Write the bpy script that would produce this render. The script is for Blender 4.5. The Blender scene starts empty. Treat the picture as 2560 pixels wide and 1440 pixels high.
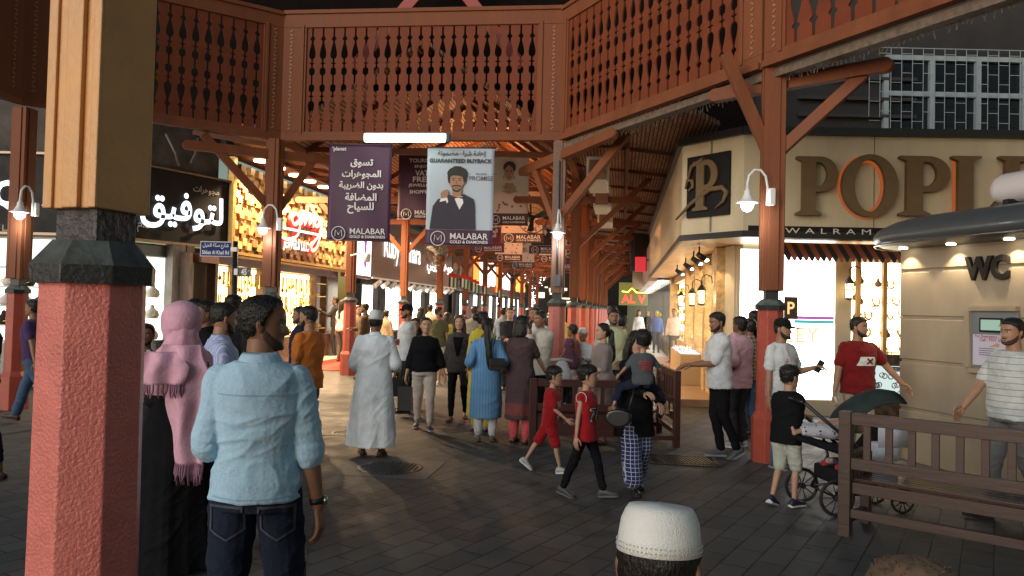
import bpy, bmesh, math, random, unicodedata
from mathutils import Vector as V, Matrix as M, noise
from mathutils.bvhtree import BVHTree
R = math.radians
random.seed(7)
SC = bpy.context.scene
COL = SC.collection
# ---------------------------------------------------------------- camera
FPX = 1934.0
CAMH = 1.78
TILT, ROLL = R(1.48), R(1.35)
CROT = M.Rotation(R(90) + TILT, 3, 'X') @ M.Rotation(ROLL, 3, 'Z')
cd = bpy.data.cameras.new('camera'); cd.sensor_width = 36.0
cd.lens = 36.0 * FPX / 2560.0; cd.clip_start = .05; cd.clip_end = 600
cam = bpy.data.objects.new('camera', cd); COL.objects.link(cam)
cam.matrix_world = M.Translation((0, 0, CAMH)) @ CROT.to_4x4()
SC.camera = cam
# ---------------------------------------------------------------- light
SUN_EL, SUN_AZ = R(13), R(-140)     # azimuth of the light source, from +Y towards +X
w = bpy.data.worlds.new('World'); SC.world = w; w.use_nodes = True
nt = w.node_tree; bg = nt.nodes['Background']
sky = nt.nodes.new('ShaderNodeTexSky'); sky.sky_type = 'NISHITA'; sky.sun_disc = False
sky.sun_elevation = R(5.0); sky.sun_rotation = SUN_AZ; sky.altitude = 0
nt.links.new(sky.outputs[0], bg.inputs[0]); bg.inputs[1].default_value = .12
sl = bpy.data.lights.new('sun', 'SUN'); sl.energy = 2.15; sl.angle = R(48); sl.color = (.90, .96, 1.0)
so = bpy.data.objects.new('sun', sl); COL.objects.link(so)
sd = V((math.sin(SUN_AZ) * math.cos(SUN_EL), math.cos(SUN_AZ) * math.cos(SUN_EL), math.sin(SUN_EL)))
so.rotation_euler = sd.to_track_quat('Z', 'Y').to_euler(); so.location = sd * 30
SC.view_settings.view_transform = 'Standard'; SC.view_settings.look = 'None'
SC.view_settings.exposure = 0; SC.view_settings.gamma = 1
SC.render.engine = 'CYCLES'
cy = SC.cycles; cy.use_denoising = True; cy.max_bounces = 6; cy.diffuse_bounces = 3; cy.glossy_bounces = 3
cy.transmission_bounces = 4; cy.transparent_max_bounces = 8; cy.caustics_reflective = False
cy.caustics_refractive = False; cy.sample_clamp_indirect = 6; cy.use_adaptive_sampling = True
cy.adaptive_threshold = .015
# ---------------------------------------------------------------- pixel helpers (photo pixels, 2560 x 1440)
def ray(px, py):
    return CROT @ V(((px - 1280) / FPX, -(py - 720) / FPX, -1))
def at(px, py, Y):
    d = ray(px, py); t = Y / d.y
    return V((d.x * t, Y, CAMH + d.z * t))
def ground(px, py, z=0):
    d = ray(px, py); t = (z - CAMH) / d.z
    return V((d.x * t, d.y * t, z))
def xat(px, py, Y):
    return at(px, py, Y).x
# ---------------------------------------------------------------- materials
MATS = {}
def lin(c):
    return tuple(c) + (1,) if len(c) == 3 else c
def mat(key, col=(.5, .5, .5), rough=.6, metal=0, var=.0, vscale=6, bump=0, bscale=60, em=0, emc=None,
        spec=.5, sheen=0, coat=0, bdist=.01, stretch=(1, 1, 1), alpha=None, trans=0, rvar=0):
    if key in MATS: return MATS[key]
    m = bpy.data.materials.new(key); m.use_nodes = True; MATS[key] = m
    nt = m.node_tree; N = nt.nodes; L = nt.links; b = N['Principled BSDF']
    b.inputs['Base Color'].default_value = lin(col); b.inputs['Roughness'].default_value = rough
    b.inputs['Metallic'].default_value = metal; b.inputs['Specular IOR Level'].default_value = spec
    b.inputs['Sheen Weight'].default_value = sheen; b.inputs['Coat Weight'].default_value = coat
    b.inputs['Transmission Weight'].default_value = trans
    if alpha is not None: b.inputs['Alpha'].default_value = alpha
    if em:
        b.inputs['Emission Color'].default_value = lin(emc or col); b.inputs['Emission Strength'].default_value = em
    if var or bump or rvar:
        tc = N.new('ShaderNodeTexCoord'); mp = N.new('ShaderNodeMapping'); mp.inputs['Scale'].default_value = stretch
        L.new(tc.outputs['Object'], mp.inputs[0])
    if var or rvar:
        n = N.new('ShaderNodeTexNoise'); n.inputs['Scale'].default_value = vscale; n.inputs['Detail'].default_value = 6
        n.inputs['Roughness'].default_value = .65; L.new(mp.outputs[0], n.inputs['Vector'])
    if var:
        r = N.new('ShaderNodeValToRGB'); r.color_ramp.elements[0].position = .3; r.color_ramp.elements[1].position = .7
        r.color_ramp.elements[0].color = lin([c * (1 - var) for c in col[:3]])
        r.color_ramp.elements[1].color = lin([min(1, c * (1 + var)) for c in col[:3]])
        L.new(n.outputs['Fac'], r.inputs[0]); L.new(r.outputs[0], b.inputs['Base Color'])
    if rvar:
        mr = N.new('ShaderNodeMapRange'); mr.inputs[3].default_value = max(.03, rough - rvar); mr.inputs[4].default_value = min(1, rough + rvar)
        mr.inputs[1].default_value = .3; mr.inputs[2].default_value = .7
        L.new(n.outputs['Fac'], mr.inputs[0]); L.new(mr.outputs[0], b.inputs['Roughness'])
    if bump:
        n2 = N.new('ShaderNodeTexNoise'); n2.inputs['Scale'].default_value = bscale; n2.inputs['Detail'].default_value = 4
        L.new(mp.outputs[0], n2.inputs['Vector'])
        bp = N.new('ShaderNodeBump'); bp.inputs['Strength'].default_value = bump; bp.inputs['Distance'].default_value = bdist
        L.new(n2.outputs['Fac'], bp.inputs['Height']); L.new(bp.outputs[0], b.inputs['Normal'])
    return m
def cloth(key, col=None, pat=None, col2=None, sc=30, rough=.88):
    """woven fabric; pat: None, 'vstripe', 'hstripe', 'check', 'melange', 'floral'"""
    if key in MATS: return MATS[key]
    m = mat(key, col, rough, var=.16, vscale=9, bump=.35, bscale=55, bdist=.012, sheen=.12 if max(col) > .08 else 0, spec=.2 if max(col) > .08 else .05)
    nt = m.node_tree; N = nt.nodes; L = nt.links; b = N['Principled BSDF']
    if pat:
        tc = [n for n in N if n.type == 'TEX_COORD'][0]
        sx = N.new('ShaderNodeSeparateXYZ'); L.new(tc.outputs['Object'], sx.inputs[0])
        def wave(sock, s, duty):
            mu = N.new('ShaderNodeMath'); mu.operation = 'MULTIPLY'; mu.inputs[1].default_value = s; L.new(sock, mu.inputs[0])
            fr = N.new('ShaderNodeMath'); fr.operation = 'FRACT'; L.new(mu.outputs[0], fr.inputs[0])
            lt = N.new('ShaderNodeMath'); lt.operation = 'LESS_THAN'; lt.inputs[1].default_value = duty; L.new(fr.outputs[0], lt.inputs[0])
            return lt.outputs[0]
        if pat == 'vstripe': fac = wave(sx.outputs[0], sc, .4)
        elif pat == 'hstripe': fac = wave(sx.outputs[2], sc, .45)
        elif pat == 'thinh': fac = wave(sx.outputs[2], sc, .12)
        elif pat == 'check':
            mx = N.new('ShaderNodeMath'); mx.operation = 'MAXIMUM'
            L.new(wave(sx.outputs[0], sc, .15), mx.inputs[0]); L.new(wave(sx.outputs[2], sc, .15), mx.inputs[1]); fac = mx.outputs[0]
        elif pat == 'plaid':
            ad = N.new('ShaderNodeMath'); ad.operation = 'MULTIPLY_ADD'; ad.inputs[1].default_value = .5
            L.new(wave(sx.outputs[0], sc, .4), ad.inputs[0])
            m2 = N.new('ShaderNodeMath'); m2.operation = 'MULTIPLY'; m2.inputs[1].default_value = .5
            L.new(wave(sx.outputs[2], sc, .4), m2.inputs[0]); L.new(m2.outputs[0], ad.inputs[2]); fac = ad.outputs[0]
        elif pat == 'melange':
            no = N.new('ShaderNodeTexNoise'); no.inputs['Scale'].default_value = sc; no.inputs['Detail'].default_value = 8
            L.new(tc.outputs['Object'], no.inputs['Vector'])
            mr = N.new('ShaderNodeMapRange'); mr.inputs[1].default_value = .42; mr.inputs[2].default_value = .6
            L.new(no.outputs['Fac'], mr.inputs[0]); fac = mr.outputs[0]
        else:
            vo = N.new('ShaderNodeTexVoronoi'); vo.inputs['Scale'].default_value = sc
            L.new(tc.outputs['Object'], vo.inputs['Vector'])
            lt = N.new('ShaderNodeMath'); lt.operation = 'LESS_THAN'; lt.inputs[1].default_value = .28; L.new(vo.outputs['Distance'], lt.inputs[0]); fac = lt.outputs[0]
        mx = N.new('ShaderNodeMix'); mx.data_type = 'RGBA'; L.new(fac, mx.inputs[0])
        src = b.inputs['Base Color'].links[0].from_socket; L.new(src, mx.inputs[6]); mx.inputs[7].default_value = lin(col2)
        L.new(mx.outputs[2], b.inputs['Base Color'])
    return m
def glow(key, col=None, s=0):
    return MATS[key] if key in MATS else mat(key, (.06, .06, .06), .6, em=s, emc=col, spec=.2)
# ---------------------------------------------------------------- mesh builder
class MB:
    def __init__(s): s.v = []; s.f = []; s.m = []; s.s = []
    def add(s, vs, fs, mi=0, sm=False):
        o = len(s.v); s.v += [V(p) for p in vs]
        for f in fs: s.f.append([i + o for i in f]); s.m.append(mi); s.s.append(sm)
        return s
    def box(s, c, d, rz=0, mi=0, rot=None):
        c = V(c); h = V(d) / 2; q = rot or M.Rotation(rz, 3, 'Z')
        vs = [c + q @ V((x * h.x, y * h.y, z * h.z)) for x in (-1, 1) for y in (-1, 1) for z in (-1, 1)]
        return s.add(vs, [(0, 1, 3, 2), (4, 6, 7, 5), (0, 4, 5, 1), (2, 3, 7, 6), (0, 2, 6, 4), (1, 5, 7, 3)], mi)
    def beam(s, p0, p1, w_, h_, mi=0, up=(0, 0, 1), ext=0):
        p0, p1 = V(p0), V(p1); d = (p1 - p0).normalized(); p0 = p0 - d * ext; p1 = p1 + d * ext
        sd = d.cross(V(up)); sd = sd.normalized() if sd.length > 1e-4 else V((1, 0, 0)); u = sd.cross(d).normalized()
        vs = [p + sd * a * w_ / 2 + u * b * h_ / 2 for p in (p0, p1) for a, b in ((-1, -1), (1, -1), (1, 1), (-1, 1))]
        return s.add(vs, [(3, 2, 1, 0), (4, 5, 6, 7), (0, 1, 5, 4), (1, 2, 6, 5), (2, 3, 7, 6), (3, 0, 4, 7)], mi)
    def loft(s, rings, mi=0, sm=True, caps=True, closed=True):
        o = len(s.v); n = len(rings[0])
        for r in rings: s.v += [V(p) for p in r]
        for i in range(len(rings) - 1):
            for j in range(n if closed else n - 1):
                k = (j + 1) % n
                s.f.append([o + i * n + j, o + i * n + k, o + (i + 1) * n + k, o + (i + 1) * n + j]); s.m.append(mi); s.s.append(sm)
        if caps:
            s.f.append([o + j for j in range(n)][::-1]); s.m.append(mi); s.s.append(False)
            s.f.append([o + (len(rings) - 1) * n + j for j in range(n)]); s.m.append(mi); s.s.append(False)
        return s
    def tube(s, pts, r, seg=10, mi=0, sm=True):
        pts = [V(p) for p in pts]; rs = r if isinstance(r, (list, tuple)) else [r] * len(pts)
        rings = []; a = None
        for i, p in enumerate(pts):
            d = (pts[min(i + 1, len(pts) - 1)] - pts[max(i - 1, 0)]).normalized()
            if a is None: a = d.orthogonal().normalized()
            else: a = (a - d * a.dot(d)).normalized()
            b = d.cross(a)
            rings.append([p + (a * math.cos(t) + b * math.sin(t)) * rs[i] for t in [2 * math.pi * k / seg for k in range(seg)]])
        return s.loft(rings, mi, sm)
    def cap(s, p0, r0, p1, r1, seg=12, mi=0, hr=3):
        """tapered capsule"""
        p0, p1 = V(p0), V(p1); d = p1 - p0; L = d.length
        d = d / L if L > 1e-6 else V((0, 0, 1))
        pts, rs = [], []
        for i in range(hr):
            t = math.pi / 2 * (1 - i / hr); pts.append(p0 - d * r0 * math.sin(t)); rs.append(max(1e-4, r0 * math.cos(t)))
        pts += [p0, p1]; rs += [r0, r1]
        for i in range(1, hr + 1):
            t = math.pi / 2 * i / hr; pts.append(p1 + d * r1 * math.sin(t)); rs.append(max(1e-4, r1 * math.cos(t)))
        a = d.orthogonal().normalized(); b = d.cross(a)
        cs = [(math.cos(2 * math.pi * k / seg), math.sin(2 * math.pi * k / seg)) for k in range(seg)]
        return s.loft([[p + (a * c + b * q) * r for c, q in cs] for p, r in zip(pts, rs)], mi, True)
    def ell(s, c, r, mi=0, n=14, m_=9, rot=None):
        c = V(c); rings = []
        for i in range(m_ + 1):
            t = math.pi * min(max(i / m_, .01), .99); z = -math.cos(t); q = math.sin(t)
            ring = []
            for k in range(n):
                p = V((q * math.cos(2 * math.pi * k / n) * r[0], q * math.sin(2 * math.pi * k / n) * r[1], z * r[2]))
                ring.append(c + (rot @ p if rot else p))
            rings.append(ring)
        return s.loft(rings, mi, True)
    def lathe(s, prof, o=(0, 0, 0), seg=16, mi=0, sm=True, a0=0, rot=None):
        o = V(o); rings = []
        for r, z in prof:
            ring = [V((r * math.cos(a0 + 2 * math.pi * k / seg), r * math.sin(a0 + 2 * math.pi * k / seg), z)) for k in range(seg)]
            rings.append([o + (rot @ p if rot else p) for p in ring])
        return s.loft(rings, mi, sm)
    def poly(s, pts, mi=0):
        return s.add(pts, [list(range(len(pts)))], mi)
    def prism(s, pts, dv, mi=0):
        n = len(pts); pts = [V(p) for p in pts]; dv = V(dv)
        return s.add(pts + [p + dv for p in pts], [list(range(n))[::-1], list(range(n, 2 * n))] + [[i, (i + 1) % n, n + (i + 1) % n, n + i] for i in range(n)], mi)
    def flat(s, vf, o, xd, yd, mi=0, lift=0):
        """2-D mesh (verts, faces) laid on the plane o + x*xd + y*yd (z along the normal)"""
        o, xd, yd = V(o), V(xd).normalized(), V(yd).normalized(); n = xd.cross(yd)
        return s.add([o + xd * p[0] + yd * p[1] + n * (p[2] + lift) for p in vf[0]], vf[1], mi)
    def split(s, name, mats, parent=None, **kw):
        """every face island becomes a part of its own"""
        par = list(range(len(s.v)))
        def fd(i):
            while par[i] != i: par[i] = par[par[i]]; i = par[i]
            return i
        for f in s.f:
            for i in f[1:]: par[fd(i)] = fd(f[0])
        g_ = {}
        for k, f in enumerate(s.f): g_.setdefault(fd(f[0]), []).append(k)
        for ks in g_.values():
            q = MB(); ix = {}
            for k in ks:
                for i in s.f[k]:
                    if i not in ix: ix[i] = len(q.v); q.v.append(s.v[i])
                q.f.append([ix[i] for i in s.f[k]]); q.m.append(s.m[k]); q.s.append(s.s[k])
            q.build(name, mats, parent, **kw)
    def build(s, name, mats, parent=None, local=False, bevel=0, seg=2):
        me = bpy.data.meshes.new(name)
        vs = s.v
        if parent is not None and not local:
            inv = wm(parent).inverted(); vs = [inv @ p for p in vs]
        me.from_pydata([tuple(p) for p in vs], [], s.f)
        me.polygons.foreach_set('material_index', s.m); me.polygons.foreach_set('use_smooth', s.s)
        mats = mats if isinstance(mats, (list, tuple)) else [mats]
        for m in mats: me.materials.append(m)
        me.update()
        o = bpy.data.objects.new(name, me); COL.objects.link(o)
        if parent is not None: o.parent = parent
        if bevel:
            bv = o.modifiers.new('bevel', 'BEVEL'); bv.width = bevel; bv.segments = seg; bv.limit_method = 'ANGLE'; bv.angle_limit = R(40)
        return o
def wm(o):
    m = o.matrix_basis.copy()
    while o.parent: o = o.parent; m = o.matrix_basis @ m
    return m
def tag(o, label, cat, group=None, kind=None):
    o['label'] = label; o['category'] = cat
    if group: o['group'] = group
    if kind: o['kind'] = kind
    return o
def thing(name, label, cat, loc=(0, 0, 0), rz=0, group=None):
    o = bpy.data.objects.new(name, None); COL.objects.link(o); o.empty_display_size = .2
    o.location = loc; o.rotation_euler = (0, 0, rz)
    return tag(o, label, cat, group)
def dup(root, loc, rz=None, label=None):
    r = root.copy(); COL.objects.link(r); r.location = loc
    if rz is not None: r.rotation_euler = (0, 0, rz)
    if label: r['label'] = label
    def rec(src, dst):
        for ch in src.children:
            c = ch.copy(); COL.objects.link(c); c.parent = dst; rec(ch, c)
    rec(root, r)
    return r
# ---------------------------------------------------------------- text and filled outlines
def curve_mesh(cu):
    o = bpy.data.objects.new('tmp', cu); COL.objects.link(o)
    dg = bpy.context.evaluated_depsgraph_get(); dg.update()
    e = o.evaluated_get(dg); me = e.to_mesh()
    r = ([tuple(v.co) for v in me.vertices], [list(p.vertices) for p in me.polygons])
    e.to_mesh_clear(); bpy.data.objects.remove(o); bpy.data.curves.remove(cu)
    return r
TXT = {}
def text(body, size=1, ext=0, bold=0, align='CENTER', shear=0, spacing=1, wid=1):
    k = (body, size, ext, bold, align, shear, spacing, wid)
    if k not in TXT:
        c = bpy.data.curves.new('t', 'FONT'); c.body = body; c.size = size; c.extrude = ext; c.offset = bold; c.align_x = align
        c.shear = shear; c.space_character = spacing; c.resolution_u = 3
        vs, fs = curve_mesh(c)
        TXT[k] = ([(x * wid, y, z) for x, y, z in vs], fs)
    return TXT[k]
def outline(loops, ext=0):
    c = bpy.data.curves.new('s', 'CURVE'); c.dimensions = '2D'; c.fill_mode = 'BOTH'; c.extrude = ext
    for lp in loops:
        sp = c.splines.new('POLY'); sp.points.add(len(lp) - 1); sp.use_cyclic_u = True
        for p, q in zip(sp.points, lp): p.co = (q[0], q[1], 0, 1)
    return curve_mesh(c)
FORMS = {}
for cp in list(range(0xFE70, 0xFEFD)):
    d_ = unicodedata.decomposition(chr(cp)).split()
    if len(d_) == 2 and d_[0] in ('<isolated>', '<final>', '<initial>', '<medial>'): FORMS.setdefault(chr(int(d_[1], 16)), {})[d_[0][1:3]] = chr(cp)
def arabic(t):
    out = []; prev = False; i = 0
    t = ''.join(c for c in t if not 0x64B <= ord(c) <= 0x652)
    while i < len(t):
        c = t[i]
        if c == '\u0644' and i + 1 < len(t) and t[i + 1] == '\u0627':
            out.append('\uFEFC' if prev else '\uFEFB'); prev = False; i += 2; continue
        f = FORMS.get(c)
        if not f: out.append(c); prev = False; i += 1; continue
        j = 'in' in f and i + 1 < len(t) and 'fi' in FORMS.get(t[i + 1], {})
        k = ('me' if j else 'fi') if prev and 'fi' in f else ('in' if j else 'is')
        out.append(f[k]); prev = j; i += 1
    return ''.join(reversed(out))
def box_w(vf):
    xs = [p[0] for p in vf[0]]; return min(xs), max(xs)
def fit(vf, w_, h_=None):
    """scale 2-D mesh to width w_ (and height h_), centred"""
    xs = [p[0] for p in vf[0]]; ys = [p[1] for p in vf[0]]
    sx = w_ / (max(xs) - min(xs)); sy = (h_ / (max(ys) - min(ys))) if h_ else sx
    cx, cy_ = (max(xs) + min(xs)) / 2, (max(ys) + min(ys)) / 2
    return ([((x - cx) * sx, (y - cy_) * sy, z) for x, y, z in vf[0]], vf[1])
# ================================================================= SETTING
K = .142
DU = V((K, 1, 0)).normalized(); NR = V((DU.y, -DU.x, 0)); UP = V((0, 0, 1))
YAW = -math.atan(K)
LP = lambda Y: -6.87 + K * Y      # left row of posts
RP = lambda Y: -1.14 + K * Y      # right row of posts
LF = lambda Y: -9.30 + K * Y      # left shop fronts
RF = lambda Y: .99 + K * Y        # right fascia
RW = lambda Y: 1.94 + K * Y       # right shop walls
def along(px, c):                 # Y where photo column px meets the line X = c + K*Y
    return -c / (K - (px - 1280) / FPX)
WOOD = mat('terracotta_painted_wood', (.185, .062, .027), .62, spec=.22, var=.18, vscale=3, bump=.25, bscale=25, stretch=(1, 1, .15), rvar=.12)
WOODL = mat('carved_board_paint', (.165, .042, .017), .65, spec=.2, var=.2, vscale=2.5, bump=.2, bscale=30, rvar=.1)
WOODD = mat('roof_timber', (.13, .045, .02), .7, var=.25, vscale=3)
RED = mat('red_stucco_paint', (.60, .165, .135), .40, var=.17, vscale=7, bump=.55, bscale=95, bdist=.010, rvar=.12)
REDF = mat('red_pillar_paint', (.36, .06, .035), .45, var=.15, vscale=5, bump=.5, bscale=60)
BLK = mat('black_pillar_collar', (.012, .014, .015), .45, var=.3, vscale=10, bump=.4, bscale=50)
GRN = mat('dusty_collar_top', (.055, .065, .06), .75, var=.55, vscale=9, bump=.4, bscale=40)
TAN = mat('ochre_pillar_paint', (.62, .315, .105), .42, var=.13, vscale=5, bump=.25, bscale=35, rvar=.1)
STEEL = mat('dark_metal', (.03, .03, .032), .4, metal=.6)
WHITE = mat('white_enamel', (.75, .76, .76), .4)
CREAM = mat('cream_cladding', (.47, .40, .265), .5, var=.13, vscale=2.2, rvar=.1, stretch=(1, 1, .3))
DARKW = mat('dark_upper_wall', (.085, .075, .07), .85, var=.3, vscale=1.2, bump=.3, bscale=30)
BLACKP = mat('black_sign_panel', (.010, .009, .010), .55, rvar=.1, vscale=3, spec=.2)
GLW = glow('white_shop_light', (1, .93, .80), 6.5)
GLC = glow('cool_shop_light', (.90, .98, .95), 5)
GLG = glow('golden_shop_light', (1, .70, .32), 5.5)
GOLD = mat('gold', (.83, .55, .17), .28, metal=1)
GOLDT = mat('gold_trim', (.55, .34, .11), .35, metal=.7, var=.2)
WBUST = mat('white_bust', (.78, .74, .66), .6)
GLASS = mat('shop_glass', (.9, .95, .95), .03, alpha=.05, spec=.5)
# ---- paving
def paving():
    m = bpy.data.materials.new('stone_paving'); m.use_nodes = True
    nt = m.node_tree; N = nt.nodes; L = nt.links; b = N['Principled BSDF']
    tc = N.new('ShaderNodeTexCoord'); mp = N.new('ShaderNodeMapping'); mp.inputs['Rotation'].default_value = (0, 0, R(-58))
    L.new(tc.outputs['Object'], mp.inputs[0])
    nz = N.new('ShaderNodeTexNoise'); nz.inputs['Scale'].default_value = 1.3; nz.inputs['Detail'].default_value = 3
    L.new(mp.outputs[0], nz.inputs['Vector'])
    vm = N.new('ShaderNodeMix'); vm.data_type = 'VECTOR'; vm.inputs[0].default_value = .012
    L.new(mp.outputs[0], vm.inputs[4]); L.new(nz.outputs['Color'], vm.inputs[5])
    br = N.new('ShaderNodeTexBrick'); br.inputs['Scale'].default_value = 1; br.inputs['Brick Width'].default_value = .42
    br.inputs['Row Height'].default_value = .205; br.inputs['Mortar Size'].default_value = .007; br.inputs['Mortar Smooth'].default_value = .25
    br.inputs['Color1'].default_value = (.094, .092, .088, 1); br.inputs['Color2'].default_value = (.062, .063, .062, 1)
    br.inputs['Mortar'].default_value = (.018, .017, .016, 1); br.inputs['Bias'].default_value = -.1
    L.new(vm.outputs[1], br.inputs['Vector'])
    n2 = N.new('ShaderNodeTexNoise'); n2.inputs['Scale'].default_value = 2.2; n2.inputs['Detail'].default_value = 8; n2.inputs['Roughness'].default_value = .7
    L.new(mp.outputs[0], n2.inputs['Vector'])
    rp = N.new('ShaderNodeValToRGB'); rp.color_ramp.elements[0].position = .32; rp.color_ramp.elements[1].position = .72
    rp.color_ramp.elements[0].color = (.55, .55, .58, 1); rp.color_ramp.elements[1].color = (1.25, 1.2, 1.15, 1)
    L.new(n2.outputs['Fac'], rp.inputs[0])
    mu = N.new('ShaderNodeMix'); mu.data_type = 'RGBA'; mu.blend_type = 'MULTIPLY'; mu.inputs[0].default_value = 1
    L.new(br.outputs['Color'], mu.inputs[6]); L.new(rp.outputs[0], mu.inputs[7])
    vo = N.new('ShaderNodeTexVoronoi'); vo.inputs['Scale'].default_value = 2.3; L.new(vm.outputs[1], vo.inputs['Vector'])
    lt = N.new('ShaderNodeMapRange'); lt.inputs[1].default_value = .055; lt.inputs[2].default_value = .085; lt.inputs[3].default_value = .75; lt.inputs[4].default_value = 0; L.new(vo.outputs['Distance'], lt.inputs[0])
    m3 = N.new('ShaderNodeMix'); m3.data_type = 'RGBA'; m3.inputs[7].default_value = (.022, .021, .020, 1); L.new(lt.outputs[0], m3.inputs[0]); L.new(mu.outputs[2], m3.inputs[6]); L.new(m3.outputs[2], b.inputs['Base Color'])
    mr = N.new('ShaderNodeMapRange'); mr.inputs[3].default_value = .52; mr.inputs[4].default_value = .82; b.inputs['Specular IOR Level'].default_value = .28; mr.inputs[1].default_value = .35; mr.inputs[2].default_value = .65
    L.new(n2.outputs['Fac'], mr.inputs[0]); L.new(mr.outputs[0], b.inputs['Roughness'])
    n3 = N.new('ShaderNodeTexNoise'); n3.inputs['Scale'].default_value = 30; n3.inputs['Detail'].default_value = 5; L.new(mp.outputs[0], n3.inputs['Vector'])
    ad = N.new('ShaderNodeMath'); ad.operation = 'MULTIPLY_ADD'; ad.inputs[1].default_value = .25
    L.new(n3.outputs['Fac'], ad.inputs[0])
    iv = N.new('ShaderNodeMath'); iv.operation = 'SUBTRACT'; iv.inputs[0].default_value = 1; L.new(br.outputs['Fac'], iv.inputs[1]); L.new(iv.outputs[0], ad.inputs[2])
    bp = N.new('ShaderNodeBump'); bp.inputs['Strength'].default_value = .5; bp.inputs['Distance'].default_value = .008
    L.new(ad.outputs[0], bp.inputs['Height']); L.new(bp.outputs[0], b.inputs['Normal'])
    return m
g = MB().poly([(-60, -20, 0), (60, -20, 0), (60, 200, 0), (-60, 200, 0)]).build('ground', paving())
g['kind'] = 'structure'
# ---- drain covers
IRON = mat('cast_iron', (.03, .028, .026), .45, metal=.5, var=.3, bump=.4)
def manhole(px, py, r, label):
    c = ground(px, py); t = thing('manhole_cover', label, 'manhole cover', c, YAW)
    mb = MB().lathe([(r, 0), (r, .006), (r - .02, .008), (.001, .008)], seg=32)
    for i in range(-6, 7):
        for j in range(-6, 7):
            x, y = i * r / 7.5, j * r / 7.5
            if math.hypot(x, y) < r * .88: mb.box((x, y, .010), (r / 13, r / 26, .006), rz=.78 if (i + j) % 2 else -.78)
    mb.build('lid', IRON, t, local=True)
    MB().box((0, 0, .002), (r * 2.9, r * 2.6, .005)).build('surround', mat('dull_concrete', (.074, .070, .065), .7, var=.3), t, local=True)
manhole(975, 1170, .36, 'round cast manhole cover in the paving nearer the foreground')
manhole(868, 1082, .22, 'small patterned cover in the paving left of the white robed man')
c = ground(1708, 1152); t = thing('drain_grate', 'slotted rectangular drain grate beside the bench with armrest', 'drain grate', c, YAW)
mb = MB()
for i in range(15): mb.box((-.33 + i * .047, 0, .010), (.022, .5, .012), rz=.25)
mb.build('bars', IRON, t, local=True)
MB().box((0, 0, .003), (.80, .62, .005)).build('pit', mat('drain_black', (.006, .006, .006), .8), t, local=True)
fr = MB()
for s_ in (-1, 1): fr.box((s_ * .38, 0, .009), (.04, .62, .012)); fr.box((0, s_ * .29, .008), (.72, .04, .012))
fr.build('frame', IRON, t, local=True)
c = ground(2462, 1355); t = MB().add([c + V(p) for p in ((-.035, -.015, .003), (.03, -.02, .006), (.036, .014, .01), (-.03, .018, .004), (0, 0, .014))], [(0, 1, 4), (1, 2, 4), (2, 3, 4), (3, 0, 4)]).build('paper_scrap', mat('paper', (.7, .7, .68), .8))
tag(t, 'small crumpled white paper scrap on the ground below the bench', 'litter')

# ================================================================= POSTS
OCT = lambda r, z, a=22.5: [V((r * math.cos(R(a + 45 * k)), r * math.sin(R(a + 45 * k)), z)) for k in range(8)]
SQ = lambda h, z, a=45: [V((h * 1.4142 * math.cos(R(a + 90 * k)), h * 1.4142 * math.sin(R(a + 90 * k)), z)) for k in range(4)]
def octrings(mb, prof, mi=0, a=22.5):
    for (r0, z0, m0), (r1, z1, _) in zip(prof, prof[1:]):
        mb.loft([OCT(r0, z0, a), OCT(r1, z1, a)], m0, False, caps=False)
    mb.poly(OCT(prof[-1][0], prof[-1][1], a), prof[-1][2])
def post_parts(t, red, paint, top=5.0, rb=.160, plinth=True, sh=.095):
    b = MB()
    p = [(.215, 0, 0), (.215, .52, 0), (.165, .60, 0), (rb - .003, 1.83, 0)] if plinth else [(rb + .012, 0, 0), (rb, 1.83, 0)]
    octrings(b, p); b.build('red_base', red, t, local=True, bevel=.008)
    cpart = MB(); octrings(cpart, [(.186, 1.828, 0), (.190, 1.885, 1), (.118, 1.957, 1), (.118, 1.960, 1)])
    cpart.poly(OCT(.186, 1.828)[::-1])
    cpart.loft([SQ(.078, 1.955), SQ(.078, 2.066)], 0, False)
    cpart.build('collar', [BLK, GRN], t, local=True, bevel=.004)
    s = MB(); s.loft([SQ(sh, 2.06), SQ(sh, top)], 0, False)
    for k in range(4):
        q = M.Rotation(R(90 * k), 3, 'Z')
        s.box(q @ V((0, -sh - .008, (top + 2.065) / 2)), (sh * .95, .018, top - 2.07), rot=q)
    s.build('shaft', paint, t, local=True, bevel=.004)
# near pillar: ochre casing, turned so a corner faces the camera
cpx = at(226, 1000, 2.47); t = thing('pillar', 'nearest thick pillar with textured red base, black collar and ochre upper casing', 'pillar', (cpx.x, 2.47, 0), R(-24))
b = MB(); octrings(b, [(.170, 0, 0), (.157, 1.826, 0)]); b.build('red_base', RED, t, local=True, bevel=.004)
cp_ = MB(); octrings(cp_, [(.184, 1.824, 0), (.186, 1.880, 1), (.125, 1.957, 1)]); cp_.poly(OCT(.184, 1.824)[::-1])
cp_.loft([SQ(.080, 1.955, 52), SQ(.080, 2.066, 52)], 2, False)
cp_.build('collar', [BLK, GRN, mat('grimy_neck', (.05, .042, .045), .5, var=.3, vscale=20, bump=1, bscale=45, bdist=.015)], t, local=True, bevel=.003)
s = MB(); s.loft([SQ(.103, 2.055, 52), SQ(.103, 4.9, 52)], 0, False)
for k in (1, 3):
    q = M.Rotation(R(-83 + 90 * k), 3, 'Z') @ M.Rotation(R(0), 3, 'Z')
    s.box(q @ V((.008, -.103 - .007, 3.47)), (.062, .018, 2.83), rot=q)
    s.box(q @ V((-.085, -.103 - .004, 3.47)), (.036, .012, 2.83), rot=q); s.box(q @ V((.088, -.103 - .004, 3.47)), (.030, .012, 2.83), rot=q)
s.build('shaft', TAN, t, local=True, bevel=.004)
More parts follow.
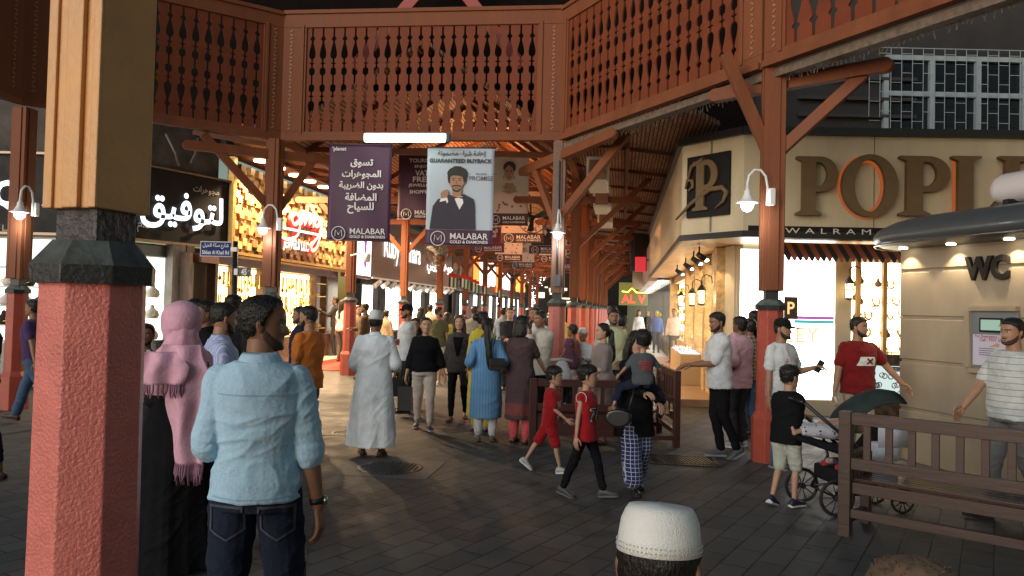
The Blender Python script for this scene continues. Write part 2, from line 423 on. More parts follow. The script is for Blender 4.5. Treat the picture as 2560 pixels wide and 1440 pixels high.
# plaza posts
def plaza_post(px, Y, label, rz):
    X = xat(px, 800, Y); t = thing('pillar', label, 'pillar', (X, Y, 0), rz); post_parts(t, REDF, WOOD, 5.0, sh=.135); return t
P690 = V((xat(681, 600, 14.2), 14.2, 0)); P1395 = V((xat(1392, 800, 13.75), 13.75, 0)); P1930 = V((xat(1926, 800, 9.43), 9.43, 0)); P40 = V((xat(42, 800, 12.3), 12.3, 0))
def rbeam(mb, p0, p1, w_=.13, h_=.16):
    mb.beam(p0, p1, w_, h_)
    for p in (p0, p1):
        d = (V(p1) - V(p0)).normalized(); sd = d.cross(UP).normalized()
        mb.tube([V(p) - sd * w_ * .499, V(p) + sd * w_ * .499], h_ * .5, 18, 0)
def with_braces(t, P, name_z, arms, beams):
    for p0, p1 in beams:
        mb = MB(); rbeam(mb, p0, p1); mb.build('cross_beam', WOOD, t)
    for p0, p1 in arms:
        MB().beam(p0, p1, .10, .14).build('brace', WOOD, t, bevel=.008)
LD = (P40 - P690).normalized(); RD = (P1930 - P1395).normalized()
t = thing('pillar', 'brown timber pillar with lamp, left end of the lattice above the fluorescent tube', 'pillar', P690, YAW); post_parts(t, REDF, WOOD, 4.78, sh=.125)
zz = UP
with_braces(t, P690, 0, [(P690 + UP * 3.55 + LD * .1, P690 + LD * 1.25 + UP * 4.72), (P690 + UP * 3.5 - LD * .1, P690 - LD * .75 + UP * 4.55)],
            [(P690 + LD * 1.5 + UP * 4.5, P690 - LD * 1.35 + UP * 4.5)])
t = thing('pillar', 'red and brown pillar with lamp and cable behind the back-turned bench', 'pillar', P1395, YAW); post_parts(t, mat('dusky_pillar_paint', (.40, .12, .10), .5, var=.15, bump=.6, bscale=70), mat('greyed_timber', (.17, .085, .055), .6, var=.2), 4.78, plinth=False, sh=.105)
with_braces(t, P1395, 0, [(P1395 + UP * 3.45 + RD * .1, P1395 + RD * 1.6 + UP * 4.75 + V((.3, .5, 0))), (P1395 + UP * 3.3 - RD * .1, P1395 - RD * .95 + UP * 4.5)],
            [(P1395 - RD * 1.35 + UP * 4.42, P1395 + RD * 1.6 + UP * 4.62)])
cb = MB(); cb.tube([P1395 + V((-.03, -.15, 4.4)), P1395 + V((-.03, -.15, 2.35))], .018, 8); cb.box(P1395 + V((-.02, -.15, 2.28)), (.12, .07, .2))
cb.build('cable_box', [mat('grey_cable', (.10, .11, .12), .5)], t)
t = thing('pillar', 'right-hand pillar with gooseneck lamp, red plinth beside the man in a cap', 'pillar', P1930, YAW); post_parts(t, REDF, WOOD, 4.78, sh=.125)
bl, br_ = at(1790, 240, 10.0), at(2215, 163, 8.7)
bmid = P1930 + UP * 4.62
with_braces(t, P1930, 0, [(P1930 + UP * 3.72 + V((-.06, -.05, 0)), at(1812, 135, 9.35)), (P1930 + UP * 3.70, at(2160, 185, 8.9))], [(bl, br_)])
t = thing('pillar', 'brown pillar with red plinth and lamp before the corner shop at left edge', 'pillar', P40, YAW); post_parts(t, REDF, WOOD, 4.78, sh=.125)
# corridor rows: one post of each kind, then copies
ROWL = [19.6, 24.4, 29.2, 34.0, 38.8, 43.6, 48.4, 53.2, 58.0, 62.8]
ROWR = [18.6, 23.4, 28.2, 33.0, 37.8, 42.6, 47.4, 52.2, 57.0]
ordw = ['first', 'second', 'third', 'fourth', 'fifth', 'sixth', 'seventh', 'eighth', 'ninth', 'tenth']
def corridor_post(loc, side, label, group):
    t = thing('pillar', label, 'pillar', loc, YAW, group); post_parts(t, REDF, WOOD, 5.0, plinth=True, sh=.105)
    b = MB(); rbeam(b, (-1.45, 0, 4.42), (1.45, 0, 4.42), .12, .16)
    b.build('cross_beam', WOOD, t, local=True)
    for s_ in (-1, 1):
        if s_ == side: MB().beam((s_ * .09, 0, 3.35), (s_ * 1.75, 0, 4.95), .09, .13).build('brace', WOOD, t, local=True)
        else: MB().beam((s_ * .09, 0, 3.5), (s_ * .85, 0, 4.35), .09, .13).build('brace', WOOD, t, local=True)
    return t
src = None
for i, Y in enumerate(ROWL):
    lb = '%s pillar of the left arcade row counting from the plaza, red base and braced timber top' % ordw[i]
    loc = (LP(Y), Y, 0)
    if src is None: src = corridor_post(loc, 0, lb, 'pillars of the left arcade row')
    else: dup(src, loc, None, lb)
src = None
for i, Y in enumerate(ROWR):
    lb = '%s pillar of the right arcade row behind the lamp pillar, long brace reaching the side roof' % ordw[i]
    loc = (RP(Y), Y, 0)
    if src is None: src = corridor_post(loc, 1, lb, 'pillars of the right arcade row')
    else: dup(src, loc, None, lb)
# ================================================================= LATTICE SCREENS
def hole(cx, z0, z1, pit):
    """silhouette of one sawn column of openings, mirrored about its middle"""
    a = pit * .085; H = []
    H += [(0, a), (.075, a), (.088, a * 1.6), (.100, pit * .24), (.108, pit * .24), (.118, a * 1.7), (.128, a * 1.05)]
    for t_ in (.15, .175, .20, .225, .25, .27, .285, .295): H.append((t_, a + (pit * .31 - a) * math.sin(math.pi / 2 * min(1, (t_ - .128) / .13)) ** 1.6 if t_ < .26 else a + (pit * .31 - a) * math.sqrt(max(0, 1 - ((t_ - .26) / .037) ** 2))))
    H += [(.30, a), (.333, a), (.336, pit * .2), (.342, pit * .26), (.346, pit * .2), (.350, a), (.382, a)]
    for k, t_ in enumerate((.386, .394, .402, .410, .420, .430, .438, .446, .452)): H.append((t_, pit * ([.17, .27, .22, .30, .24, .30, .22, .27, .17][k])))
    H += [(.457, a), (.5, a)]
    full = H + [(1 - t_, w_) for t_, w_ in reversed(H[:-1])]
    L_ = z1 - z0
    return [(cx - w_, z0 + t_ * L_) for t_, w_ in full] + [(cx + w_, z0 + t_ * L_) for t_, w_ in reversed(full)]
def screen(label, A, B, z0, z1, l0, l1, zl0, zl1, ncol, zig=True):
    """A, B: plan end points; l0, l1: distances along A-B of the pierced field"""
    A, B = V((A.x, A.y, 0)), V((B.x, B.y, 0)); d = (B - A).normalized(); W = (B - A).length; n = d.cross(UP)   # n faces the plaza
    t = thing('lattice_screen', label, 'lattice screen', A, math.atan2(d.y, d.x))
    pit = (l1 - l0) / ncol
    loops = [[(l0 - .04, zl0 - .04), (l1 + .04, zl0 - .04), (l1 + .04, zl1 + .04), (l0 - .04, zl1 + .04)]]
    loops += [hole(l0 + pit * (k + .5), zl0, zl1, pit) for k in range(ncol)]
    vf = outline(loops, .012)
    MB().flat(vf, (0, 0, 0), (1, 0, 0), (0, 0, 1)).build('carved_board', WOODL, t, local=True)
    f = MB()
    f.box((W / 2, -.01, (z0 + zl0 - .005) / 2), (W - .02, .07, zl0 - .005 - z0)); f.box((W / 2, -.01, (zl1 + .005 + z1) / 2), (W - .02, .07, z1 - zl1 - .005))
    f.box(((l0 - .005) / 2 + .005, -.009, (zl0 + zl1) / 2), (l0 - .015, .066, zl1 - zl0 + .008)); f.box(((W + l1 + .005) / 2 - .005, -.009, (zl0 + zl1) / 2), (W - l1 - .015, .066, zl1 - zl0 + .008))
    f.box((W / 2, -.06, z0 + .045), (W - .04, .06, .085)); f.box((W / 2, -.055, z1 - .05), (W - .04, .05, .07))
    for x in (l0 - .07, l1 + .07): f.box((x, -.052, (zl0 + zl1) / 2), (.05, .022, zl1 - zl0 + .1))
    f.build('frame', WOOD, t, local=True, bevel=.006)
    if zig:
        for x0, x1 in ((0, l0), (l1, W)):
            if x1 - x0 < .3: continue
            xc = .17 if x0 == 0 else W - .17; zb = MB()
            k = zl0 + .05; i = 0
            while k < zl1: zb.box((xc, -.047, k), (.055, .012, .022), rot=M.Rotation(R(35 if i % 2 else -35), 3, 'Y')); k += .07; i += 1
            zb.build('carved_zigzag', mat('worn_carving', (.33, .15, .08), .6), t, local=True)
    return t
C0, C1 = V((-4.36, 14.3, 0)), V((.82, 13.73, 0))
W_ = (C1 - C0).length
screen('wide carved lattice screen above the fluorescent tube, facing the camera', C0, C1, 4.77, 7.22, .46, W_ - .46, 4.95, 6.88, 21)
L0 = V((-7.75, 12.0, 0)); R2 = V((3.03, 9.41, 0)); R3 = V((5.4, 4.9, 0))
Lw = (C0 - L0).length
screen('carved lattice screen left of the wide one, partly behind the ochre pillar', L0, C0, 4.77, 7.2, .75, Lw - .38, 4.96, 6.88, 14)
Rw = (R2 - C1).length
screen('tall carved lattice screen sloping up to the right above the side alley', C1, R2, 4.77, 7.2, .22, Rw - .42, 4.96, 6.88, 19)
R2b = R2 + RD * .02
screen('carved lattice screen at the top right corner, nearest the camera', R2b, R3, 4.77, 7.2, .34, (R3 - R2b).length - .3, 4.96, 6.88, 17)
L00 = L0 + V((-.75, -2.9, 0))
screen('carved screen at the far left edge, mostly outside the picture', L00, L0, 4.77, 7.2, .3, 2.35, 4.96, 6.88, 9)
# weathered gutters with fringe under right screens
GUT = mat('weathered_gutter', (.14, .10, .07), .7, var=.4, vscale=14, bump=.6)
for nm, a_, b_ in (('left', C1, R2), ('right', R2b, R3)):
    n_ = V((RD.y, -RD.x, 0)); mb = MB(); mb.beam(a_ + UP * 4.70 - n_ * .10, b_ + UP * 4.70 - n_ * .10, .16, .10); 
    L_ = (b_ - a_).length; k = .15
    while k < L_ - .1:
        p = a_ + RD * k + UP * 4.66 - n_ * .12; mb.beam(p, p + V((random.uniform(-.03, .03), random.uniform(-.03, .03), -random.uniform(.04, .10))), .012, .006); k += .06
    o = mb.build('rain_gutter', GUT); tag(o, 'weathered gutter with ragged fringe under the %s of the two right-hand lattice screens' % nm, 'gutter')
# ================================================================= ROOFS
def matceil():
    m = mat('bamboo_mat', (.20, .085, .035), .7, var=.35, vscale=4)
    nt = m.node_tree; N = nt.nodes; L = nt.links; b = N['Principled BSDF']
    tc = [n for n in N if n.type == 'TEX_COORD'][0]; mp = N.new('ShaderNodeMapping'); mp.inputs['Rotation'].default_value = (0, 0, -YAW + R(90))
    L.new(tc.outputs['Object'], mp.inputs[0])
    br = N.new('ShaderNodeTexBrick'); br.inputs['Scale'].default_value = 1; br.inputs['Brick Width'].default_value = .34; br.inputs['Row Height'].default_value = .07
    br.inputs['Mortar Size'].default_value = .012; br.inputs['Color1'].default_value = (.40, .18, .08, 1); br.inputs['Color2'].default_value = (.24, .10, .045, 1); br.inputs['Mortar'].default_value = (.02, .009, .005, 1)
    L.new(mp.outputs[0], br.inputs['Vector']); L.new(br.outputs['Color'], b.inputs['Base Color'])
    bp = N.new('ShaderNodeBump'); bp.inputs['Distance'].default_value = .02; bp.inputs['Strength'].default_value = .8; bp.invert = True
    L.new(br.outputs['Fac'], bp.inputs['Height']); L.new(bp.outputs[0], b.inputs['Normal'])
    return m
MATC = matceil()
YE = 72
t = thing('arcade_roof', 'timber gabled roof with bamboo mat ceiling over the central arcade', 'roof', (0, 40, 0))
zE, zR = 5.05, 7.0
mid = lambda Y: (LP(Y) + RP(Y)) / 2
Y0 = 15.2
mb = MB()
for f in (LP, RP):
    mb.prism([(f(Y0), Y0, zE), (f(YE), YE, zE), (mid(YE), YE, zR), (mid(Y0), Y0, zR)], (0, 0, .08))
mb.build('mat_ceiling', MATC, t)
mb = MB(); mb.prism([(-7.4, 15.9, 5.55), (-4.75, 15.75, 5.2), (-3.25, 15.67, 6.15), (-.45, 15.53, 6.15), (1.05, 15.5, 5.14), (5.3, 15.3, 5.2), (5.3, 15.3, 10.5), (-7.4, 15.9, 10.5)], (0, .05, 0)); mb.build('sky_block_board', mat('shade_black_boards', (.007, .005, .0045), .9, var=.3, vscale=3, spec=.05), t)  # board added to block the sky; its near-black colour stands in for shade
Y = 15.2
bm_ = MB()
for f in (LP, RP): bm_.beam((f(14.6), 14.6, 4.98), (f(YE), YE, 4.98), .14, .16)
bm_.beam((mid(15.2), 15.2, zR - .05), (mid(YE), YE, zR - .05), .12, .16)
bm_.build('plate_beam', WOOD, t)
rf = MB(); Y = 16.5
while Y < YE:
    for f in (LP, RP): rf.beam((f(Y), Y, zE - .06), (mid(Y), Y, zR - .06), .07, .10)
    rf.beam((LP(Y), Y, zE + .02), (RP(Y), Y, zE + .02), .08, .12) if int(Y * 10) % 3 == 0 else None
    Y += 1.6
rf.build('rafters', WOOD, t)
# gable front above the wide screen, red painted
gb = MB(); a_, b_ = V((-3.2, 15.0, 6.4)), V((.1, 14.7, 6.4)); m_ = V((-1.5, 14.85, 8.4))
gb.beam(a_, m_, .06, .22); gb.beam(b_, m_, .06, .22)
gb.build('red_gable', mat('red_gable_paint', (.30, .06, .05), .6), t)
# side aisle roofs
t = thing('aisle_roof', 'bamboo mat side roof between the right arcade row and the cream corner shop', 'roof', (3, 30, 0))
mb = MB(); mb.prism([(C1.x + .25, 13.75, 5.02), (C1.x + 1.35, 11.45, 4.98), (RF(14) + .4, 12.7, 4.86), (RF(YE) + .4, YE, 4.86), (RP(YE), YE, 5.12), (RP(14.2), 14.2, 5.12)], (0, 0, .08)); mb.build('mat_ceiling', MATC, t)
rf = MB(); Y = 15.0
while Y < YE: rf.beam((RP(Y), Y, 5.05), (RF(Y) + .35, Y, 4.80), .05, .07); Y += 2.4
for o_ in (1.2,): rf.beam((RP(14.5) + o_, 14.5, 5.0 - o_ * .1), (RP(YE) + o_, YE, 5.0 - o_ * .1), .07, .09)
rf.build('rafters', WOODD, t)
t = thing('aisle_roof', 'bamboo mat side roof between the left arcade row and the jewellers on the left', 'roof', (-4, 30, 0))
mb = MB(); mb.prism([(LP(14.8), 14.8, 5.12), (LP(YE), YE, 5.12), (LF(YE) + .1, YE, 5.45), (LF(18.4) + .1, 18.4, 5.45), (LF(16) + .8, 16, 5.4)], (0, 0, .08)); mb.build('mat_ceiling', MATC, t)
rf = MB(); Y = 16.4
while Y < YE: rf.beam((LP(Y), Y, 5.04), (LF(Y) + .1, Y, 5.36), .06, .10); Y += 1.6
rf.build('rafters', WOODD, t)
DUCT = mat('galvanised_duct', (.55, .52, .47), .5, var=.1)
for i, Y in enumerate((15.6, 19.2, 22.6)):
    t = thing('air_duct', '%s whitish air duct slung under the right side roof' % ['nearest', 'middle', 'farthest'][i], 'air duct', (RP(Y) + .62, Y, 4.5), YAW, 'air ducts under the right side roof')
    MB().box((0, 0, 0), (.42, 1.5, .5)).build('casing', DUCT, t, local=True, bevel=.03); MB().box((0, -.8, -.02), (.3, .1, .36)).build('collar', mat('duct_wood', (.25, .11, .05), .6), t, local=True)
# ================================================================= LEFT CORNER SHOP
def spot(loc, target, power, col=(1, .75, .45), ang=70, r=.04, parent=None):
    l = bpy.data.lights.new('spot', 'SPOT'); l.energy = power; l.color = col; l.spot_size = R(ang); l.spot_blend = .5; l.shadow_soft_size = r
    o = bpy.data.objects.new('spot_light', l); COL.objects.link(o); o.location = loc
    o.rotation_euler = (V(loc) - V(target)).to_track_quat('Z', 'Y').to_euler()
    if parent: pl = wm(parent).inverted(); o.parent = parent; o.matrix_basis = pl @ M.LocRotScale(V(loc), o.rotation_euler, None)
    return o
def point(loc, power, col=(1, .95, .85), r=.06, parent=None):
    l = bpy.data.lights.new('bulb', 'POINT'); l.energy = power; l.color = col; l.shadow_soft_size = r
    o = bpy.data.objects.new('bulb_light', l); COL.objects.link(o); o.location = loc
    if parent: o.parent = parent; o.location = wm(parent).inverted() @ V(loc)
    return o
LIT = glow('lit_white_letter', (.86, .95, 1), 2.0)
GREYL = mat('grey_lettering', (.42, .42, .40), .5)
S0, S1, S2 = V((-13.2, 15.2, 0)), V((-8.31, 15.17, 0)), V((-6.72, 18.17, 0))
t = thing('jewellery_shop', 'corner jewellery shop with black fascia and white lit arabic letters at the left', 'shop', (-8.3, 16, 0))
d2 = (S2 - S1).normalized(); n2 = V((d2.y, -d2.x, 0))
mb = MB()
mb.prism([S0 + UP * 3.05, S1 + UP * 3.05, S2 + UP * 3.05, S2 + V((-.4, .1, 3.05)), S1 + V((-.3, .4, 3.05)), S0 + V((0, .4, 3.05))], (0, 0, 1.52))
mb.build('fascia', BLACKP, t, bevel=.01)
tr = MB(); tr.beam(S0 + V((0, -.02, 4.60)), S1 + V((0, -.02, 4.60)), .10, .045); tr.beam(S1 + UP * 4.60, S2 + UP * 4.60, .10, .045); tr.beam(S0 + V((0, .02, 3.02)), S1 + V((0, .02, 3.02)), .10, .05); tr.beam(S1 + UP * 3.02, S2 + UP * 3.02, .10, .05)
tr.build('fascia_trim', mat('brushed_trim', (.22, .17, .13), .4, metal=.7), t)
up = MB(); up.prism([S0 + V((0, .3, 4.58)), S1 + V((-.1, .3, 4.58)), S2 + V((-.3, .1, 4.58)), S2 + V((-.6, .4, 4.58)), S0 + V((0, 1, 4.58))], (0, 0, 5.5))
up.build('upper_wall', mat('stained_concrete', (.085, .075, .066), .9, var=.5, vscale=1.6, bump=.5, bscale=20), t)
pp = MB(); pp.tube([at(415, 335, 15.6), at(440, 385, 15.6), at(447, 415, 15.7)], .03, 8); pp.tube([at(495, 345, 16.3), at(488, 385, 16.3), at(476, 408, 16.3)], .02, 8)
pp.split('wall_pipe', mat('old_pipe', (.10, .09, .085), .6), t)
mb = MB()
def on(mbx, vf, px, py, Y0_, xd, mi=0, lift=.02, n=None):
    mbx.flat(vf, px, xd, UP, mi, lift)
def seg_pt(pa, d, px, z):       # point of the vertical plane through pa along d seen in column px, at height z
    k = (px - 1280) / FPX; tt = (k * pa.y - pa.x) / (d.x - k * d.y); return V((pa.x + d.x * tt, pa.y + d.y * tt, z))
nf = lambda d: V((d.y, -d.x, 0))
big = fit(text(arabic('لتوفيق'), 1, .0, .025), 2.15, .86)
c = (seg_pt(S1, d2, 340, 3.75) + seg_pt(S1, d2, 549, 3.75)) / 2 - UP * .02
mb.flat(big, c, d2, UP, 0, .05)
mb.build('lit_lettering', LIT, t)
mb = MB()
mb.flat(fit(text(arabic('مجوهرات'), 1, 0, .008), .72), (seg_pt(S1, d2, 465, 4.28) + seg_pt(S1, d2, 546, 4.28)) / 2, d2, UP, 0, .02)
mb.flat(fit(text(arabic('ذ.م'), 1, 0, .01), .30), seg_pt(S1, d2, 352, 3.32), d2, UP, 0, .02)
mb.flat(fit(text('L.L.C', 1, 0, .01), .34), at(30, 570, 15.15), (1, 0, 0), UP, 0, .03)
mb.build('grey_lettering', GREYL, t)
mb = MB(); mb.flat(fit(text('Q', 1, 0, .03), .5, .62), at(20, 490, 15.12), (1, 0, 0), UP, 0, .03)
z0 = at(120, 510, 15.15)
mb.tube([z0 + V((-.02, -.03, .12)), z0 + V((.10, -.03, .04)), z0 + V((-.1, -.03, -.03)), z0 + V((.1, -.03, -.05))], .012, 6)
mb.build('lit_lettering', LIT, t)
# windows under it
mb = MB()
mb.poly([(-13, 16.4, .85), (-8.5, 16.4, .85), (-8.5, 16.4, 3.0), (-13, 16.4, 3.0)])
mb.build('light_panel', glow('corner_window_light', (.95, .98, .92), 1.7), t)
bx = MB(); bx.box((-10.8, 15.9, .42), (4.9, 1.0, .84)); bx.box((-10.8, 15.45, 2.985), (4.9, .2, .06)); bx.box((-8.42, 15.9, 1.9), (.12, 1.0, 2.1)); bx.box((-10.8, 16.5, 1.5), (5, .1, 3)); bx.box((-11.0, 15.36, 1.9), (.05, .05, 2.1))
bx.build('window_box', mat('shop_joinery', (.30, .29, .27), .4), t)
sh = MB()
for k, z in enumerate((1.18, 1.58, 1.98, 2.38)): sh.box((-10.7, 16.05, z), (4.3, .36, .03))
sh.split('shelf', mat('shelf_white', (.8, .8, .78), .4), t)
# right window of that shop, on the angled front
A_, B_ = seg_pt(S1 + n2 * -.35, d2, 335, 0), seg_pt(S1 + n2 * -.35, d2, 417, 0)
mb = MB(); mb.poly([A_ - n2 * .02 - d2 * .6 + UP * .9, B_ - n2 * .02 + UP * .9, B_ - n2 * .02 + UP * 2.7, A_ - n2 * .02 - d2 * .6 + UP * 2.7]); mb.build('light_panel', glow('narrow_window_light', (1, 1, .86), 2.2), t)
mb = MB()
for a_, b_, z_, h_, o_ in ((A_, B_, 2.83, .24, 0), (A_, B_, .45, .9, 0)): mb.beam(a_ + UP * z_ - d2 * .6, b_ + UP * z_, .3, h_)
mb.box(B_ + d2 * .03 + UP * 1.5, (.08, .12, 3.0), math.atan2(d2.y, d2.x))
mb.build('window_frame', mat('dark_aluminium', (.10, .11, .115), .35, metal=.5), t)
MAR = mat('veined_marble', (.26, .23, .20), .4, var=.6, vscale=4, stretch=(1, 1, .25))
mb = MB()
for px0, px1 in ((420, 452), (455, 474)):
    a_, b_ = seg_pt(S1 + n2 * -.12, d2, px0, 0), seg_pt(S1 + n2 * -.12, d2, px1, 0); mb.beam(a_ + UP * 1.5, b_ + UP * 1.5, .25, 3.0)
mb.split('marble_pilaster', MAR, t)
mb = MB(); a_, b_ = S1 - n2 * .55, S2 - n2 * .55; mb.beam(a_ + UP * 1.5, b_ + UP * 1.5, .1, 3.0); mb.build('wall', mat('dim_shop_wall', (.10, .07, .05), .7), t)
# busts on shelves
BP = [(.001, 0), (.075, 0), (.10, .05), (.085, .12), (.035, .17), (.030, .22), (.001, .24)]
def bust(x, y, z, gold, label, grp, sc=1, rz=0, src_=[None, None]):
    k = 1 if gold else 0
    if src_[k] is None:
        b_ = thing('necklace_bust', label, 'necklace bust', (x, y, z), rz, grp)
        MB().lathe([(r * (1.15 if r > .03 else 1), h) for r, h in BP], seg=14).build('neck_form', WBUST if not gold else mat('dark_velvet', (.05, .03, .03), .9), b_, local=True)
        pts = [V((.095 * math.sin(a), -.062 - .03 * abs(math.cos(a / 2)), .16 - .11 * math.cos(a / 2))) for a in [i * .2 - 2.2 for i in range(23)]]
        MB().tube(pts, .009, 5).build('necklace', GOLD, b_, local=True); src_[k] = b_
    else: b_ = dup(src_[k], (x, y, z), rz, label); b_['group'] = grp
    b_.scale = (sc, sc, sc); return b_
for k, z in enumerate((1.195, 1.595, 1.995)):
    for i in range(9):
        bust(-11.55 + i * .36 + .05 * k, 15.98, z, (i + k) % 3 == 0, 'necklace bust on the crowded shelves of the bright left corner window', 'necklace busts on the left corner shelves', 1.25)
for k, (dz) in enumerate((.9, 1.35, 1.8)):
    bust((A_ * .55 + B_ * .45).x + n2.x * .12, (A_ * .55 + B_ * .45).y + n2.y * .12, dz + .02, False, ['white necklace bust low in the narrow window beside marble pilasters', 'white necklace bust midway up the narrow window beside marble pilasters', 'white necklace bust at the top of the narrow window beside marble pilasters'][k], 'white busts in the narrow window', 1.3)
# ================================================================= BLOCK-FRONT JEWELLER (script neon)
def facade(c0):
    return lambda Y, z, out=0: V((c0 + K * Y, Y, z)) + NR * out
FL = facade(-9.30)
Ya, Yb = 18.25, 26.2
t = thing('jewellery_shop', 'jewellery shop clad in golden wooden blocks with red script neon sign', 'shop', FL(22, 0))
rb = random.Random(3)
mb = MB(); nb = int((Yb - Ya) / .235)
for i in range(nb):
    for j in range(11):
        Y = Ya + .12 + i * (Yb - Ya - .1) / nb; zc = 3.05 + j * .185 + (.09 if i % 2 else 0)
        dp = (.10, .17)[(i + j) % 2] + rb.choice((0, .02, .05)); mb.box(FL(Y, zc, dp / 2 - .1), (dp, .215, .178), YAW, rb.randint(0, 2))
mb.build('block_cladding', [mat('oak_block', (.42, .25, .10), .45, var=.2), mat('walnut_block', (.26, .14, .06), .45, var=.2), mat('gilt_block', (.55, .36, .15), .35, var=.2)], t)
mb = MB(); mb.beam(FL(Ya, 2.93, .0), FL(Yb, 2.93, .0), .32, .07); mb.beam(FL(Ya, 2.85, .06), FL(Yb, 2.85, .06), .16, .05); mb.beam(FL(Ya, 2.9, .04), FL(Ya, 5.2, .04), .14, .14, up=DU); mb.beam(FL(Yb, 2.9, .06), FL(Yb, 5.2, .06), .2, .16, up=DU)
mb.build('gilt_trim', GOLDT, t)
mb = MB(); mb.beam(FL(Ya, 5.26, .28), FL(Yb, 5.26, .28), .9, .06); mb.build('canopy', WOODD, t)
ld = MB()
for i in range(8):
    Y = Ya + .55 + i * (Yb - Ya - .8) / 7.2; ld.lathe([(.001, 0), (.16, 0), (.16, .04), (.001, .04)], FL(Y, 5.19, .45), 16)
    if i % 2 == 0: spot(FL(Y, 5.16, .62), FL(Y, 1.5, 1.6), 2200, (1, .68, .38), 140, parent=t)
ld.split('downlight', glow('warm_lamp', (1, .80, .48), 14), t)
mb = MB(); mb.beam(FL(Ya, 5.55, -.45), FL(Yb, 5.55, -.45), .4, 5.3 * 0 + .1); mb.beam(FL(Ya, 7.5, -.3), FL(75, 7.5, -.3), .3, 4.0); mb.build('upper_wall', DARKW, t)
# neon script: pixel-traced strokes laid on the plane of the cladding, each a real tube with depth
def fpt(px, py, c0, out):
    Y = along(px, c0 + NR.x * out - K * NR.y * out * 0 + out * .02); Y = -(c0 + out * (NR.x - K * NR.y)) / (K - (px - 1280) / FPX)
    return at(px, py, Y)
NEON = glow('neon_core', (1, .66, .52), 1.7); NEOR = glow('neon_red', (1, .025, .015), 1.3)
strokes = [[(742, 545), (735, 535), (725, 545), (728, 560), (738, 560), (748, 535), (750, 528), (742, 575), (735, 592), (715, 600), (697, 592)],
           [(748, 560), (758, 532), (756, 562), (768, 535), (768, 562), (780, 538), (778, 568)],
           [(793, 545), (784, 550), (783, 565), (791, 566), (800, 548), (795, 590), (786, 620), (776, 628), (774, 615), (790, 592), (806, 575)]]
core, red = MB(), MB()
for st in strokes:
    p = [fpt(x, y, -9.3, .24) for x, y in st]; sm = []
    for i in range(len(p) - 1):
        a, b, c_, d = p[max(i - 1, 0)], p[i], p[i + 1], p[min(i + 2, len(p) - 1)]
        for k in range(4):
            u = k / 4; sm.append(.5 * ((2 * b) + (c_ - a) * u + (2 * a - 5 * b + 4 * c_ - d) * u * u + (3 * b - a - 3 * c_ + d) * u ** 3))
    sm.append(p[-1]); core.tube([q + NR * .06 for q in sm], .036, 8); red.tube(sm, .075, 8)
core.build('neon_script', NEON, t); red.build('neon_backing', NEOR, t)
mb = MB(); mb.beam(fpt(690, 566, -9.3, .3), fpt(822, 592, -9.3, .3), .05, .06); 
a_, b_ = fpt(708, 608, -9.3, .28), fpt(772, 622, -9.3, .28)
mb.flat(fit(text('JEWELS LLC', 1, 0, .04), (b_ - a_).length, .36), (a_ + b_) / 2, DU, UP, 0, 0)
mb.build('lit_lettering', glow('white_letter_bright', (1, .95, .9), 1.8), t)
# display windows
FW = facade(-9.62)
def window(mb_l, mb_f, fn, px0, px1, z0_, z1_, c0, depth=.10):
    Y0_, Y1_ = along(px0, c0), along(px1, c0)
    mb_l.poly([fn(Y0_, z0_, -depth), fn(Y1_, z0_, -depth), fn(Y1_, z1_, -depth), fn(Y0_, z1_, -depth)])
    return Y0_, Y1_
wl, wf = MB(), MB()
for px0, px1 in ((546, 590), (594, 657), (702, 786)):
    y0, y1 = window(wl, wf, FW, px0, px1, .85, 2.62, -9.62)
    n_ = int((y1 - y0) / .12); strands = MB()
    for i in range(n_):
        Y = y0 + .06 + i * .12
        for z in (2.5, 1.95, 1.4):
            L_ = rb.uniform(.15, .5); p = FW(Y, z, rb.uniform(-.05, .03)); strands.tube([p, p - UP * L_], .018, 5)
            if rb.random() < .6: strands.ell(p - UP * L_, (.05, .02, .06), n=8, m_=5)
    strands.build('gold_strands', GOLD, t)
wl.split('display_light', GLG, t)
fm = MB(); BR = mat('dark_timber_frame', (.10, .05, .024), .35, var=.3)
for px in (476, 541, 591, 660, 698, 790, 818): Y = along(px, -9.62 + .1); fm.box(FW(Y, 1.42, .0), (.22, .12, 2.84), YAW)
Y0_, Y1_ = along(476, -9.62), along(822, -9.62)
fm.beam(FW(Y0_, .42, .1), FW(Y1_, .42, .1), .5, .82); fm.beam(FW(Y0_, 2.74, .05), FW(Y1_, 2.74, .05), .4, .2); fm.beam(FW(Y0_ - .4, 1.5, -.7), FW(Y1_ + 2.5, 1.5, -.7), .1, 3.0)
fm.build('window_frame', BR, t)
cab = MB(); y0, y1 = along(793, -9.5), along(817, -9.5)
for z in (.5, 1.0, 1.5, 2.0, 2.4): cab.beam(FW(y0, z, -.1), FW(y1, z, -.1), .4, .03)
for i in range(26): cab.ell(FW(rb.uniform(y0, y1), rb.choice((.56, 1.06, 1.56, 2.06)), -.1 + rb.uniform(-.1, .1)), (.05, .05, .08), n=8, m_=5)
cab.build('cabinet_goods', GOLD, t)
mb = MB(); mb.poly([FW(y0, .4, -.4), FW(y1, .4, -.4), FW(y1, 2.6, -.4), FW(y0, 2.6, -.4)]); mb.build('cabinet_light', glow('dim_gold', (1, .72, .38), 1.2), t)
st = MB(); st.beam(FW(along(700, -9.6), .07, .55), FW(27.6, .07, .55), 1.0, .14); st.build('step', mat('pale_marble_step', (.5, .42, .33), .3), t)
tg = MB().poly([FL(21.3, .012, 1.1), FL(27.2, .012, 1.1), FL(27.2, .012, .75), FL(21.3, .012, .75)][::-1])
tg.prism([FL(20.8, .006, .62), FL(27.2, .006, .62), FL(27.2, .006, 1.75), FL(20.8, .006, 1.75)], (0, 0, .014))
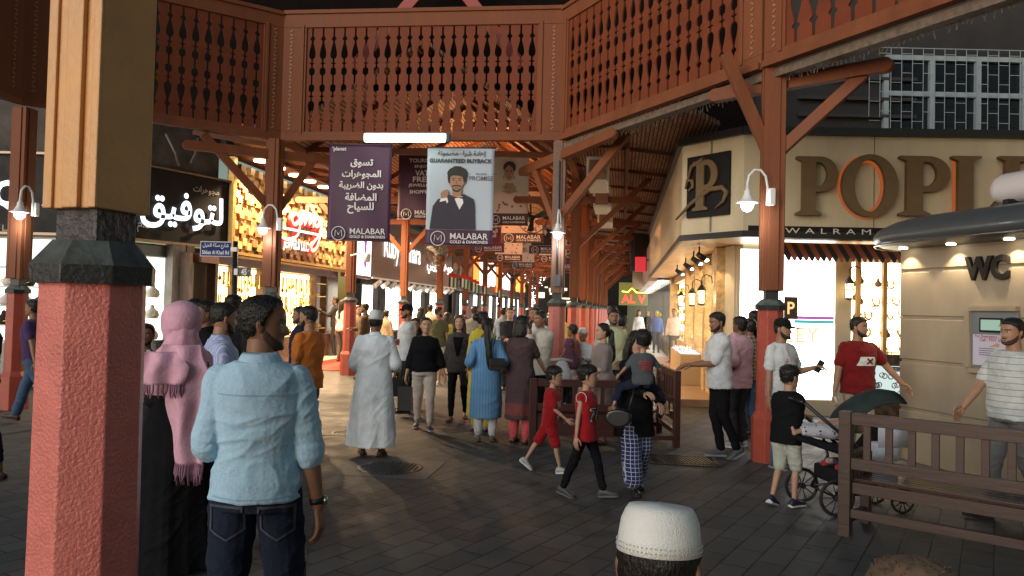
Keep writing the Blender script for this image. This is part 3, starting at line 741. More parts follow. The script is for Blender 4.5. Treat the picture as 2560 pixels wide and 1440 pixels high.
o = tg.build('carpet', mat('red_carpet', (.38, .045, .03), .95, bump=.6, bscale=200)); tag(o, 'red carpet strip along the gold block-front jeweller', 'carpet')
# lightbox pillar
FL2 = facade(-9.1)
t = thing('advert_lightbox', 'tall glowing white advert lightbox with purple figure between two jewellers', 'lightbox', FL2(27, 0))
y0, y1 = along(866, -9.1), along(928, -9.1)
mb = MB(); mb.beam(FL2(y0, 4.0, -.12), FL2(y1, 4.0, -.12), .2, 2.6); mb.build('case', mat('lightbox_case', (.2, .1, .08), .5), t)
mb = MB(); mb.poly([FL2(y0 + .1, 2.8, .0), FL2(y1 - .1, 2.8, 0), FL2(y1 - .1, 5.2, 0), FL2(y0 + .1, 5.2, 0)]); mb.build('glowing_face', glow('lightbox_face', (1, .86, .90), 2.6), t)
mb = MB(); yc = (y0 * .3 + y1 * .7)
for h, w_ in ((3.35, .5), (3.75, .34), (4.1, .6)): mb.ell(FL2(yc, h, .01), (.02, w_ * .5, .3), n=14, m_=8)
mb.ell(FL2(yc, 4.6, .01), (.02, .2, .25), n=12, m_=8); mb.build('printed_figure', glow('purple_print', (.55, .06, .5), .9), t)
# ================================================================= GREY-FRONT JEWELLER
Y0_, Y1_ = 27.9, 42.0
t = thing('jewellery_shop', 'jewellery shop with wide grey-brown fascia and thin white lit lettering', 'shop', FL(35, 0))
mb = MB(); mb.beam(FL(Y0_, 3.95, -.1), FL(Y1_, 3.95, -.1), .3, 2.4)
mb.build('fascia', mat('grey_brown_panel', (.19, .13, .105), .55, var=.06), t)
mb = MB()
a_, b_ = fpt(958, 640, -9.3, .1), fpt(1050, 655, -9.3, .1); nm = fit(text('Ruby Jauhara', 1, 0, .02), abs(b_.y - a_.y) * 1.01, 1.15)
mb.flat(nm, FL((a_.y + b_.y) / 2, 3.95, .1), DU, UP, 0, 0); mb.build('lit_lettering', glow('warm_white_letter', (1, .95, .9), 1.8), t); mb = MB()
nm = fit(text(arabic('جوهرة روبي'), 1, 0, .03), 5.6, .75); mb.flat(nm, FL(39.2, 3.7, .1), DU, UP, 0, 0)
mb.build('lit_lettering', glow('warm_white_letter'), t)
wl = MB()
for px0, px1 in ((906, 932), (956, 1003), (1024, 1052), (1068, 1092)):
    y0, y1 = along(px0, -9.62), along(px1, -9.62); wl.poly([FW(y0, .75, 0), FW(y1, .75, 0), FW(y1, 2.5, 0), FW(y0, 2.5, 0)])
wl.split('display_light', glow('white_window', (1, .90, .72), 8), t)
fm = MB()
for px0, px1 in ((934, 954), (1004, 1023), (1053, 1067), (1093, 1130)):
    y0, y1 = along(px0, -9.6), along(px1, -9.6); fm.beam(FW(y0, 1.3, .05), FW(y1, 1.3, .05), .3, 2.6)
fm.beam(FW(Y0_, .36, .05), FW(Y1_, .36, .05), .3, .7); fm.beam(FW(Y0_, 2.62, .05), FW(Y1_, 2.62, .05), .3, .18)
fm.beam(FW(Y0_, 1.35, .04), FW(Y1_, 1.35, .04), .1, .05)
fm.build('window_frame', BLACKP, t)
rail = MB(); rail.beam(FL(Y0_, 2.76, .28), FL(Y1_, 2.76, .28), .05, .06); rail.build('lamp_rail', WHITE, t)
for i in range(14):
    Y = Y0_ + .9 + i * .95; m2 = MB(); p = FL(Y, 2.74, .3); m2.tube([p, p - UP * .1], .02, 6); m2.tube([p - UP * .06 + NR * .05, p - UP * .28 - NR * .22], [.075, .10], 10)
    m2.build('spotlight', WHITE, t)
    if i % 5 == 2: spot(p - UP * .3 + NR * .1, FL(Y, .6, -.2), 60, (1, .88, .7), 90, parent=t)
# ================================================================= FAR LEFT SHOPS
def far_shop(label, Y0_, Y1_, c0, fcol, em, sgn, lit=GLW, side=1):
    fn = facade(c0); o_ = side
    t = thing('arcade_shop', label, 'shop', fn((Y0_ + Y1_) / 2, 0))
    mb = MB(); mb.beam(fn(Y0_, 3.9, -.12 * o_), fn(Y1_, 3.9, -.12 * o_), .3, 2.3); mb.build('fascia', fcol, t)
    mb = MB(); n_ = 3
    for i in range(n_):
        a, b = Y0_ + (Y1_ - Y0_) * (i + .08) / n_, Y0_ + (Y1_ - Y0_) * (i + .88) / n_; q = [fn(a, .75, -.2 * o_), fn(b, .75, -.2 * o_), fn(b, 2.55, -.2 * o_), fn(a, 2.55, -.2 * o_)]
        mb.poly(q)
    mb.split('display_light', lit, t)
    mb = MB(); mb.beam(fn(Y0_, .36, -.1 * o_), fn(Y1_, .36, -.1 * o_), .3, .72); mb.beam(fn(Y0_, 1.4, -.6 * o_), fn(Y1_, 1.4, -.6 * o_), .1, 2.8)
    for i in range(n_ + 1): Y = Y0_ + (Y1_ - Y0_) * i / n_; mb.box(fn(Y, 1.35, -.1 * o_), (.3, .16, 2.7), YAW)
    mb.build('window_frame', STEEL, t)
    mb = MB(); sgn(mb, fn, (Y0_ + Y1_) / 2); mb.build('lit_sign', em, t); return t
def squig(n_, h, wd, r):
    def f(mb, fn, Yc):
        q = random.Random(int(Yc))
        for i in range(n_):
            Y = Yc - wd / 2 + wd * i / n_; pts = [fn(Y + q.uniform(0, wd / n_ * .8), 3.3 + h * k / 4 + q.uniform(-.05, .05), .12) for k in range(5)]; mb.tube(pts, r, 6)
    return f
far_shop('dark shopfront with dangling flags beyond the grey-front jeweller', 42.3, 48, -9.3, mat('dark_brown_fascia', (.06, .04, .035), .5), GREYL, squig(3, .9, 3, .06))
far_shop('shopfront with tall white glowing script and orange neon edges', 48.2, 57, -9.3, mat('red_brown_fascia', (.12, .05, .03), .5), glow('white_script', (1, .93, .85), 2.2), squig(7, 1.5, 6.5, .13))
far_shop('shopfront with crowded white glowing letters further down the arcade', 57.2, 66, -9.3, mat('red_brown_fascia'), glow('white_script'), squig(9, 1.2, 7, .12))
far_shop('last bright shopfront on the left before the arcade ends', 66.2, 74, -9.3, mat('dark_brown_fascia'), glow('orange_sign', (1, .3, .06), 3), squig(6, 1.2, 6, .1))
for i, Y in enumerate((48.3, 57.1)):
    o = MB().beam(FL(Y, 2.9, .2), FL(Y, 5.0, .2), .35, .2, up=DU).build('neon_strip', glow('orange_neon', (1, .22, .04), 3)); tag(o, ['nearer', 'farther'][i] + ' vertical orange neon strip on the glowing script shopfront', 'neon strip')
# far end
t = thing('building', 'dark building closing the far end of the arcade', 'building', (3, 80, 0))
MB().box((3, 80, 6), (40, 1, 12)).build('wall', mat('night_wall', (.02, .018, .016), .9), t)
mb = MB(); q = random.Random(5)
for i in range(26): mb.box((q.uniform(-2, 6), 79.4, q.uniform(.8, 4)), (q.uniform(.2, .9), .1, q.uniform(.1, .6)))
mb.build('lit_windows', glow('far_lights', (1, .8, .55), 2.0), t)
tx = 1.9; t = thing('lit_tree', 'tree wrapped in strings of tiny white lights at the far end of the arcade', 'tree', (tx, 66, 0))
tr = MB(); tr.tube([(tx, 66, 0), (tx + .1, 66, 2), (tx - .05, 66, 3.4)], [.28, .2, .14], 10); br_ = []
for k in range(7):
    a = k * .9; e = V((tx + math.cos(a) * 1.0, 66 + math.sin(a) * .8, 4.6 + (k % 3) * .35)); tr.tube([(tx, 66, 3.0), V((tx, 66, 3.3)) * .5 + e * .5, e], [.1, .06, .03], 7); br_.append(e)
tr.build('trunk', mat('bark', (.08, .05, .03), .9), t)
lt = MB()
for i in range(230):
    h = q.uniform(.3, 3.6); a = q.uniform(0, 6.28); r_ = .28 - .04 * h; lt.box((tx + r_ * math.cos(a), 66 + r_ * math.sin(a), h), (.045, .045, .045))
for e in br_:
    for k in range(22): u = q.random(); p = V((tx, 66, 3.0)).lerp(e, u); lt.box(p + V((q.uniform(-.12, .12), q.uniform(-.12, .12), q.uniform(-.1, .1))), (.045, .045, .045))
lt.build('fairy_lights', glow('fairy', (1, .97, .92), 9), t)
# ================================================================= CREAM CORNER SHOP (right)
G0, G1, G2 = V((9.5, 11.9, 0)), V((3.59, 12.1, 0)), V((2.85, 13.1, 0)); G3 = V((RF(28.3), 28.3, 0))
t = thing('jewellery_shop', 'cream clad corner jewellery shop with large bronze serif letters on its fascia', 'shop', (5, 15, 0))
zb, zt = 3.02, 4.60
mb = MB(); inn = [G3 + V((.7, 0, 0)), G2 + V((.8, .5, 0)), G1 + V((.3, .8, 0)), G0 + V((0, .8, 0))]
mb.prism([p + UP * zb for p in (G0, G1, G2, G3)] + [p + UP * zb for p in inn], (0, 0, zt - zb)); mb.build('fascia', CREAM, t, bevel=.01)
mb = MB()
for a, b in ((G0, G1), (G1, G2), (G2, G3)):
    mb.beam(a + UP * (zt + .05), b + UP * (zt + .05), .16, .12, ext=.03); mb.beam(a + UP * (zb + .01), b + UP * (zb + .01), .05, .10, ext=.012)
mb.build('fascia_trim', mat('black_trim', (.015, .014, .013), .4), t)
mb = MB(); fd = (G0 - G1).normalized(); nfr = V((fd.y, -fd.x, 0))
for px in (1990 + 193, 2414): mb.box(V((xat(px, 500, 12.05), 12.05, 3.85)) + nfr * .0, (.008, .06, 1.5))
cdv = (G1 - G2).normalized(); p = G2 + cdv * .62; mb.box(p + UP * 3.85, (.03, .03, 1.5), .9)
mb.split('panel_joint', mat('joint_grey', (.16, .14, .10), .8), t)
sf = MB(); sf.poly([p + UP * (zb - .015) for p in (G0, G1, G2, G3)] + [V((RW(28.3), 28.3, zb - .015)), V((3.92, 14.0, zb - .015)), V((9.5, 13.9, zb - .015))][0:3]); sf.build('soffit', mat('varnished_soffit', (.52, .30, .12), .4, var=.2, stretch=(1, .2, 1)), t)
# walls
wl_ = MB()
Wc, Wd = V((xat(1846, 800, 13.75), 13.75, 0)), V((RW(14.35), 14.35, 0))
wl_.box(V((xat(1846, 800, 13.75) + .03, 13.95, 1.5)), (.1, .3, 3.0)); wl_.beam(Wc + UP * 1.5 + V((0, .12, 0)), Wd + UP * 1.5, .1, 3.0)
a_, b_ = xat(2088, 800, 13.75), xat(2128, 800, 13.75); wl_.box(((a_ + b_) / 2, 13.9, 1.5), (b_ - a_, .3, 3.0))
x0, x1 = xat(1851, 800, 13.75), xat(2088, 800, 13.75); wl_.box(((x0 + x1) / 2, 13.9, .14), (x1 - x0, .34, .28))
wl_.box((8, 15.4, 1.5), (8, .2, 3.0)); wl_.build('wall', mat('cream_wall', (.50, .41, .28), .55, var=.06), t)
mb = MB(); mb.poly([(x0, 13.80, .29), (x1, 13.80, .29), (x1, 13.80, 2.93), (x0, 13.80, 2.93)]); mb.build('lightbox', glow('advert_lightbox_white', (1, .975, .93), 6.0), t)
mb = MB(); mb.box((x1 - .36, 13.785, 1.73), (.70, .01, .06), mi=0); mb.box((x1 - .36, 13.785, 1.66), (.70, .01, .06), mi=1)
vf = fit(text('POPLEY', 1, 0, .01, 'CENTER', 0, 1.2), 1.35, .28); mb.flat(vf, (x1 - .95, 13.785, 1.42), (1, 0, 0), UP, 2, .004)
lp = at(1977, 770, 13.78); mb.box(lp, (.24, .012, .40), mi=3); mb.flat(fit(text('P', 1, 0, .02), .13, .22), lp + V((0, -.01, 0)), (1, 0, 0), UP, 2, .004)
mb.build('printed_advert', [glow('magenta_print', (.6, .1, .6), .8), glow('teal_print', (.05, .6, .55), .8), mat('gold_print', (.75, .5, .2), .5, em=.7, emc=(1, .72, .3)), mat('dark_print', (.05, .03, .02), .5)], t)
# window right of lightbox
x0, x1 = xat(2128, 800, 13.9), xat(2300, 800, 13.9)
mb = MB(); mb.poly([(x0, 14.6, 1.12), (x1, 14.6, 1.12), (x1, 14.6, 2.80), (x0, 14.6, 2.80)]); mb.build('display_light', glow('golden_window', (1, .80, .50), 5), t)
mb = MB(); mb.poly([(x0, 14.3, .30), (x1, 14.3, .30), (x1, 14.3, .92), (x0, 14.3, .92)]); mb.build('watch_case_light', glow('watch_light', (.75, .9, .88), .9), t)
mb = MB(); mb.box(((x0 + x1) / 2, 13.85, 1.02), (x1 - x0, .5, .2)); mb.box(((x0 + x1) / 2, 13.85, .14), (x1 - x0, .5, .28)); mb.split('marble_sill', mat('brown_marble', (.11, .065, .045), .25, var=.6, vscale=8), t)
mb = MB()
for x in (x0 + .05, (x0 + x1) / 2 - .1): mb.box((x, 13.75, 2.0), (.07, .08, 1.9))
mb.split('gilt_column', mat('gilded_pilaster', (.6, .38, .16), .35, metal=.4), t)
q = random.Random(9)
for r_ in range(5):
    gd = MB()
    for i in range(9):
        p = V((x0 + .14 + i * .13 + q.uniform(-.03, .03), 14.1 + q.uniform(-.15, .1), 1.20 + r_ * .30 + q.uniform(-.04, .04))); rr = q.uniform(.035, .075)
        if q.random() < .6: gd.tube([p + V((rr * math.sin(a), -.03 * math.cos(a), -rr * 1.3 * math.cos(a))) for a in [k * .45 - 2.2 for k in range(11)]], q.uniform(.008, .016), 5)
        else: gd.lathe([(.001, -.07), (.05, -.06), (.06, 0), (.022, .05), (.018, .09), (.001, .10)], p, 10, 1)
        if q.random() < .5: gd.box(p + V((0, .03, -.10)), (.12, .08, .015), 0, 1)
    gd.build('gold_jewellery', [GOLD, mat('cream_stand', (.30, .22, .15), .7)], t)
wt = MB()
for i in range(34): p = V((x0 + q.uniform(.1, 1.2), q.uniform(13.7, 14.2), .34 + q.choice((.05, .22, .38)))); wt.tube([p + V((.045 * math.cos(a), 0, .045 * math.sin(a))) for a in [k * .7 for k in range(10)]], .010, 5)
wt.build('watches', mat('steel_watch', (.6, .6, .6), .2, metal=1), t)
mb = MB(); mb.box((x0 + .75, 13.68, .86), (.42, .02, .085), mi=0); mb.flat(fit(text('SEIKO', 1, 0, .01), .30), (x0 + .75, 13.668, .86), (1, 0, 0), UP, 1, .002); mb.build('watch_sign', [mat('pale_sign', (.6, .65, .66), .4), mat('sign_ink', (.03, .03, .05), .5)], t)
# awning
mb = MB(); xa, xb = xat(1955, 600, 12.6), xat(2330, 600, 12.6); n_ = 26
for i in range(n_):
    w_ = (xb - xa) / n_; x = xa + w_ * i; zl = 2.66
    mb.add([(x, 12.75, 2.97), (x + w_, 12.75, 2.97), (x + w_, 12.42, 2.72), (x + w_ * .75, 12.40, zl + .01), (x + w_ / 2, 12.40, zl - .012), (x + w_ * .25, 12.40, zl + .01), (x, 12.42, 2.72)], [(0, 6, 5, 4, 3, 2, 1)], i % 2)
o = mb.build('awning', [mat('awning_black', (.02, .016, .014), .85), mat('awning_rust', (.26, .075, .04), .85)]); tag(o, 'small black and rust striped awning with scalloped edge over the bright advert', 'awning')
sol = o.modifiers.new('thickness', 'SOLIDIFY'); sol.thickness = .012
# big serif letters
def arcp(cx, cy_, rx, ry, a0, a1, n_): return [(cx + rx * math.cos(R(a0 + (a1 - a0) * k / n_)), cy_ + ry * math.sin(R(a0 + (a1 - a0) * k / n_))) for k in range(n_ + 1)]
def ser(x0_, x1_, y, up, s_=.09):    # small bracketed serif helper
    return []
def L_P():
    out = [(0, 0), (.50, 0), (.50, .04), (.38, .09), (.38, .40), (.46, .40)] + arcp(.46, .70, .36, .30, -90, 90, 16)[1:] + [(0, 1), (0, .96), (.12, .91), (.12, .09), (0, .04)]
    return [out, [(.38, .50), (.44, .50)] + arcp(.44, .70, .17, .20, -90, 90, 12)[1:] + [(.38, .90)]], .82
def L_O():
    return [arcp(.56, .5, .56, .53, 0, 360, 40)[:-1], arcp(.56, .5, .31, .44, 0, 360, 40)[:-1]], 1.12
def L_L():
    return [[(0, 0), (.78, 0), (.84, .26), (.79, .26), (.66, .10), (.38, .09), (.38, .91), (.52, .96), (.52, 1), (0, 1), (0, .96), (.12, .91), (.12, .09), (0, .04)]], .84
def L_E():
    return [[(0, 0), (.78, 0), (.84, .26), (.79, .26), (.66, .10), (.38, .09), (.38, .47), (.56, .47), (.60, .38), (.64, .38), (.64, .66), (.60, .66), (.56, .57), (.38, .57), (.38, .91), (.62, .90), (.72, .78), (.77, .78), (.75, 1), (0, 1), (0, .96), (.12, .91), (.12, .09), (0, .04)]], .84
def L_Y():
    return [[(.28, 0), (.76, 0), (.76, .04), (.64, .09), (.64, .42), (.92, .92), (1.02, .96), (1.02, 1), (.68, 1), (.68, .96), (.78, .91), (.58, .54), (.38, .91), (.50, .96), (.50, 1), (0, 1), (0, .96), (.10, .92), (.40, .40), (.40, .09), (.28, .04)]], 1.02
BRZ = mat('bronze_letter', (.13, .085, .040), .6, var=.12, spec=.3); HALO = glow('orange_halo', (1, .20, .03), .3)
for (fnl, px0, px1, py0, py1, lab) in ((L_P, 1992, 2097, 392, 537, 'P'), (L_O, 2105, 2245, 392, 537, 'O'), (L_P, 2246, 2372, 393, 539, 'P'), (L_L, 2374, 2492, 394, 540, 'L'), (L_E, 2490, 2600, 395, 541, 'E'), (L_Y, 2610, 2740, 396, 542, 'Y')):
    loops, w0 = fnl(); a, b = at(px0, py1, 11.9), at(px1, py0, 11.9); sx, sz = (b.x - a.x) / w0, b.z - a.z
    vf = outline([[(x * sx, y * sz) for x, y in lp] for lp in loops], .045)
    Yl = G1.y + (a.x - G1.x) * (fd.y / fd.x)
    MB().flat(vf, V((a.x, Yl, a.z)) + nfr * .12, fd, UP).build('letter_' + lab.lower(), BRZ, t, bevel=.006)
    if lab in 'OL':
        hl = [[((.56 + (x - .56) * k) * sx, (.5 + (y - .5) * k) * sz) for x, y in lp] for lp, k in zip(loops, (1.022, .93))] if lab == 'O' else [[(.10 * sx, .06 * sz), (.16 * sx, .06 * sz), (.16 * sx, .94 * sz), (.10 * sx, .94 * sz)], [(0, -.02 * sz), (.6 * sx, -.02 * sz), (.6 * sx, .01 * sz), (0, .01 * sz)]]
        vf = outline(hl, .004); MB().flat(vf, V((a.x - .015, Yl, a.z)) + nfr * .03, fd, UP).build('halo_light', HALO, t)
mb = MB(); a, b = at(1876, 578, 11.97), at(2600, 582, 11.97); YF = lambda x: 12.1 - (x - 3.59) * .03384; mb.beam(V((a.x, YF(a.x) - .014, a.z + .02)), V((b.x, YF(b.x) - .014, a.z + .02)), .02, .165); mb.build('name_band', BLACKP, t)
mb = MB(); mb.flat(fit(text('WALRAM  JEWELLERS', 1, 0, .0, 'LEFT', 0, 1.75), 3.4, .11), V((xat(1967, 566, 11.98) + 1.7, YF(xat(1967, 566, 11.98) + 1.7), a.z + .02)), fd, UP, 0, .03); mb.build('name_lettering', mat('pale_gold_letter', (.6, .55, .42), .4), t)
# monogram on the chamfer
cm = (G1 - G2).normalized(); cn = V((cm.y, -cm.x, 0)); cc = (G1 * .47 + G2 * .53) + UP * 3.86
MB().box(cc + cn * .03, (.86, .06, 1.02), math.atan2(cm.y, cm.x)).build('monogram_panel', BLACKP, t, bevel=.004)
loops, w0 = L_P(); mb = MB(); vf = outline([[((x - .42) * .62, (y - .5) * .82) for x, y in lp] for lp in loops], .02); mb.flat(vf, cc + cn * .10, cm, UP)
def swp(pts, r): 
    mb.tube([cc + cn * .10 + cm * x + UP * y for x, y in pts], r, 8)
swp([(-.42, -.02), (-.38, .12), (-.28, .10), (-.26, .0), (-.36, -.06)], [.02, .03, .035, .03, .015]); swp([(-.38, .1), (-.3, .34), (-.05, .43)], [.02, .035, .045])
swp([(-.62, -.52), (-.3, -.28), (.1, -.08), (.34, -.08), (.42, -.16), (.36, -.30), (.2, -.40)], [.015, .035, .045, .045, .04, .03, .012])
mb.build('monogram', BRZ, t)
# side wall panels, gilded and lit
FR = facade(1.94)
wl, pn, pl_ = MB(), MB(), MB()
for a, b in ((14.9, 16.2), (16.7, 18.4), (18.9, 21.0), (21.6, 27.6)): wl.poly([FR(a, .95, .12), FR(a, 2.75, .12), FR(b, 2.75, .12), FR(b, .95, .12)])
wl.split('side_display_light', glow('side_window', (1, .84, .58), 6), t)
for Y in (14.5, 16.45, 18.65, 21.3, 28): pn.box(FR(Y, 1.5, -.02), (.34, .42, 2.98), YAW)
pn.beam(FR(14.4, .46, .0), FR(28, .46, .0), .3, .92); pn.beam(FR(14.4, 2.88, .02), FR(28, 2.88, .02), .2, .22)
pn.split('carved_pilaster', mat('carved_gilt_wood', (.46, .29, .12), .45, var=.35, vscale=9, bump=1.0, bscale=30, bdist=.03), t)
gd = MB()
for i in range(220):
    Y = q.uniform(15, 27.5); gd.ell(FR(Y, q.choice((1.1, 1.45, 1.8, 2.15, 2.45)), .0 + q.uniform(-.04, .05)), (.03, .05, q.uniform(.05, .12)), n=6, m_=4)
gd.build('gold_jewellery', GOLD, t)
for Y in (14.2, 15.3, 17.2, 19.8):
    p = V((RF(Y) + .42, Y, zb - .03)); m2 = MB(); m2.tube([p, p - UP * .12], .015, 6); m2.tube([p - UP * .13 - NR * .04, p - UP * .24 + NR * .12], [.045, .06], 10); m2.build('track_lamp', STEEL, t)
    m3 = MB(); m3.ell(p - UP * .25 + NR * .13, (.05, .05, .03), n=10, m_=6); m3.build('track_bulb', glow('track_glow', (1, .86, .62), 14), t)
    spot(p - UP * .27 + NR * .15, FR(Y, 1.4, 0), 45, (1, .75, .45), 100, parent=t)
kick = MB(); kick.prism([(RW(14) - .75, 14.6, .0), (RW(28) - .75, 28, .0), (RW(28), 28, .0), (RW(14), 14.6, .0)], (0, 0, .14)); kick.build('step', mat('tiled_step', (.34, .20, .11), .4, var=.15), t)
# glass counters in front
gc = thing('glass_counter', 'glass display counter with blue-lit trays on the step of the corner shop', 'display counter', (RW(19) - .35, 19, .14), YAW)
MB().box((0, 0, .35), (.5, 3.4, .7)).build('plinth', mat('counter_wood', (.42, .27, .12), .4), gc, local=True, bevel=.01)
MB().box((0, 0, .705), (.44, 3.2, .01)).build('lit_tray', glow('tray_light', (.62, .75, 1), 1.5), gc, local=True)
MB().box((0, 0, .98), (.48, 3.3, .52)).build('glass_case', GLASS, gc, local=True)
m2 = MB()
for i in range(60): m2.ell((q.uniform(-.18, .18), q.uniform(-1.5, 1.5), .74), (.02, .03, .03), n=6, m_=4)
m2.build('rings', mat('silver', (.8, .8, .8), .2, metal=1), gc, local=True)
gp = thing('glass_door', 'tall clear glass door standing open with a round sticker on it', 'glass door', (RW(21.6) - .78, 21.6, .14), YAW)
MB().box((0, 0, 1.1), (.9, .012, 2.2)).build('pane', GLASS, gp, local=True); MB().lathe([(.07, 0), (.07, .004), (.001, .005)], (-.1, -.012, 1.55), 18, rot=M.Rotation(R(90), 3, 'X')).build('sticker', mat('olive_sticker', (.35, .38, .06), .5), gp, local=True)
MB().box((-.42, -.03, 1.0), (.02, .04, .5)).build('handle', mat('chrome', (.6, .6, .6), .15, metal=1), gp, local=True)
# upper wall and grilled window
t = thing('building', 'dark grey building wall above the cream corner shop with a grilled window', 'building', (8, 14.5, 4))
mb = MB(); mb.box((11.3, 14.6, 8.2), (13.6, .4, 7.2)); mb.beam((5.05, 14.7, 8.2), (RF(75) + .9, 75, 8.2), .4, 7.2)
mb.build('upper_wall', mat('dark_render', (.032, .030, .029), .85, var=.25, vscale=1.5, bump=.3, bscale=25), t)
mb = MB(); a, b = at(1990, 325, 14.3), at(2205, 225, 14.3)
for z in (a.z + .3, a.z + .62, a.z + 1.0): mb.box((5.6 + (7.1 - 5.6) / 2, 14.36, z), (2.2, .14, .06))
mb.split('ledge', mat('dark_ledge', (.042, .040, .038), .8), t)
a, b = at(2215, 328, 14.3), at(2556, 150, 14.3)
wv = MB(); W0, W1, Z0, Z1 = a.x, b.x + .05, a.z, b.z
for x in [W0 + (W1 - W0) * k / 3 for k in range(4)]: wv.box((x, 14.34, (Z0 + Z1) / 2), (.09, .09, Z1 - Z0))
for z in (Z0, (Z0 + Z1) / 2 + .02, Z1): wv.box(((W0 + W1) / 2, 14.345, z), (W1 - W0, .085, .09))
fr = wv.build('window', mat('white_window_frame', (.36, .41, .43), .5), t)
MB().box(((W0 + W1) / 2, 14.395, (Z0 + Z1) / 2), (W1 - W0, .01, Z1 - Z0)).build('pane', mat('black_glass', (.006, .006, .008), .12), fr)
gr = MB(); k = W0 - .35; i = 0
while k < W1 + .2: gr.box((k, 14.24, (Z0 + Z1) / 2 - .0), (.009, .009, Z1 - Z0 + (.3 if k > W0 else -.5))); k += .20; i += 1
i = 0; k = W0 - .35
while k < W1 + .1:
    for j in range(4): gr.box((k + .10, 14.235, Z0 + .18 + j * .36 + (.18 if i % 2 else 0)), (.20, .009, .009))
    k += .20; i += 1
gr.box(((W0 + W1) / 2, 14.23, Z1 + .15), (W1 - W0 + .3, .012, .012)); gr.build('grille', mat('pale_grille', (.40, .43, .44), .5), fr)
# further right-hand shops
FR2 = facade(.99)
def rshop(label, Y0_, Y1_, col, z0_, z1_, proj=0):
    t = thing('arcade_shop', label, 'shop', (RF((Y0_ + Y1_) / 2), (Y0_ + Y1_) / 2, 0))
    mb = MB(); mb.beam(FR2(Y0_, (z0_ + z1_) / 2, .15 - proj), FR2(Y1_, (z0_ + z1_) / 2, .15 - proj), .3, z1_ - z0_); mb.build('fascia', col, t)
    mb = MB(); a, b = Y0_ + .2, Y1_ - .2; mb.poly([FR2(a, .5, .95), FR2(a, 2.6, .95), FR2(b, 2.6, .95), FR2(b, .5, .95)]); mb.build('display_light', GLW, t)
    mb = MB(); mb.poly([FR2(Y0_, 2.95, .0), FR2(Y1_, 2.95, .0), FR2(Y1_, 2.95, 1.2), FR2(Y0_, 2.95, 1.2)]); mb.build('soffit', mat('white_soffit', (.7, .68, .64), .5), t)
    mb = MB(); mb.beam(FR2(Y0_, .25, 1.0), FR2(Y1_, .25, 1.0), .2, .5); mb.beam(FR2(Y0_, 1.5, 1.2), FR2(Y1_, 1.5, 1.2), .1, 3); mb.build('wall', mat('pale_wall', (.55, .53, .48), .6), t)
    mb = MB(); Y = Y0_
    while Y < Y1_: mb.beam(FR2(Y, 0, .9), FR2(Y, 2.9, .9), .10, .08, up=DU); mb.box(FR2(Y + .45, 1.2, .92), (.05, .7, .03), YAW); mb.box(FR2(Y + .45, 1.75, .92), (.05, .7, .03), YAW); Y += 1.1
    mb.build('window_frame', STEEL, t)
    for k in range(3):
        Y = Y0_ + (Y1_ - Y0_) * (k + .5) / 3; MB().beam(FR2(Y - .35, 2.91, .55), FR2(Y + .35, 2.91, .55), .12, .05).build('tube_light', glow('tube', (.95, 1, .97), 16), t)
    return t
rshop('pale shopfront with red sign just past the cream corner shop', 28.6, 35, mat('pinkish_fascia', (.42, .30, .26), .5), 2.9, 4.3)
rshop('narrow white-lit shopfront behind the guard in a pink shirt', 35.2, 44, mat('grey_fascia', (.30, .29, .27), .5), 2.9, 4.0)
rshop('white-lit shopfront beside the walking man in a blue jacket', 44.2, 55, mat('dark_fascia', (.10, .08, .07), .5), 2.9, 4.2)
rshop('far shopfront at the end of the right-hand walkway', 55.2, 72, mat('grey_fascia'), 2.9, 4.2)
for i, (Y, z, w_, h, m_, lb, cat) in enumerate(((29.2, 3.55, .4, .55, glow('red_sign', (1, .04, .06), .7), 'glowing red projecting sign near the cream shop end', 'sign'), (31.5, 4.2, .7, 1.6, mat('navy_box', (.02, .03, .06), .5), 'tall dark navy projecting box above the walkway', 'sign'), (30.0, 4.25, .5, .9, mat('dark_box', (.03, .025, .02), .6), 'dark bracketed unit projecting from the right fascia', 'air unit'), (34, 3.7, .45, 1.9, mat('beige_box', (.36, .28, .2), .6), 'beige projecting sign case farther along the right shops', 'sign'))):
    tt = thing('projecting_sign', lb, cat, FR2(Y, z, -.25), YAW); MB().box((-.05, 0, 0), (w_, .16, h)).build('case', m_, tt, local=True, bevel=.02); MB().box((.2, 0, h * .3), (.3, .05, .05)).build('bracket', STEEL, tt, local=True)
p = at(1580, 735, 46); tt = thing('neon_sign', 'yellow lit sign with red letters AL hanging over the far right walkway', 'sign', p, 0)
MB().box((.1, .1, 0), (1.7, .15, 1.35)).build('board', glow('yellow_sign', (.62, .52, .05), .30), tt, local=True)
mb = MB(); mb.flat(fit(text('AL V', 1, .0, .03), 1.45, .5), (.1, .015, -.3), (1, 0, 0), UP); mb.build('lettering', glow('red_neon', (1, .06, .03), 2), tt, local=True)
mb = MB(); mb.tube([(-.6, 0, .15), (-.25, 0, .1), (0, 0, .35), (.25, 0, .1), (.9, 0, .1)], .04, 6); mb.build('neon_tube', glow('yellow_neon', (1, .9, .1), 3), tt, local=True)
p = ground(1625, 880); MB_ = MB().box((xat(1622, 800, 52), 52, 1.55), (2.9, .12, 3.1)); o = MB_.build('screen_wall', mat('olive_hoarding', (.045, .05, .025), .7)); tag(o, 'dark olive hoarding panel behind the far walkers on the right', 'hoarding')
o = MB().prism([(RP(30) + 1.9, 24, .004), (RF(24) + .9, 24, .004), (RF(70) + .9, 70, .004), (RP(70) + .9, 70, .004), (RP(30) + 1.9, 30, .004)], (0, 0, .004)).build('path', mat('light_tile_path', (.46, .44, .39), .45, var=.15)); o['kind'] = 'structure'
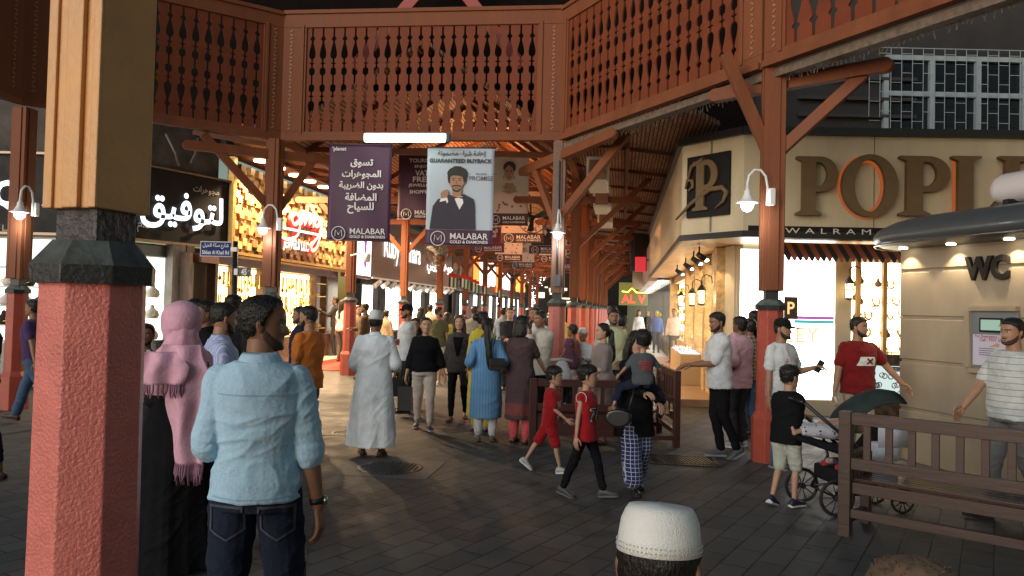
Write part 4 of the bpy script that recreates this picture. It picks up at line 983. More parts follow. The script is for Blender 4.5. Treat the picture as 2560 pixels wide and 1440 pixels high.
# lanterns
def lantern(p, label):
    t = thing('wall_lantern', label, 'lantern', p, YAW, 'warm lanterns on the cream corner shop')
    MB().tube([(.12, 0, .30), (.10, 0, .42), (.0, 0, .46), (-.08, 0, .40), (-.08, 0, .26)], .012, 7).build('bracket', STEEL, t, local=True)
    m2 = MB(); m2.lathe([(.012, .27), (.09, .17), (.10, .15), (.06, .15)], (-.08, 0, 0), 8); m2.lathe([(.07, -.11), (.075, -.13), (.001, -.15)], (-.08, 0, 0), 8)
    for k in range(4): a = k * 1.571 + .78; m2.tube([(-.08 + .085 * math.cos(a), .085 * math.sin(a), .15), (-.08 + .07 * math.cos(a), .07 * math.sin(a), -.12)], .007, 5)
    m2.tube([(-.08 + .08 * math.cos(a), .08 * math.sin(a), .04) for a in [k * .5 for k in range(14)]], .006, 5)
    m2.build('cage', STEEL, t, local=True); MB().lathe([(.001, -.10), (.058, -.10), (.072, .14), (.001, .14)], (-.08, 0, 0), 10).build('lamp_glass', glow('lantern_glass', (1, .72, .30), 5), t, local=True)
    point(V(p) + V((-.08, -.2, 0)), 5, (1, .75, .4), parent=t)
lantern(FR(15.0, 2.06, -.30), 'nearest lantern of the cream shop corner, above the man in a white polo')
lantern(FR(17.0, 2.05, -.30), 'middle lantern of the row receding along the cream shop')
lantern(FR(20.2, 2.05, -.30), 'farthest lantern of the row receding along the cream shop')
lantern(V((xat(2138, 740, 13.5), 13.55, 2.2)), 'lantern beside the golden window, above the man in a red tee')
# potted plants
def pot(px, py, Y, label):
    p = at(px, py, Y); t = thing('potted_plant', label, 'potted plant', p, 0)
    MB().loft([SQ(.09, 0), SQ(.13, .22), SQ(.11, .22), SQ(.10, .18)], 0, False).build('pot', mat('brown_pot', (.13, .07, .04), .7), t, local=True)
    lf = MB(); q_ = random.Random(int(px))
    for i in range(80):
        a, el = q_.uniform(0, 6.28), q_.uniform(.2, 1.5); L_ = q_.uniform(.08, .22); d = V((math.cos(a) * math.cos(el), math.sin(a) * math.cos(el), math.sin(el))); b_ = V((q_.uniform(-.08, .08), q_.uniform(-.08, .08), .2)); sd = d.orthogonal().normalized() * .018
        lf.add([b_, b_ + d * L_ * .5 + sd, b_ + d * L_, b_ + d * L_ * .5 - sd], [(0, 1, 2, 3)], i % 3 == 0)
    lf.build('foliage', [mat('leaf_green', (.06, .10, .03), .6), mat('leaf_yellow', (.22, .20, .03), .6)], t, local=True)
pot(1717, 945, 19.0, 'small green potted plant on the pavement left of the yellowish one')
pot(1752, 940, 17.6, 'small potted plant with yellow leaves by the shop counter')
o = MB().box(ground(1692, 912, .08), (.75, .6, .16), YAW).build('step_stool', mat('red_plastic', (.40, .03, .03), .5), bevel=.02); tag(o, 'low red step stool under the guard at the right shops', 'step stool')
# ================================================================= WC KIOSK
KA = V((4.93, 9.8, 0)); kd = V((.27, -.963, 0)).normalized(); kn = V((kd.y, -kd.x, 0)); KB = KA + kd * 7.0; kn = -kn if kn.x > 0 else kn
t = thing('toilet_kiosk', 'cream prefabricated WC kiosk with grey overhanging roof behind the stroller', 'kiosk', KA)
KC = mat('cream_kiosk_panel', (.285, .235, .165), .5, var=.12, vscale=2.5, stretch=(1, 1, .35))
kk = -kn; zz_ = [(0, .62), (.66, 1.22), (1.26, 1.76), (1.80, 2.34), (2.38, 2.70)]
mb = MB()
mb.prism([KA + kk * .02, KB + kk * .02, KB + kk * 3, KA + kk * 3], (0, 0, 2.7))
for z0_, z1_ in zz_: mb.prism([KA + UP * z0_ - kd * .012, KB + UP * z0_, KB + kk * .05 + UP * z0_, KA + kk * .05 + UP * z0_ - kd * .012], (0, 0, z1_ - z0_))
mb.build('wall', KC, t, bevel=.008)
RFM = mat('grey_kiosk_roof', (.060, .068, .072), .38, coat=.15, rvar=.08)
prof = [(-.06, 2.63), (.42, 2.66), (.50, 2.70), (.52, 2.78), (.46, 2.86), (.30, 2.95), (.05, 3.02), (-.3, 3.08)]
mb = MB(); ring = []
# sweep the rounded edge round the corner of the roof
path = [(KB, kn), (KA + kd * .45, kn)] + [(KA + kd * .45 - kn * .45 * 0, (kn * math.cos(R(a)) - kd * math.sin(R(a))).normalized()) for a in (15, 30, 45, 60, 75, 90)] + [(KA + kd * .45 + kk * 2.6, -kd)]
cor = KA + kd * .45 + kk * .45
path = [(KB + kk * .45, kn), (cor, kn)] + [(cor, (kn * math.cos(R(a)) - kd * math.sin(R(a))).normalized()) for a in (18, 36, 54, 72)] + [(cor, -kd), (cor + kk * 2.6, -kd)]
mb.loft([[p + n_ * (.45 + o_) + UP * z for o_, z in prof] for p, n_ in path], 0, True, caps=False, closed=False)
mb.poly([KB + kk * 0.0 + UP * 3.05, KA + kk * .3 + UP * 3.05, KA + kk * 3 + UP * 3.06, KB + kk * 3 + UP * 3.06])
mb.prism([KA + kd * 1.3 + kk * .5 + UP * 3.04, KB + kk * .5 + UP * 3.04, KB + kk * 3 + UP * 3.04, KA + kd * 1.3 + kk * 3 + UP * 3.04], (0, 0, .16))
mb.build('roof', RFM, t)
mb = MB(); mb.loft([[p + n_ * (.45 + .50 + .012 * math.cos(a)) + UP * (2.668 + .012 * math.sin(a)) for a in [k * 1.047 for k in range(6)]] for p, n_ in path], 0, True, caps=False); mb.build('roof_rim', mat('polished_rim', (.28, .27, .26), .3, metal=1), t)
mb = MB(); wc = MB()
for px, py in ((2277, 625), (2398, 612), (2545, 598)):
    q1 = seg_pt(KA, kd, px, 2.64) + kn * .12; mb.lathe([(.05, 0), (.05, -.012), (.001, -.014)], q1, 14); spot(q1 - UP * .03, q1 + kn * -.06 - UP * 1, 30, (1, .78, .50), 105, .02, parent=t)
mb.split('downlight', glow('kiosk_lamp', (1, .88, .66), 16), t)
p0, p1 = seg_pt(KA, kd, 2418, 2.14), seg_pt(KA, kd, 2528, 2.14); pc = at(2472, 670, ((p0 + p1) / 2).y)
wc.flat(fit(text('WC', 1, .02, .045), (p1 - p0).length, .275), (p0.x * .5 + p1.x * .5, p0.y * .5 + p1.y * .5, pc.z), kd, UP, 0, .025); wc.build('lettering', mat('brown_black_letter', (.012, .009, .008), .5, spec=.25), t)
# payment panel recess
p0, p1 = seg_pt(KA, kd, 2432, 0), seg_pt(KA, kd, 2552, 0); zc0, zc1 = at(2440, 918, p0.y).z, at(2440, 778, p0.y).z
mb = MB(); mb.prism([p0 + UP * zc0 + kn * .006, p1 + UP * zc0 + kn * .006, p1 + UP * zc1 + kn * .006, p0 + UP * zc1 + kn * .006], kn * .012); mb.build('payment_panel', mat('grey_panel', (.20, .22, .23), .35, metal=.3), t)
mb = MB(); wd = kd
mb.beam(p0 + UP * (zc0 - .03) + kn * .03, p1 + UP * (zc0 - .03) + kn * .03, .07, .05); mb.beam(p0 + UP * (zc1 + .03) + kn * .03, p1 + UP * (zc1 + .03) + kn * .03, .07, .05); mb.beam(p0 - kd * .03 + UP * zc0 + kn * .03, p0 - kd * .03 + UP * zc1 + kn * .03, .05, .07, up=kd); mb.build('recess_frame', KC, t)
s0, s1 = seg_pt(KA, kd, 2455, 0), seg_pt(KA, kd, 2512, 0); mb = MB(); zs0, zs1 = at(2480, 830, s0.y).z, at(2480, 795, s0.y).z
mb.prism([s0 + UP * zs0 + kn * .02, s1 + UP * zs0 + kn * .02, s1 + UP * zs1 + kn * .02, s0 + UP * zs1 + kn * .02], kn * .012, 0); e_ = .02
mb.poly([s0 + kd * e_ + UP * (zs0 + e_) + kn * .034, s1 - kd * e_ + UP * (zs0 + e_) + kn * .034, s1 - kd * e_ + UP * (zs1 - e_) + kn * .034, s0 + kd * e_ + UP * (zs1 - e_) + kn * .034], 1)
mb.build('screen', [BLACKP, glow('screen_green', (.50, .80, .62), .55)], t)
s0, s1 = seg_pt(KA, kd, 2438, 0), seg_pt(KA, kd, 2530, 0); mb = MB(); zs0, zs1 = at(2480, 912, s0.y).z, at(2480, 836, s0.y).z; sc_ = (s0 + s1) / 2
mb.prism([s0 + UP * zs0 + kn * .018, s1 + UP * zs0 + kn * .018, s1 + UP * zs1 + kn * .018, s0 + UP * zs1 + kn * .018], kn * .006, 0); H_ = zs1 - zs0; Wd_ = (s1 - s0).length
mb.flat(fit(text('For Emergency - Ans', 1, 0, .01), Wd_ * .85), sc_ + UP * (zs0 + H_ * .93), kd, UP, 1, .028); mb.flat(fit(text('Call : +971 50', 1, 0, .01), Wd_ * .6), sc_ + UP * (zs0 + H_ * .83), kd, UP, 1, .028)
mb.add([sc_ + kd * x + UP * (zs0 + H_ * y) + kn * .028 for x, y in ((-.03, .62), (.10, .62), (.12, .70), (.08, .74), (.02, .66))], [(0, 1, 2, 3, 4)], 2)
for x in (-.02, .03, .08): mb.lathe([(.018, 0), (.001, .001)], sc_ + kd * (x + .08) + UP * (zs0 + H_ * .07) + kn * .028, 12, 3, rot=M((kd, UP, kn)).transposed())
for k in range(4): mb.beam(sc_ - kd * .15 + UP * (zs0 + H_ * (.55 - k * .07)) + kn * .026, sc_ + kd * (.05 + .03 * k) + UP * (zs0 + H_ * (.55 - k * .07)) + kn * .026, .003, .006, 3)
mb.build('notice', [mat('notice_lilac', (.52, .50, .60), .6), mat('notice_red', (.35, .04, .06), .6), mat('notice_tan', (.55, .28, .12), .6), mat('notice_black', (.03, .03, .04), .6)], t)
tk = thing('water_tank', 'pale rounded tank lying on the roof of the WC kiosk', 'tank', seg_pt(KA + kk * .8, kd, 2572, 3.17), 0)
MB().cap((-.02, .35, .19), .19, (.75, -2.2, .19), .19, 20, 0, 5).build('body', mat('pale_grey_tank', (.60, .58, .60), .5), tk, local=True); mb = MB(); mb.box((.1, .2, -.0), (.5, .1, .08)); mb.box((.5, -1.2, .0), (.5, .1, .08)); mb.build('saddle', STEEL, tk, local=True)
# ================================================================= BANNERS
PUR = mat('purple_fabric', (.055, .012, .05), .55, var=.15, vscale=2); MAG = mat('wine_fabric', (.13, .012, .045), .6, var=.1); BRN = mat('brown_wine_fabric', (.085, .022, .025), .6); PALE = mat('pale_blue_print', (.42, .50, .58), .55); CRM = mat('cream_print', (.50, .46, .38), .6); GRYP = mat('warm_grey_print', (.22, .16, .12), .6); PNK = mat('pale_pink_print', (.6, .42, .38), .6)
PRT = mat('white_print', (.78, .76, .76), .5); INK = mat('ink_print', (.015, .014, .02), .55); SKP = mat('printed_skin', (.36, .19, .11), .6); HRP = mat('printed_hair', (.012, .009, .008), .6); SUT = mat('printed_suit', (.022, .018, .035), .6); BLS = mat('printed_blouse', (.60, .46, .40), .6); FLO = mat('printed_flowers', (.30, .10, .12), .6); NKL = mat('printed_necklace', (.30, .32, .20), .4); LPS = mat('printed_lips', (.28, .07, .06), .6); GOP = mat('print_grey', (.12, .12, .14), .6)
def banner(px, Y, w_, ztop, zbot, kind, label, rz=.0, X=None):
    X = xat(px, 600, Y) if X is None else X
    t = thing('hanging_banner', label, 'banner', (X, Y, zbot), rz, 'advertising banners hung along the arcade')
    H = ztop - zbot; base = {'ar': PUR, 'ar2': MAG, 'en': PUR, 'suit': PALE, 'lady': CRM, 'glasses': GRYP, 'cert': PNK, 'plainc': CRM, 'plainp': PUR}[kind]
    f = MB(); n_, m_ = 18, 24; off = lambda x, z: .012 * math.sin(x * 7 + z * 2 + X) * (1 - z / H) + .006 * math.sin(z * 9 + x * 3)
    vs = [(x, off(x, z), z) for j in range(m_ + 1) for i in range(n_ + 1) for x, z in [((i / n_ - .5) * w_ * (1 - .06 * (1 - j / m_) * 0), j / m_ * H)]]
    foot = .17 * H
    fs, mi = [], []
    for j in range(m_):
        for i in range(n_): fs.append((j * (n_ + 1) + i, j * (n_ + 1) + i + 1, (j + 1) * (n_ + 1) + i + 1, (j + 1) * (n_ + 1) + i))
    f.add(vs, fs, 0, True)
    for k in range(len(fs)):
        if (k // n_ + .5) / m_ * H < foot and kind in ('suit', 'lady', 'glasses', 'cert', 'plainc'): f.m[k] = 1
    o = f.build('fabric', [base, PUR if kind in ('suit', 'cert') else BRN], t, local=True); so_ = o.modifiers.new('thickness', 'SOLIDIFY'); so_.thickness = .003
    rl = MB(); rl.tube([(-w_ / 2 - .01, 0, 0.01), (w_ / 2 + .01, 0, .01)], .014, 8); rl.build('bottom_rail', mat('banner_rail', (.10, .06, .06), .5), t, local=True); rl = MB(); rl.tube([(-w_ / 2 - .02, 0, H), (w_ / 2 + .02, 0, H)], .014, 8)
    for x in (-w_ * .42, w_ * .1, w_ * .42): rl.tube([(x, 0, H), (x, .0, H + .07)], .006, 5)
    rl.build('top_rail', mat('banner_rail'), t, local=True)
    F = -.022
    P = lambda mb, vf, x, z, mi=0, dz=0: mb.flat(vf, (x, F - dz, z), (1, 0, 0), UP, mi)
    lt = MB()
    mw = w_ * .56
    P(lt, fit(text('MALABAR', 1, 0, .005), mw), w_ * .15, foot * .60); P(lt, fit(text('GOLD & DIAMONDS', 1, 0, .015), mw), w_ * .15, foot * .26)
    cxm, czm, rm = -w_ * .31, foot * .45, w_ * .105
    lt.tube([(cxm + rm * math.cos(a), F, czm + rm * math.sin(a)) for a in [k * math.pi / 16 for k in range(33)]], rm * .07, 5)
    lt.tube([(cxm + rm * x, F, czm + rm * y) for x, y in ((-.52, -.45), (-.45, .5), (0, -.1), (.45, .5), (.52, -.45))], rm * .07, 5); lt.tube([(cxm - rm * .12, F, czm - rm * .05), (cxm, F, czm - rm * .22), (cxm + rm * .12, F, czm - rm * .05)], rm * .06, 5)
    lt.build('brand_lettering', PRT, t, local=True); lt = MB(); por = None
    if kind in ('ar', 'ar2'):
        for k, (s_, ww) in enumerate((('تسوق', .36), ('المجوهرات', .62), ('بدون الضريبة', .70), ('المضافة', .50), ('للسياح', .42))): P(lt, fit(text(arabic(s_), 1, 0, .028), w_ * ww), w_ * .03, H * (.80 - k * .115))
        lt.build('printed_lettering', PRT, t, local=True); lt = MB(); P(lt, fit(text("'planet", 1, 0, .02), w_ * .22), -w_ * .33, H * .945); lt.build('maker_lettering', PRT, t, local=True); lt = MB()
    elif kind == 'en':
        for k, (s_, h_) in enumerate((('TOURISTS', .055), ('ENJOY', .05), ('VAT', .075), ('FREE', .075), ('JEWELLERY', .05), ('SHOPPING', .05))):
            vf = text(s_, 1, 0, .02); vf = fit(vf, min(w_ * .8, H * h_ * 1.0 * len(s_) * .85), H * h_); P(lt, vf, .0, H * (.83 - k * .088))
        P(lt, fit(text("'planet", 1, 0, .02), w_ * .22), -w_ * .33, H * .945)
    elif kind in ('suit', 'cert'):
        por = MB(); u = w_
        Q = lambda pts, mi, dz: por.poly([(x * u, F - dz, z * H) for x, z in pts], mi)
        if kind == 'suit':
            P(por, fit(text(arabic('إعادة شراء مضمونة'), 1, 0, .015), w_ * .72), .02, H * .935, 1); P(por, fit(text('GUARANTEED BUYBACK', 1, 0, .03), w_ * .93), .0, H * .865, 1); por.build('printed_headline', [PRT, INK], t, local=True); por = MB()
        else: P(por, fit(text('CERTIFIED', 1, 0, .03), w_ * .6), .05, H * .90, 1); P(por, fit(text('DIAMONDS', 1, 0, .03), w_ * .55), .05, H * .84, 1); por.build('printed_headline', [PRT, INK], t, local=True); por = MB()
        Q([(-.44, .17), (.24, .17), (.22, .42), (.20, .48), (.06, .53), (-.02, .50), (-.16, .52), (-.33, .47), (-.40, .40)][::1], 2, 0)
        Q([(-.09, .505), (.04, .505), (.055, .44), (.0, .37), (-.05, .44)], 0, .002)        # shirt front
        Q([(-.12, .475), (-.02, .49), (.06, .475), (.06, .50), (-.02, .495), (-.12, .505)], 1, .004)
        Q([(-.11, .50), (.02, .50), (.03, .60), (-.12, .60)], 3, .003)
        por.ell((-.05 * u, F - .004, .655 * H), (.112 * u, .003, .088 * H), 3, 22, 14); por.ell((.06 * u, F - .003, .65 * H), (.022 * u, .003, .022 * H), 3)
        por.ell((-.045 * u, F - .002, .735 * H), (.150 * u, .002, .070 * H), 4, 22, 12)
        Q([(-.175, .64), (-.15, .63), (-.145, .70), (-.11, .715), (-.02, .712), (.035, .70), (.06, .64), (.085, .65), (.105, .72), (.08, .78), (.0, .81), (-.09, .81), (-.17, .77), (-.19, .70)], 4, .008)
        Q([(-.115, .612), (-.05, .622), (.015, .612), (.02, .598), (-.05, .608), (-.12, .598)], 4, .008); por.ell((-.05 * u, F - .007, .590 * H), (.034 * u, .002, .006 * H), 5)
        Q([(-.125, .615), (-.11, .585), (-.05, .560), (.01, .585), (.025, .615), (.015, .575), (-.01, .555), (-.05, .545), (-.09, .555), (-.115, .575)], 4, .007)
        for ex in (-.095, -.005): por.beam(((ex - .03) * u, F - .009, .684 * H), ((ex + .03) * u, F - .009, .688 * H), .003, .010, 4); por.ell((ex * u, F - .008, .668 * H), (.020 * u, .002, .005 * H), 4)
        por.beam((-.05 * u, F - .009, .665 * H), (-.055 * u, F - .009, .632 * H), .003, .018, 5)
        Q([(-.30, .44), (-.22, .40), (-.17, .45), (-.19, .50), (-.28, .49)], 0, .003); Q([(-.28, .48), (-.19, .49), (-.16, .545), (-.19, .575), (-.25, .56), (-.29, .53)], 3, .005)
        Q([(-.30, .17), (-.12, .17), (-.20, .46), (-.33, .44)], 2, .004)
        por.build('printed_portrait', [PRT, INK, SUT, SKP, HRP, LPS, GOP], t, local=True); por = MB()
        P(por, fit(text('PROMISE', 1, 0, .006), w_ * .36), w_ * .31, H * .69, 6); P(por, fit(text('MALABAR', 1, 0, .01), w_ * .16), w_ * .31, H * .735, 6)
        for x in (-.2, .2): por.beam((w_ * (.31 + x) - .05, F, H * .735), (w_ * (.31 + x) + .05, F, H * .735), .002, .006, 6)
        por.build('printed_slogan', [PRT, INK, SUT, SKP, HRP, LPS, GOP], t, local=True)
    elif kind in ('lady', 'glasses', 'plainc'):
        por = MB(); u = w_; dx = .02
        Q = lambda pts, mi, dz: por.poly([(x * u, F - dz, z * H) for x, z in pts], mi)
        Q([(-.48, .17), (.47, .17), (.46, .34), (.36, .44), (.14, .50), (-.1, .50), (-.34, .44), (-.48, .34)], 0, 0)
        Q([(-.09, .58), (.12, .58), (.14, .495), (.24, .465), (.02, .43), (-.18, .465), (-.1, .495)], 1, .002)
        por.ell((.01 * u, F - .002, .80 * H), (.155 * u, .002, .085 * H), 2, 20, 12); por.ell((.0 * u, F - .004, .725 * H), (.115 * u, .003, .105 * H), 1, 20, 14)
        Q([(-.11, .78), (.0, .835), (.11, .78), (.14, .81), (.06, .87), (-.07, .87), (-.15, .81)], 2, .008)
        for s_ in (-1, 1): por.ell((.05 * u * s_, F - .007, .742 * H), (.03 * u, .002, .007 * H), 2); por.ell((.05 * u * s_, F - .007, .764 * H), (.035 * u, .002, .004 * H), 2)
        por.ell((0, F - .007, .672 * H), (.036 * u, .002, .009 * H), 4); por.ell((.0, F - .0065, .705 * H), (.014 * u, .003, .016 * H), 5)
        if kind == 'glasses':
            for s_ in (-1, 1): por.tube([(.055 * u * s_ + .05 * u * math.cos(a), F - .010, .74 * H + .03 * H * math.sin(a)) for a in [k * .45 for k in range(15)]], .006, 5, 2)
        else:
            por.tube([(.13 * u * math.sin(a), F - .008, (.535 - .045 * math.cos(a)) * H) for a in [k * .2 - 1.6 for k in range(17)]], .035, 6, 3)
            for s_ in (-1, 1): por.ell((.135 * u * s_, F - .008, .66 * H), (.022 * u, .003, .03 * H), 3)
        rq = random.Random(int(px))
        for k in range(9): por.ell((rq.uniform(-.38, .38) * u, F - .003, rq.uniform(.2, .4) * H), (.03 * u, .002, .018 * H), 5, 8, 6)
        P(por, fit(text(arabic('مجوهرات من مليار'), 1, 0, .01), w_ * .6), .05, H * .945, 6)
        por.build('printed_portrait', [BLS, SKP, HRP, NKL, LPS, FLO, PRT], t, local=True)
    if lt.v: lt.build('printed_lettering', PRT, t, local=True)
    return t
banner(895, 14.05, 1.16, 4.70, 2.93, 'ar', 'dark purple banner with white arabic text left of the man in a suit', -.05)
banner(1147, 13.95, 1.22, 4.66, 2.87, 'suit', 'pale blue GUARANTEED BUYBACK banner with a man in a black suit', -.05)
BY = [19.3, 24.1, 28.9, 33.7, 38.5, 43.3]
lx = lambda Y: -2.24 + K * (Y - 19.3); rx_ = lambda Y: -.16 + K * (Y - 19.3)
banner(0, 19.0, 1.2, 5.66, 3.90, 'en', 'dark purple TOURISTS banner half hidden behind the pale blue banner', YAW, lx(19))
banner(1262, 19.3, 1.0, 5.66, 3.84, 'lady', 'cream banner of a woman with necklace right behind the pale blue banner', YAW, -.14)
banner(1303, 24.1, 1.35, 5.60, 3.82, 'glasses', 'brownish banner of a person in glasses behind a wall fan', YAW, .28)
banner(1222, 28.9, 1.2, 5.62, 3.84, 'ar2', 'wine red banner with arabic text low behind the pale blue banner', YAW, -.92)
banner(1362, 28.9, 1.2, 5.64, 3.84, 'cert', 'pinkish CERTIFIED DIAMONDS banner with a man in a suit beside the lamp post', YAW, 1.2)
banner(1271, 33.7, 1.2, 5.6, 3.82, 'plainc', 'cream banner with wine foot, second farthest in the left-hand row', YAW, -.18)
banner(1376, 33.7, 1.2, 5.6, 3.82, 'plainc', 'cream banner mostly hidden behind the lamp post', YAW, 1.75)
banner(1306, 38.5, 1.2, 5.55, 3.78, 'plainc', 'farthest cream banner in the left-hand row', YAW, .48)
banner(1400, 38.5, 1.2, 5.55, 3.78, 'ar2', 'wine red banner glimpsed right of the lamp post', YAW, 2.55)
# ================================================================= LAMPS, FANS, SIGNS
p = at(1013, 344, 13.62); t = thing('fluorescent_lamp', 'long white glowing fluorescent tube fitting under the wide lattice screen', 'lamp', p, -.10)
MB().box((0, .03, .02), (1.50, .10, .10)).build('tray', mat('lamp_tray', (.55, .58, .55), .5), t, local=True, bevel=.01); MB().box((0, -.035, -.01), (1.46, .06, .15)).build('diffuser', glow('tube_diffuser', (.80, 1, .90), 9), t, local=True, bevel=.02)
MB().box((.77, .02, 0), (.06, .1, .14)).build('end_cap', STEEL, t, local=True)
def wall_lamp(p, label, rz, sc=1, power=12):
    """p: bulb centre; the arm rises behind it to a box on the post"""
    t = thing('wall_lamp', label, 'lamp', p, rz, 'white gooseneck lamps on the plaza pillars'); t.scale = (sc,) * 3
    arm = MB(); arm.tube([(.30, 0, .02), (.30, 0, .30), (.27, 0, .46), (.19, 0, .55), (.10, 0, .55), (.02, 0, .46), (0, 0, .34), (0, 0, .22)], .019, 10); arm.build('gooseneck', WHITE, t, local=True)
    MB().box((.36, 0, .15), (.10, .11, .26)).build('wall_box', WHITE, t, local=True, bevel=.02)
    MB().lathe([(.02, .30), (.03, .25), (.05, .23), (.05, .19), (.075, .13), (.10, .09), (.165, .06), (.17, .05), (.10, .055), (.06, .12)], seg=24).build('shade', WHITE, t, local=True)
    MB().lathe([(.001, -.085), (.05, -.07), (.085, -.025), (.095, .02), (.08, .06), (.001, .07)], seg=20).build('globe', glow('lamp_globe', (.97, 1, .98), 9), t, local=True)
    point(V(p) - UP * .16, power, (.97, 1, .97), .08, parent=t)
wall_lamp(at(1868, 516, 9.2), 'largest white gooseneck lamp, on the right-hand pillar before the cream fascia', 0, .80, 16)
wall_lamp(at(657, 577, 13.9), 'white gooseneck lamp on the pillar in front of the gold block cladding', 0, .85, 14)
wall_lamp(at(1394, 588, 13.4), 'white gooseneck lamp on the central pillar right of the banners', R(75), .82, 14)
wall_lamp(at(49, 538, 12.0), 'white gooseneck lamp on the pillar at the left edge before the black fascia', R(80), .85, 14)
def fan(p, rz, label, sc=1):
    t = thing('wall_fan', label, 'fan', p, rz, 'fans hung in the arcade'); t.scale = (sc,) * 3; FM = mat('fan_black', (.015, .013, .012), .45)
    cg = MB(); 
    for rr, yy in ((.30, 0), (.31, -.03), (.30, -.06), (.2, -.09), (.1, -.10)): cg.tube([(rr * math.cos(a), yy, rr * math.sin(a)) for a in [k * math.pi / 16 for k in range(33)]], .005, 4)
    for k in range(20): a = k * math.pi / 10; cg.tube([(.05 * math.cos(a), -.10, .05 * math.sin(a)), (.2 * math.cos(a), -.09, .2 * math.sin(a)), (.305 * math.cos(a), -.03, .305 * math.sin(a))], .003, 4)
    cg.build('cage', FM, t, local=True)
    bl_ = MB()
    for k in range(3):
        a = k * 2.094 + .4; c_, s_ = math.cos(a), math.sin(a); bl_.add([(c_ * r + -s_ * o, -.045 + y, s_ * r + c_ * o) for r, o, y in ((.05, -.03, 0), (.27, -.07, .015), (.29, .0, 0), (.26, .06, -.02), (.05, .03, -.01))], [(0, 1, 2, 3, 4)])
    b_ = bl_.build('blades', FM, t, local=True); so_ = b_.modifiers.new('t', 'SOLIDIFY'); so_.thickness = .006
    MB().tube([(0, -.07, 0), (0, .16, 0)], [.05, .08], 12).build('motor', FM, t, local=True); MB().tube([(0, .1, 0), (0, .16, .25), (0, .3, .5)], .02, 7).build('bracket', FM, t, local=True)
fan(at(1330, 545, 20), .2, 'large black wall fan in front of the banner with the person in glasses', 1.3)
fan(at(1093, 632, 23.6), -.5, 'wall fan beside the second left arcade pillar', 1.35)
fan(at(1283, 692, 40), .1, 'small distant fan among the orange lit posts', 1.2)
# street sign
sp = at(588, 640, 12.6); t = thing('street_sign', 'blue street name sign on a dark pole before the gold shop', 'street sign', (sp.x, 12.6, 0), 0)
MB().tube([(0, 0, 0), (0, 0, at(590, 603, 12.6).z)], .038, 12).build('pole', STEEL, t, local=True)
a, b = at(503, 603, 12.6), at(580, 643, 12.6); sx, sz = b.x - a.x, a.z - b.z; cx_, cz_ = (a.x + b.x) / 2 - sp.x, (a.z + b.z) / 2; tl = .02
rot = M.Rotation(R(1.5), 3, 'Y')
pl2 = MB(); pl2.box((cx_, -.02, cz_), (sx, .02, sz), mi=0); pl2.box((cx_, -.032, cz_), (sx - .03, .012, sz - .03), mi=1); pl2.box((.0, -.03, cz_ - .0), (.10, .10, .07), mi=2)
pl2.flat(fit(text('Sikkat Al Khail Rd', 1, 0, .012), sx * .86, sz * .26), (cx_, -.042, cz_ - sz * .22), (1, 0, 0), UP, 3); pl2.flat(fit(text(arabic('شارع سكة الخيل'), 1, 0, .012), sx * .82, sz * .36), (cx_, -.042, cz_ + sz * .20), (1, 0, 0), UP, 3)
pl2.build('name_plate', [mat('sign_border', (.5, .52, .55), .5), mat('sign_blue', (.012, .035, .16), .6, spec=.15), WHITE, mat('sign_white', (.75, .76, .78), .4)], t, local=True)
a, b = at(592, 668, 12.6), at(628, 692, 12.6); sx, sz = b.x - a.x, a.z - b.z; cx_, cz_ = (a.x + b.x) / 2 - sp.x, (a.z + b.z) / 2
n5 = MB(); n5.box((cx_, -.02, cz_), (sx, .02, sz), mi=0); n5.flat(fit(text('45', 1, 0, .03), sx * .38, sz * .72), (cx_ + .01, -.034, cz_), (1, 0, 0), UP, 1); n5.flat(fit(text(arabic('شارع'), 1, 0, .02), sx * .22), (cx_ + sx * .36, -.034, cz_ + .02), (1, 0, 0), UP, 1); n5.box((cx_ - sx * .5, -.02, cz_), (.06, .05, .10), mi=1)
n5.build('number_plate', [mat('plate_black', (.02, .022, .025), .4), mat('sign_white')], t, local=True)
# camera on arcade post
p = at(918, 640, 19.4); t = thing('security_camera', 'white dome camera on a bracket by the first left arcade pillar', 'camera', p, 0)
MB().lathe([(.001, -.16), (.07, -.15), (.085, -.06), (.09, -.05), (.09, .03), (.075, .06), (.001, .06)], seg=18).build('housing', WHITE, t, local=True); MB().tube([(0, 0, .05), (-.1, 0, .09), (-.42, 0, .0)], .022, 7).build('bracket', WHITE, t, local=True)
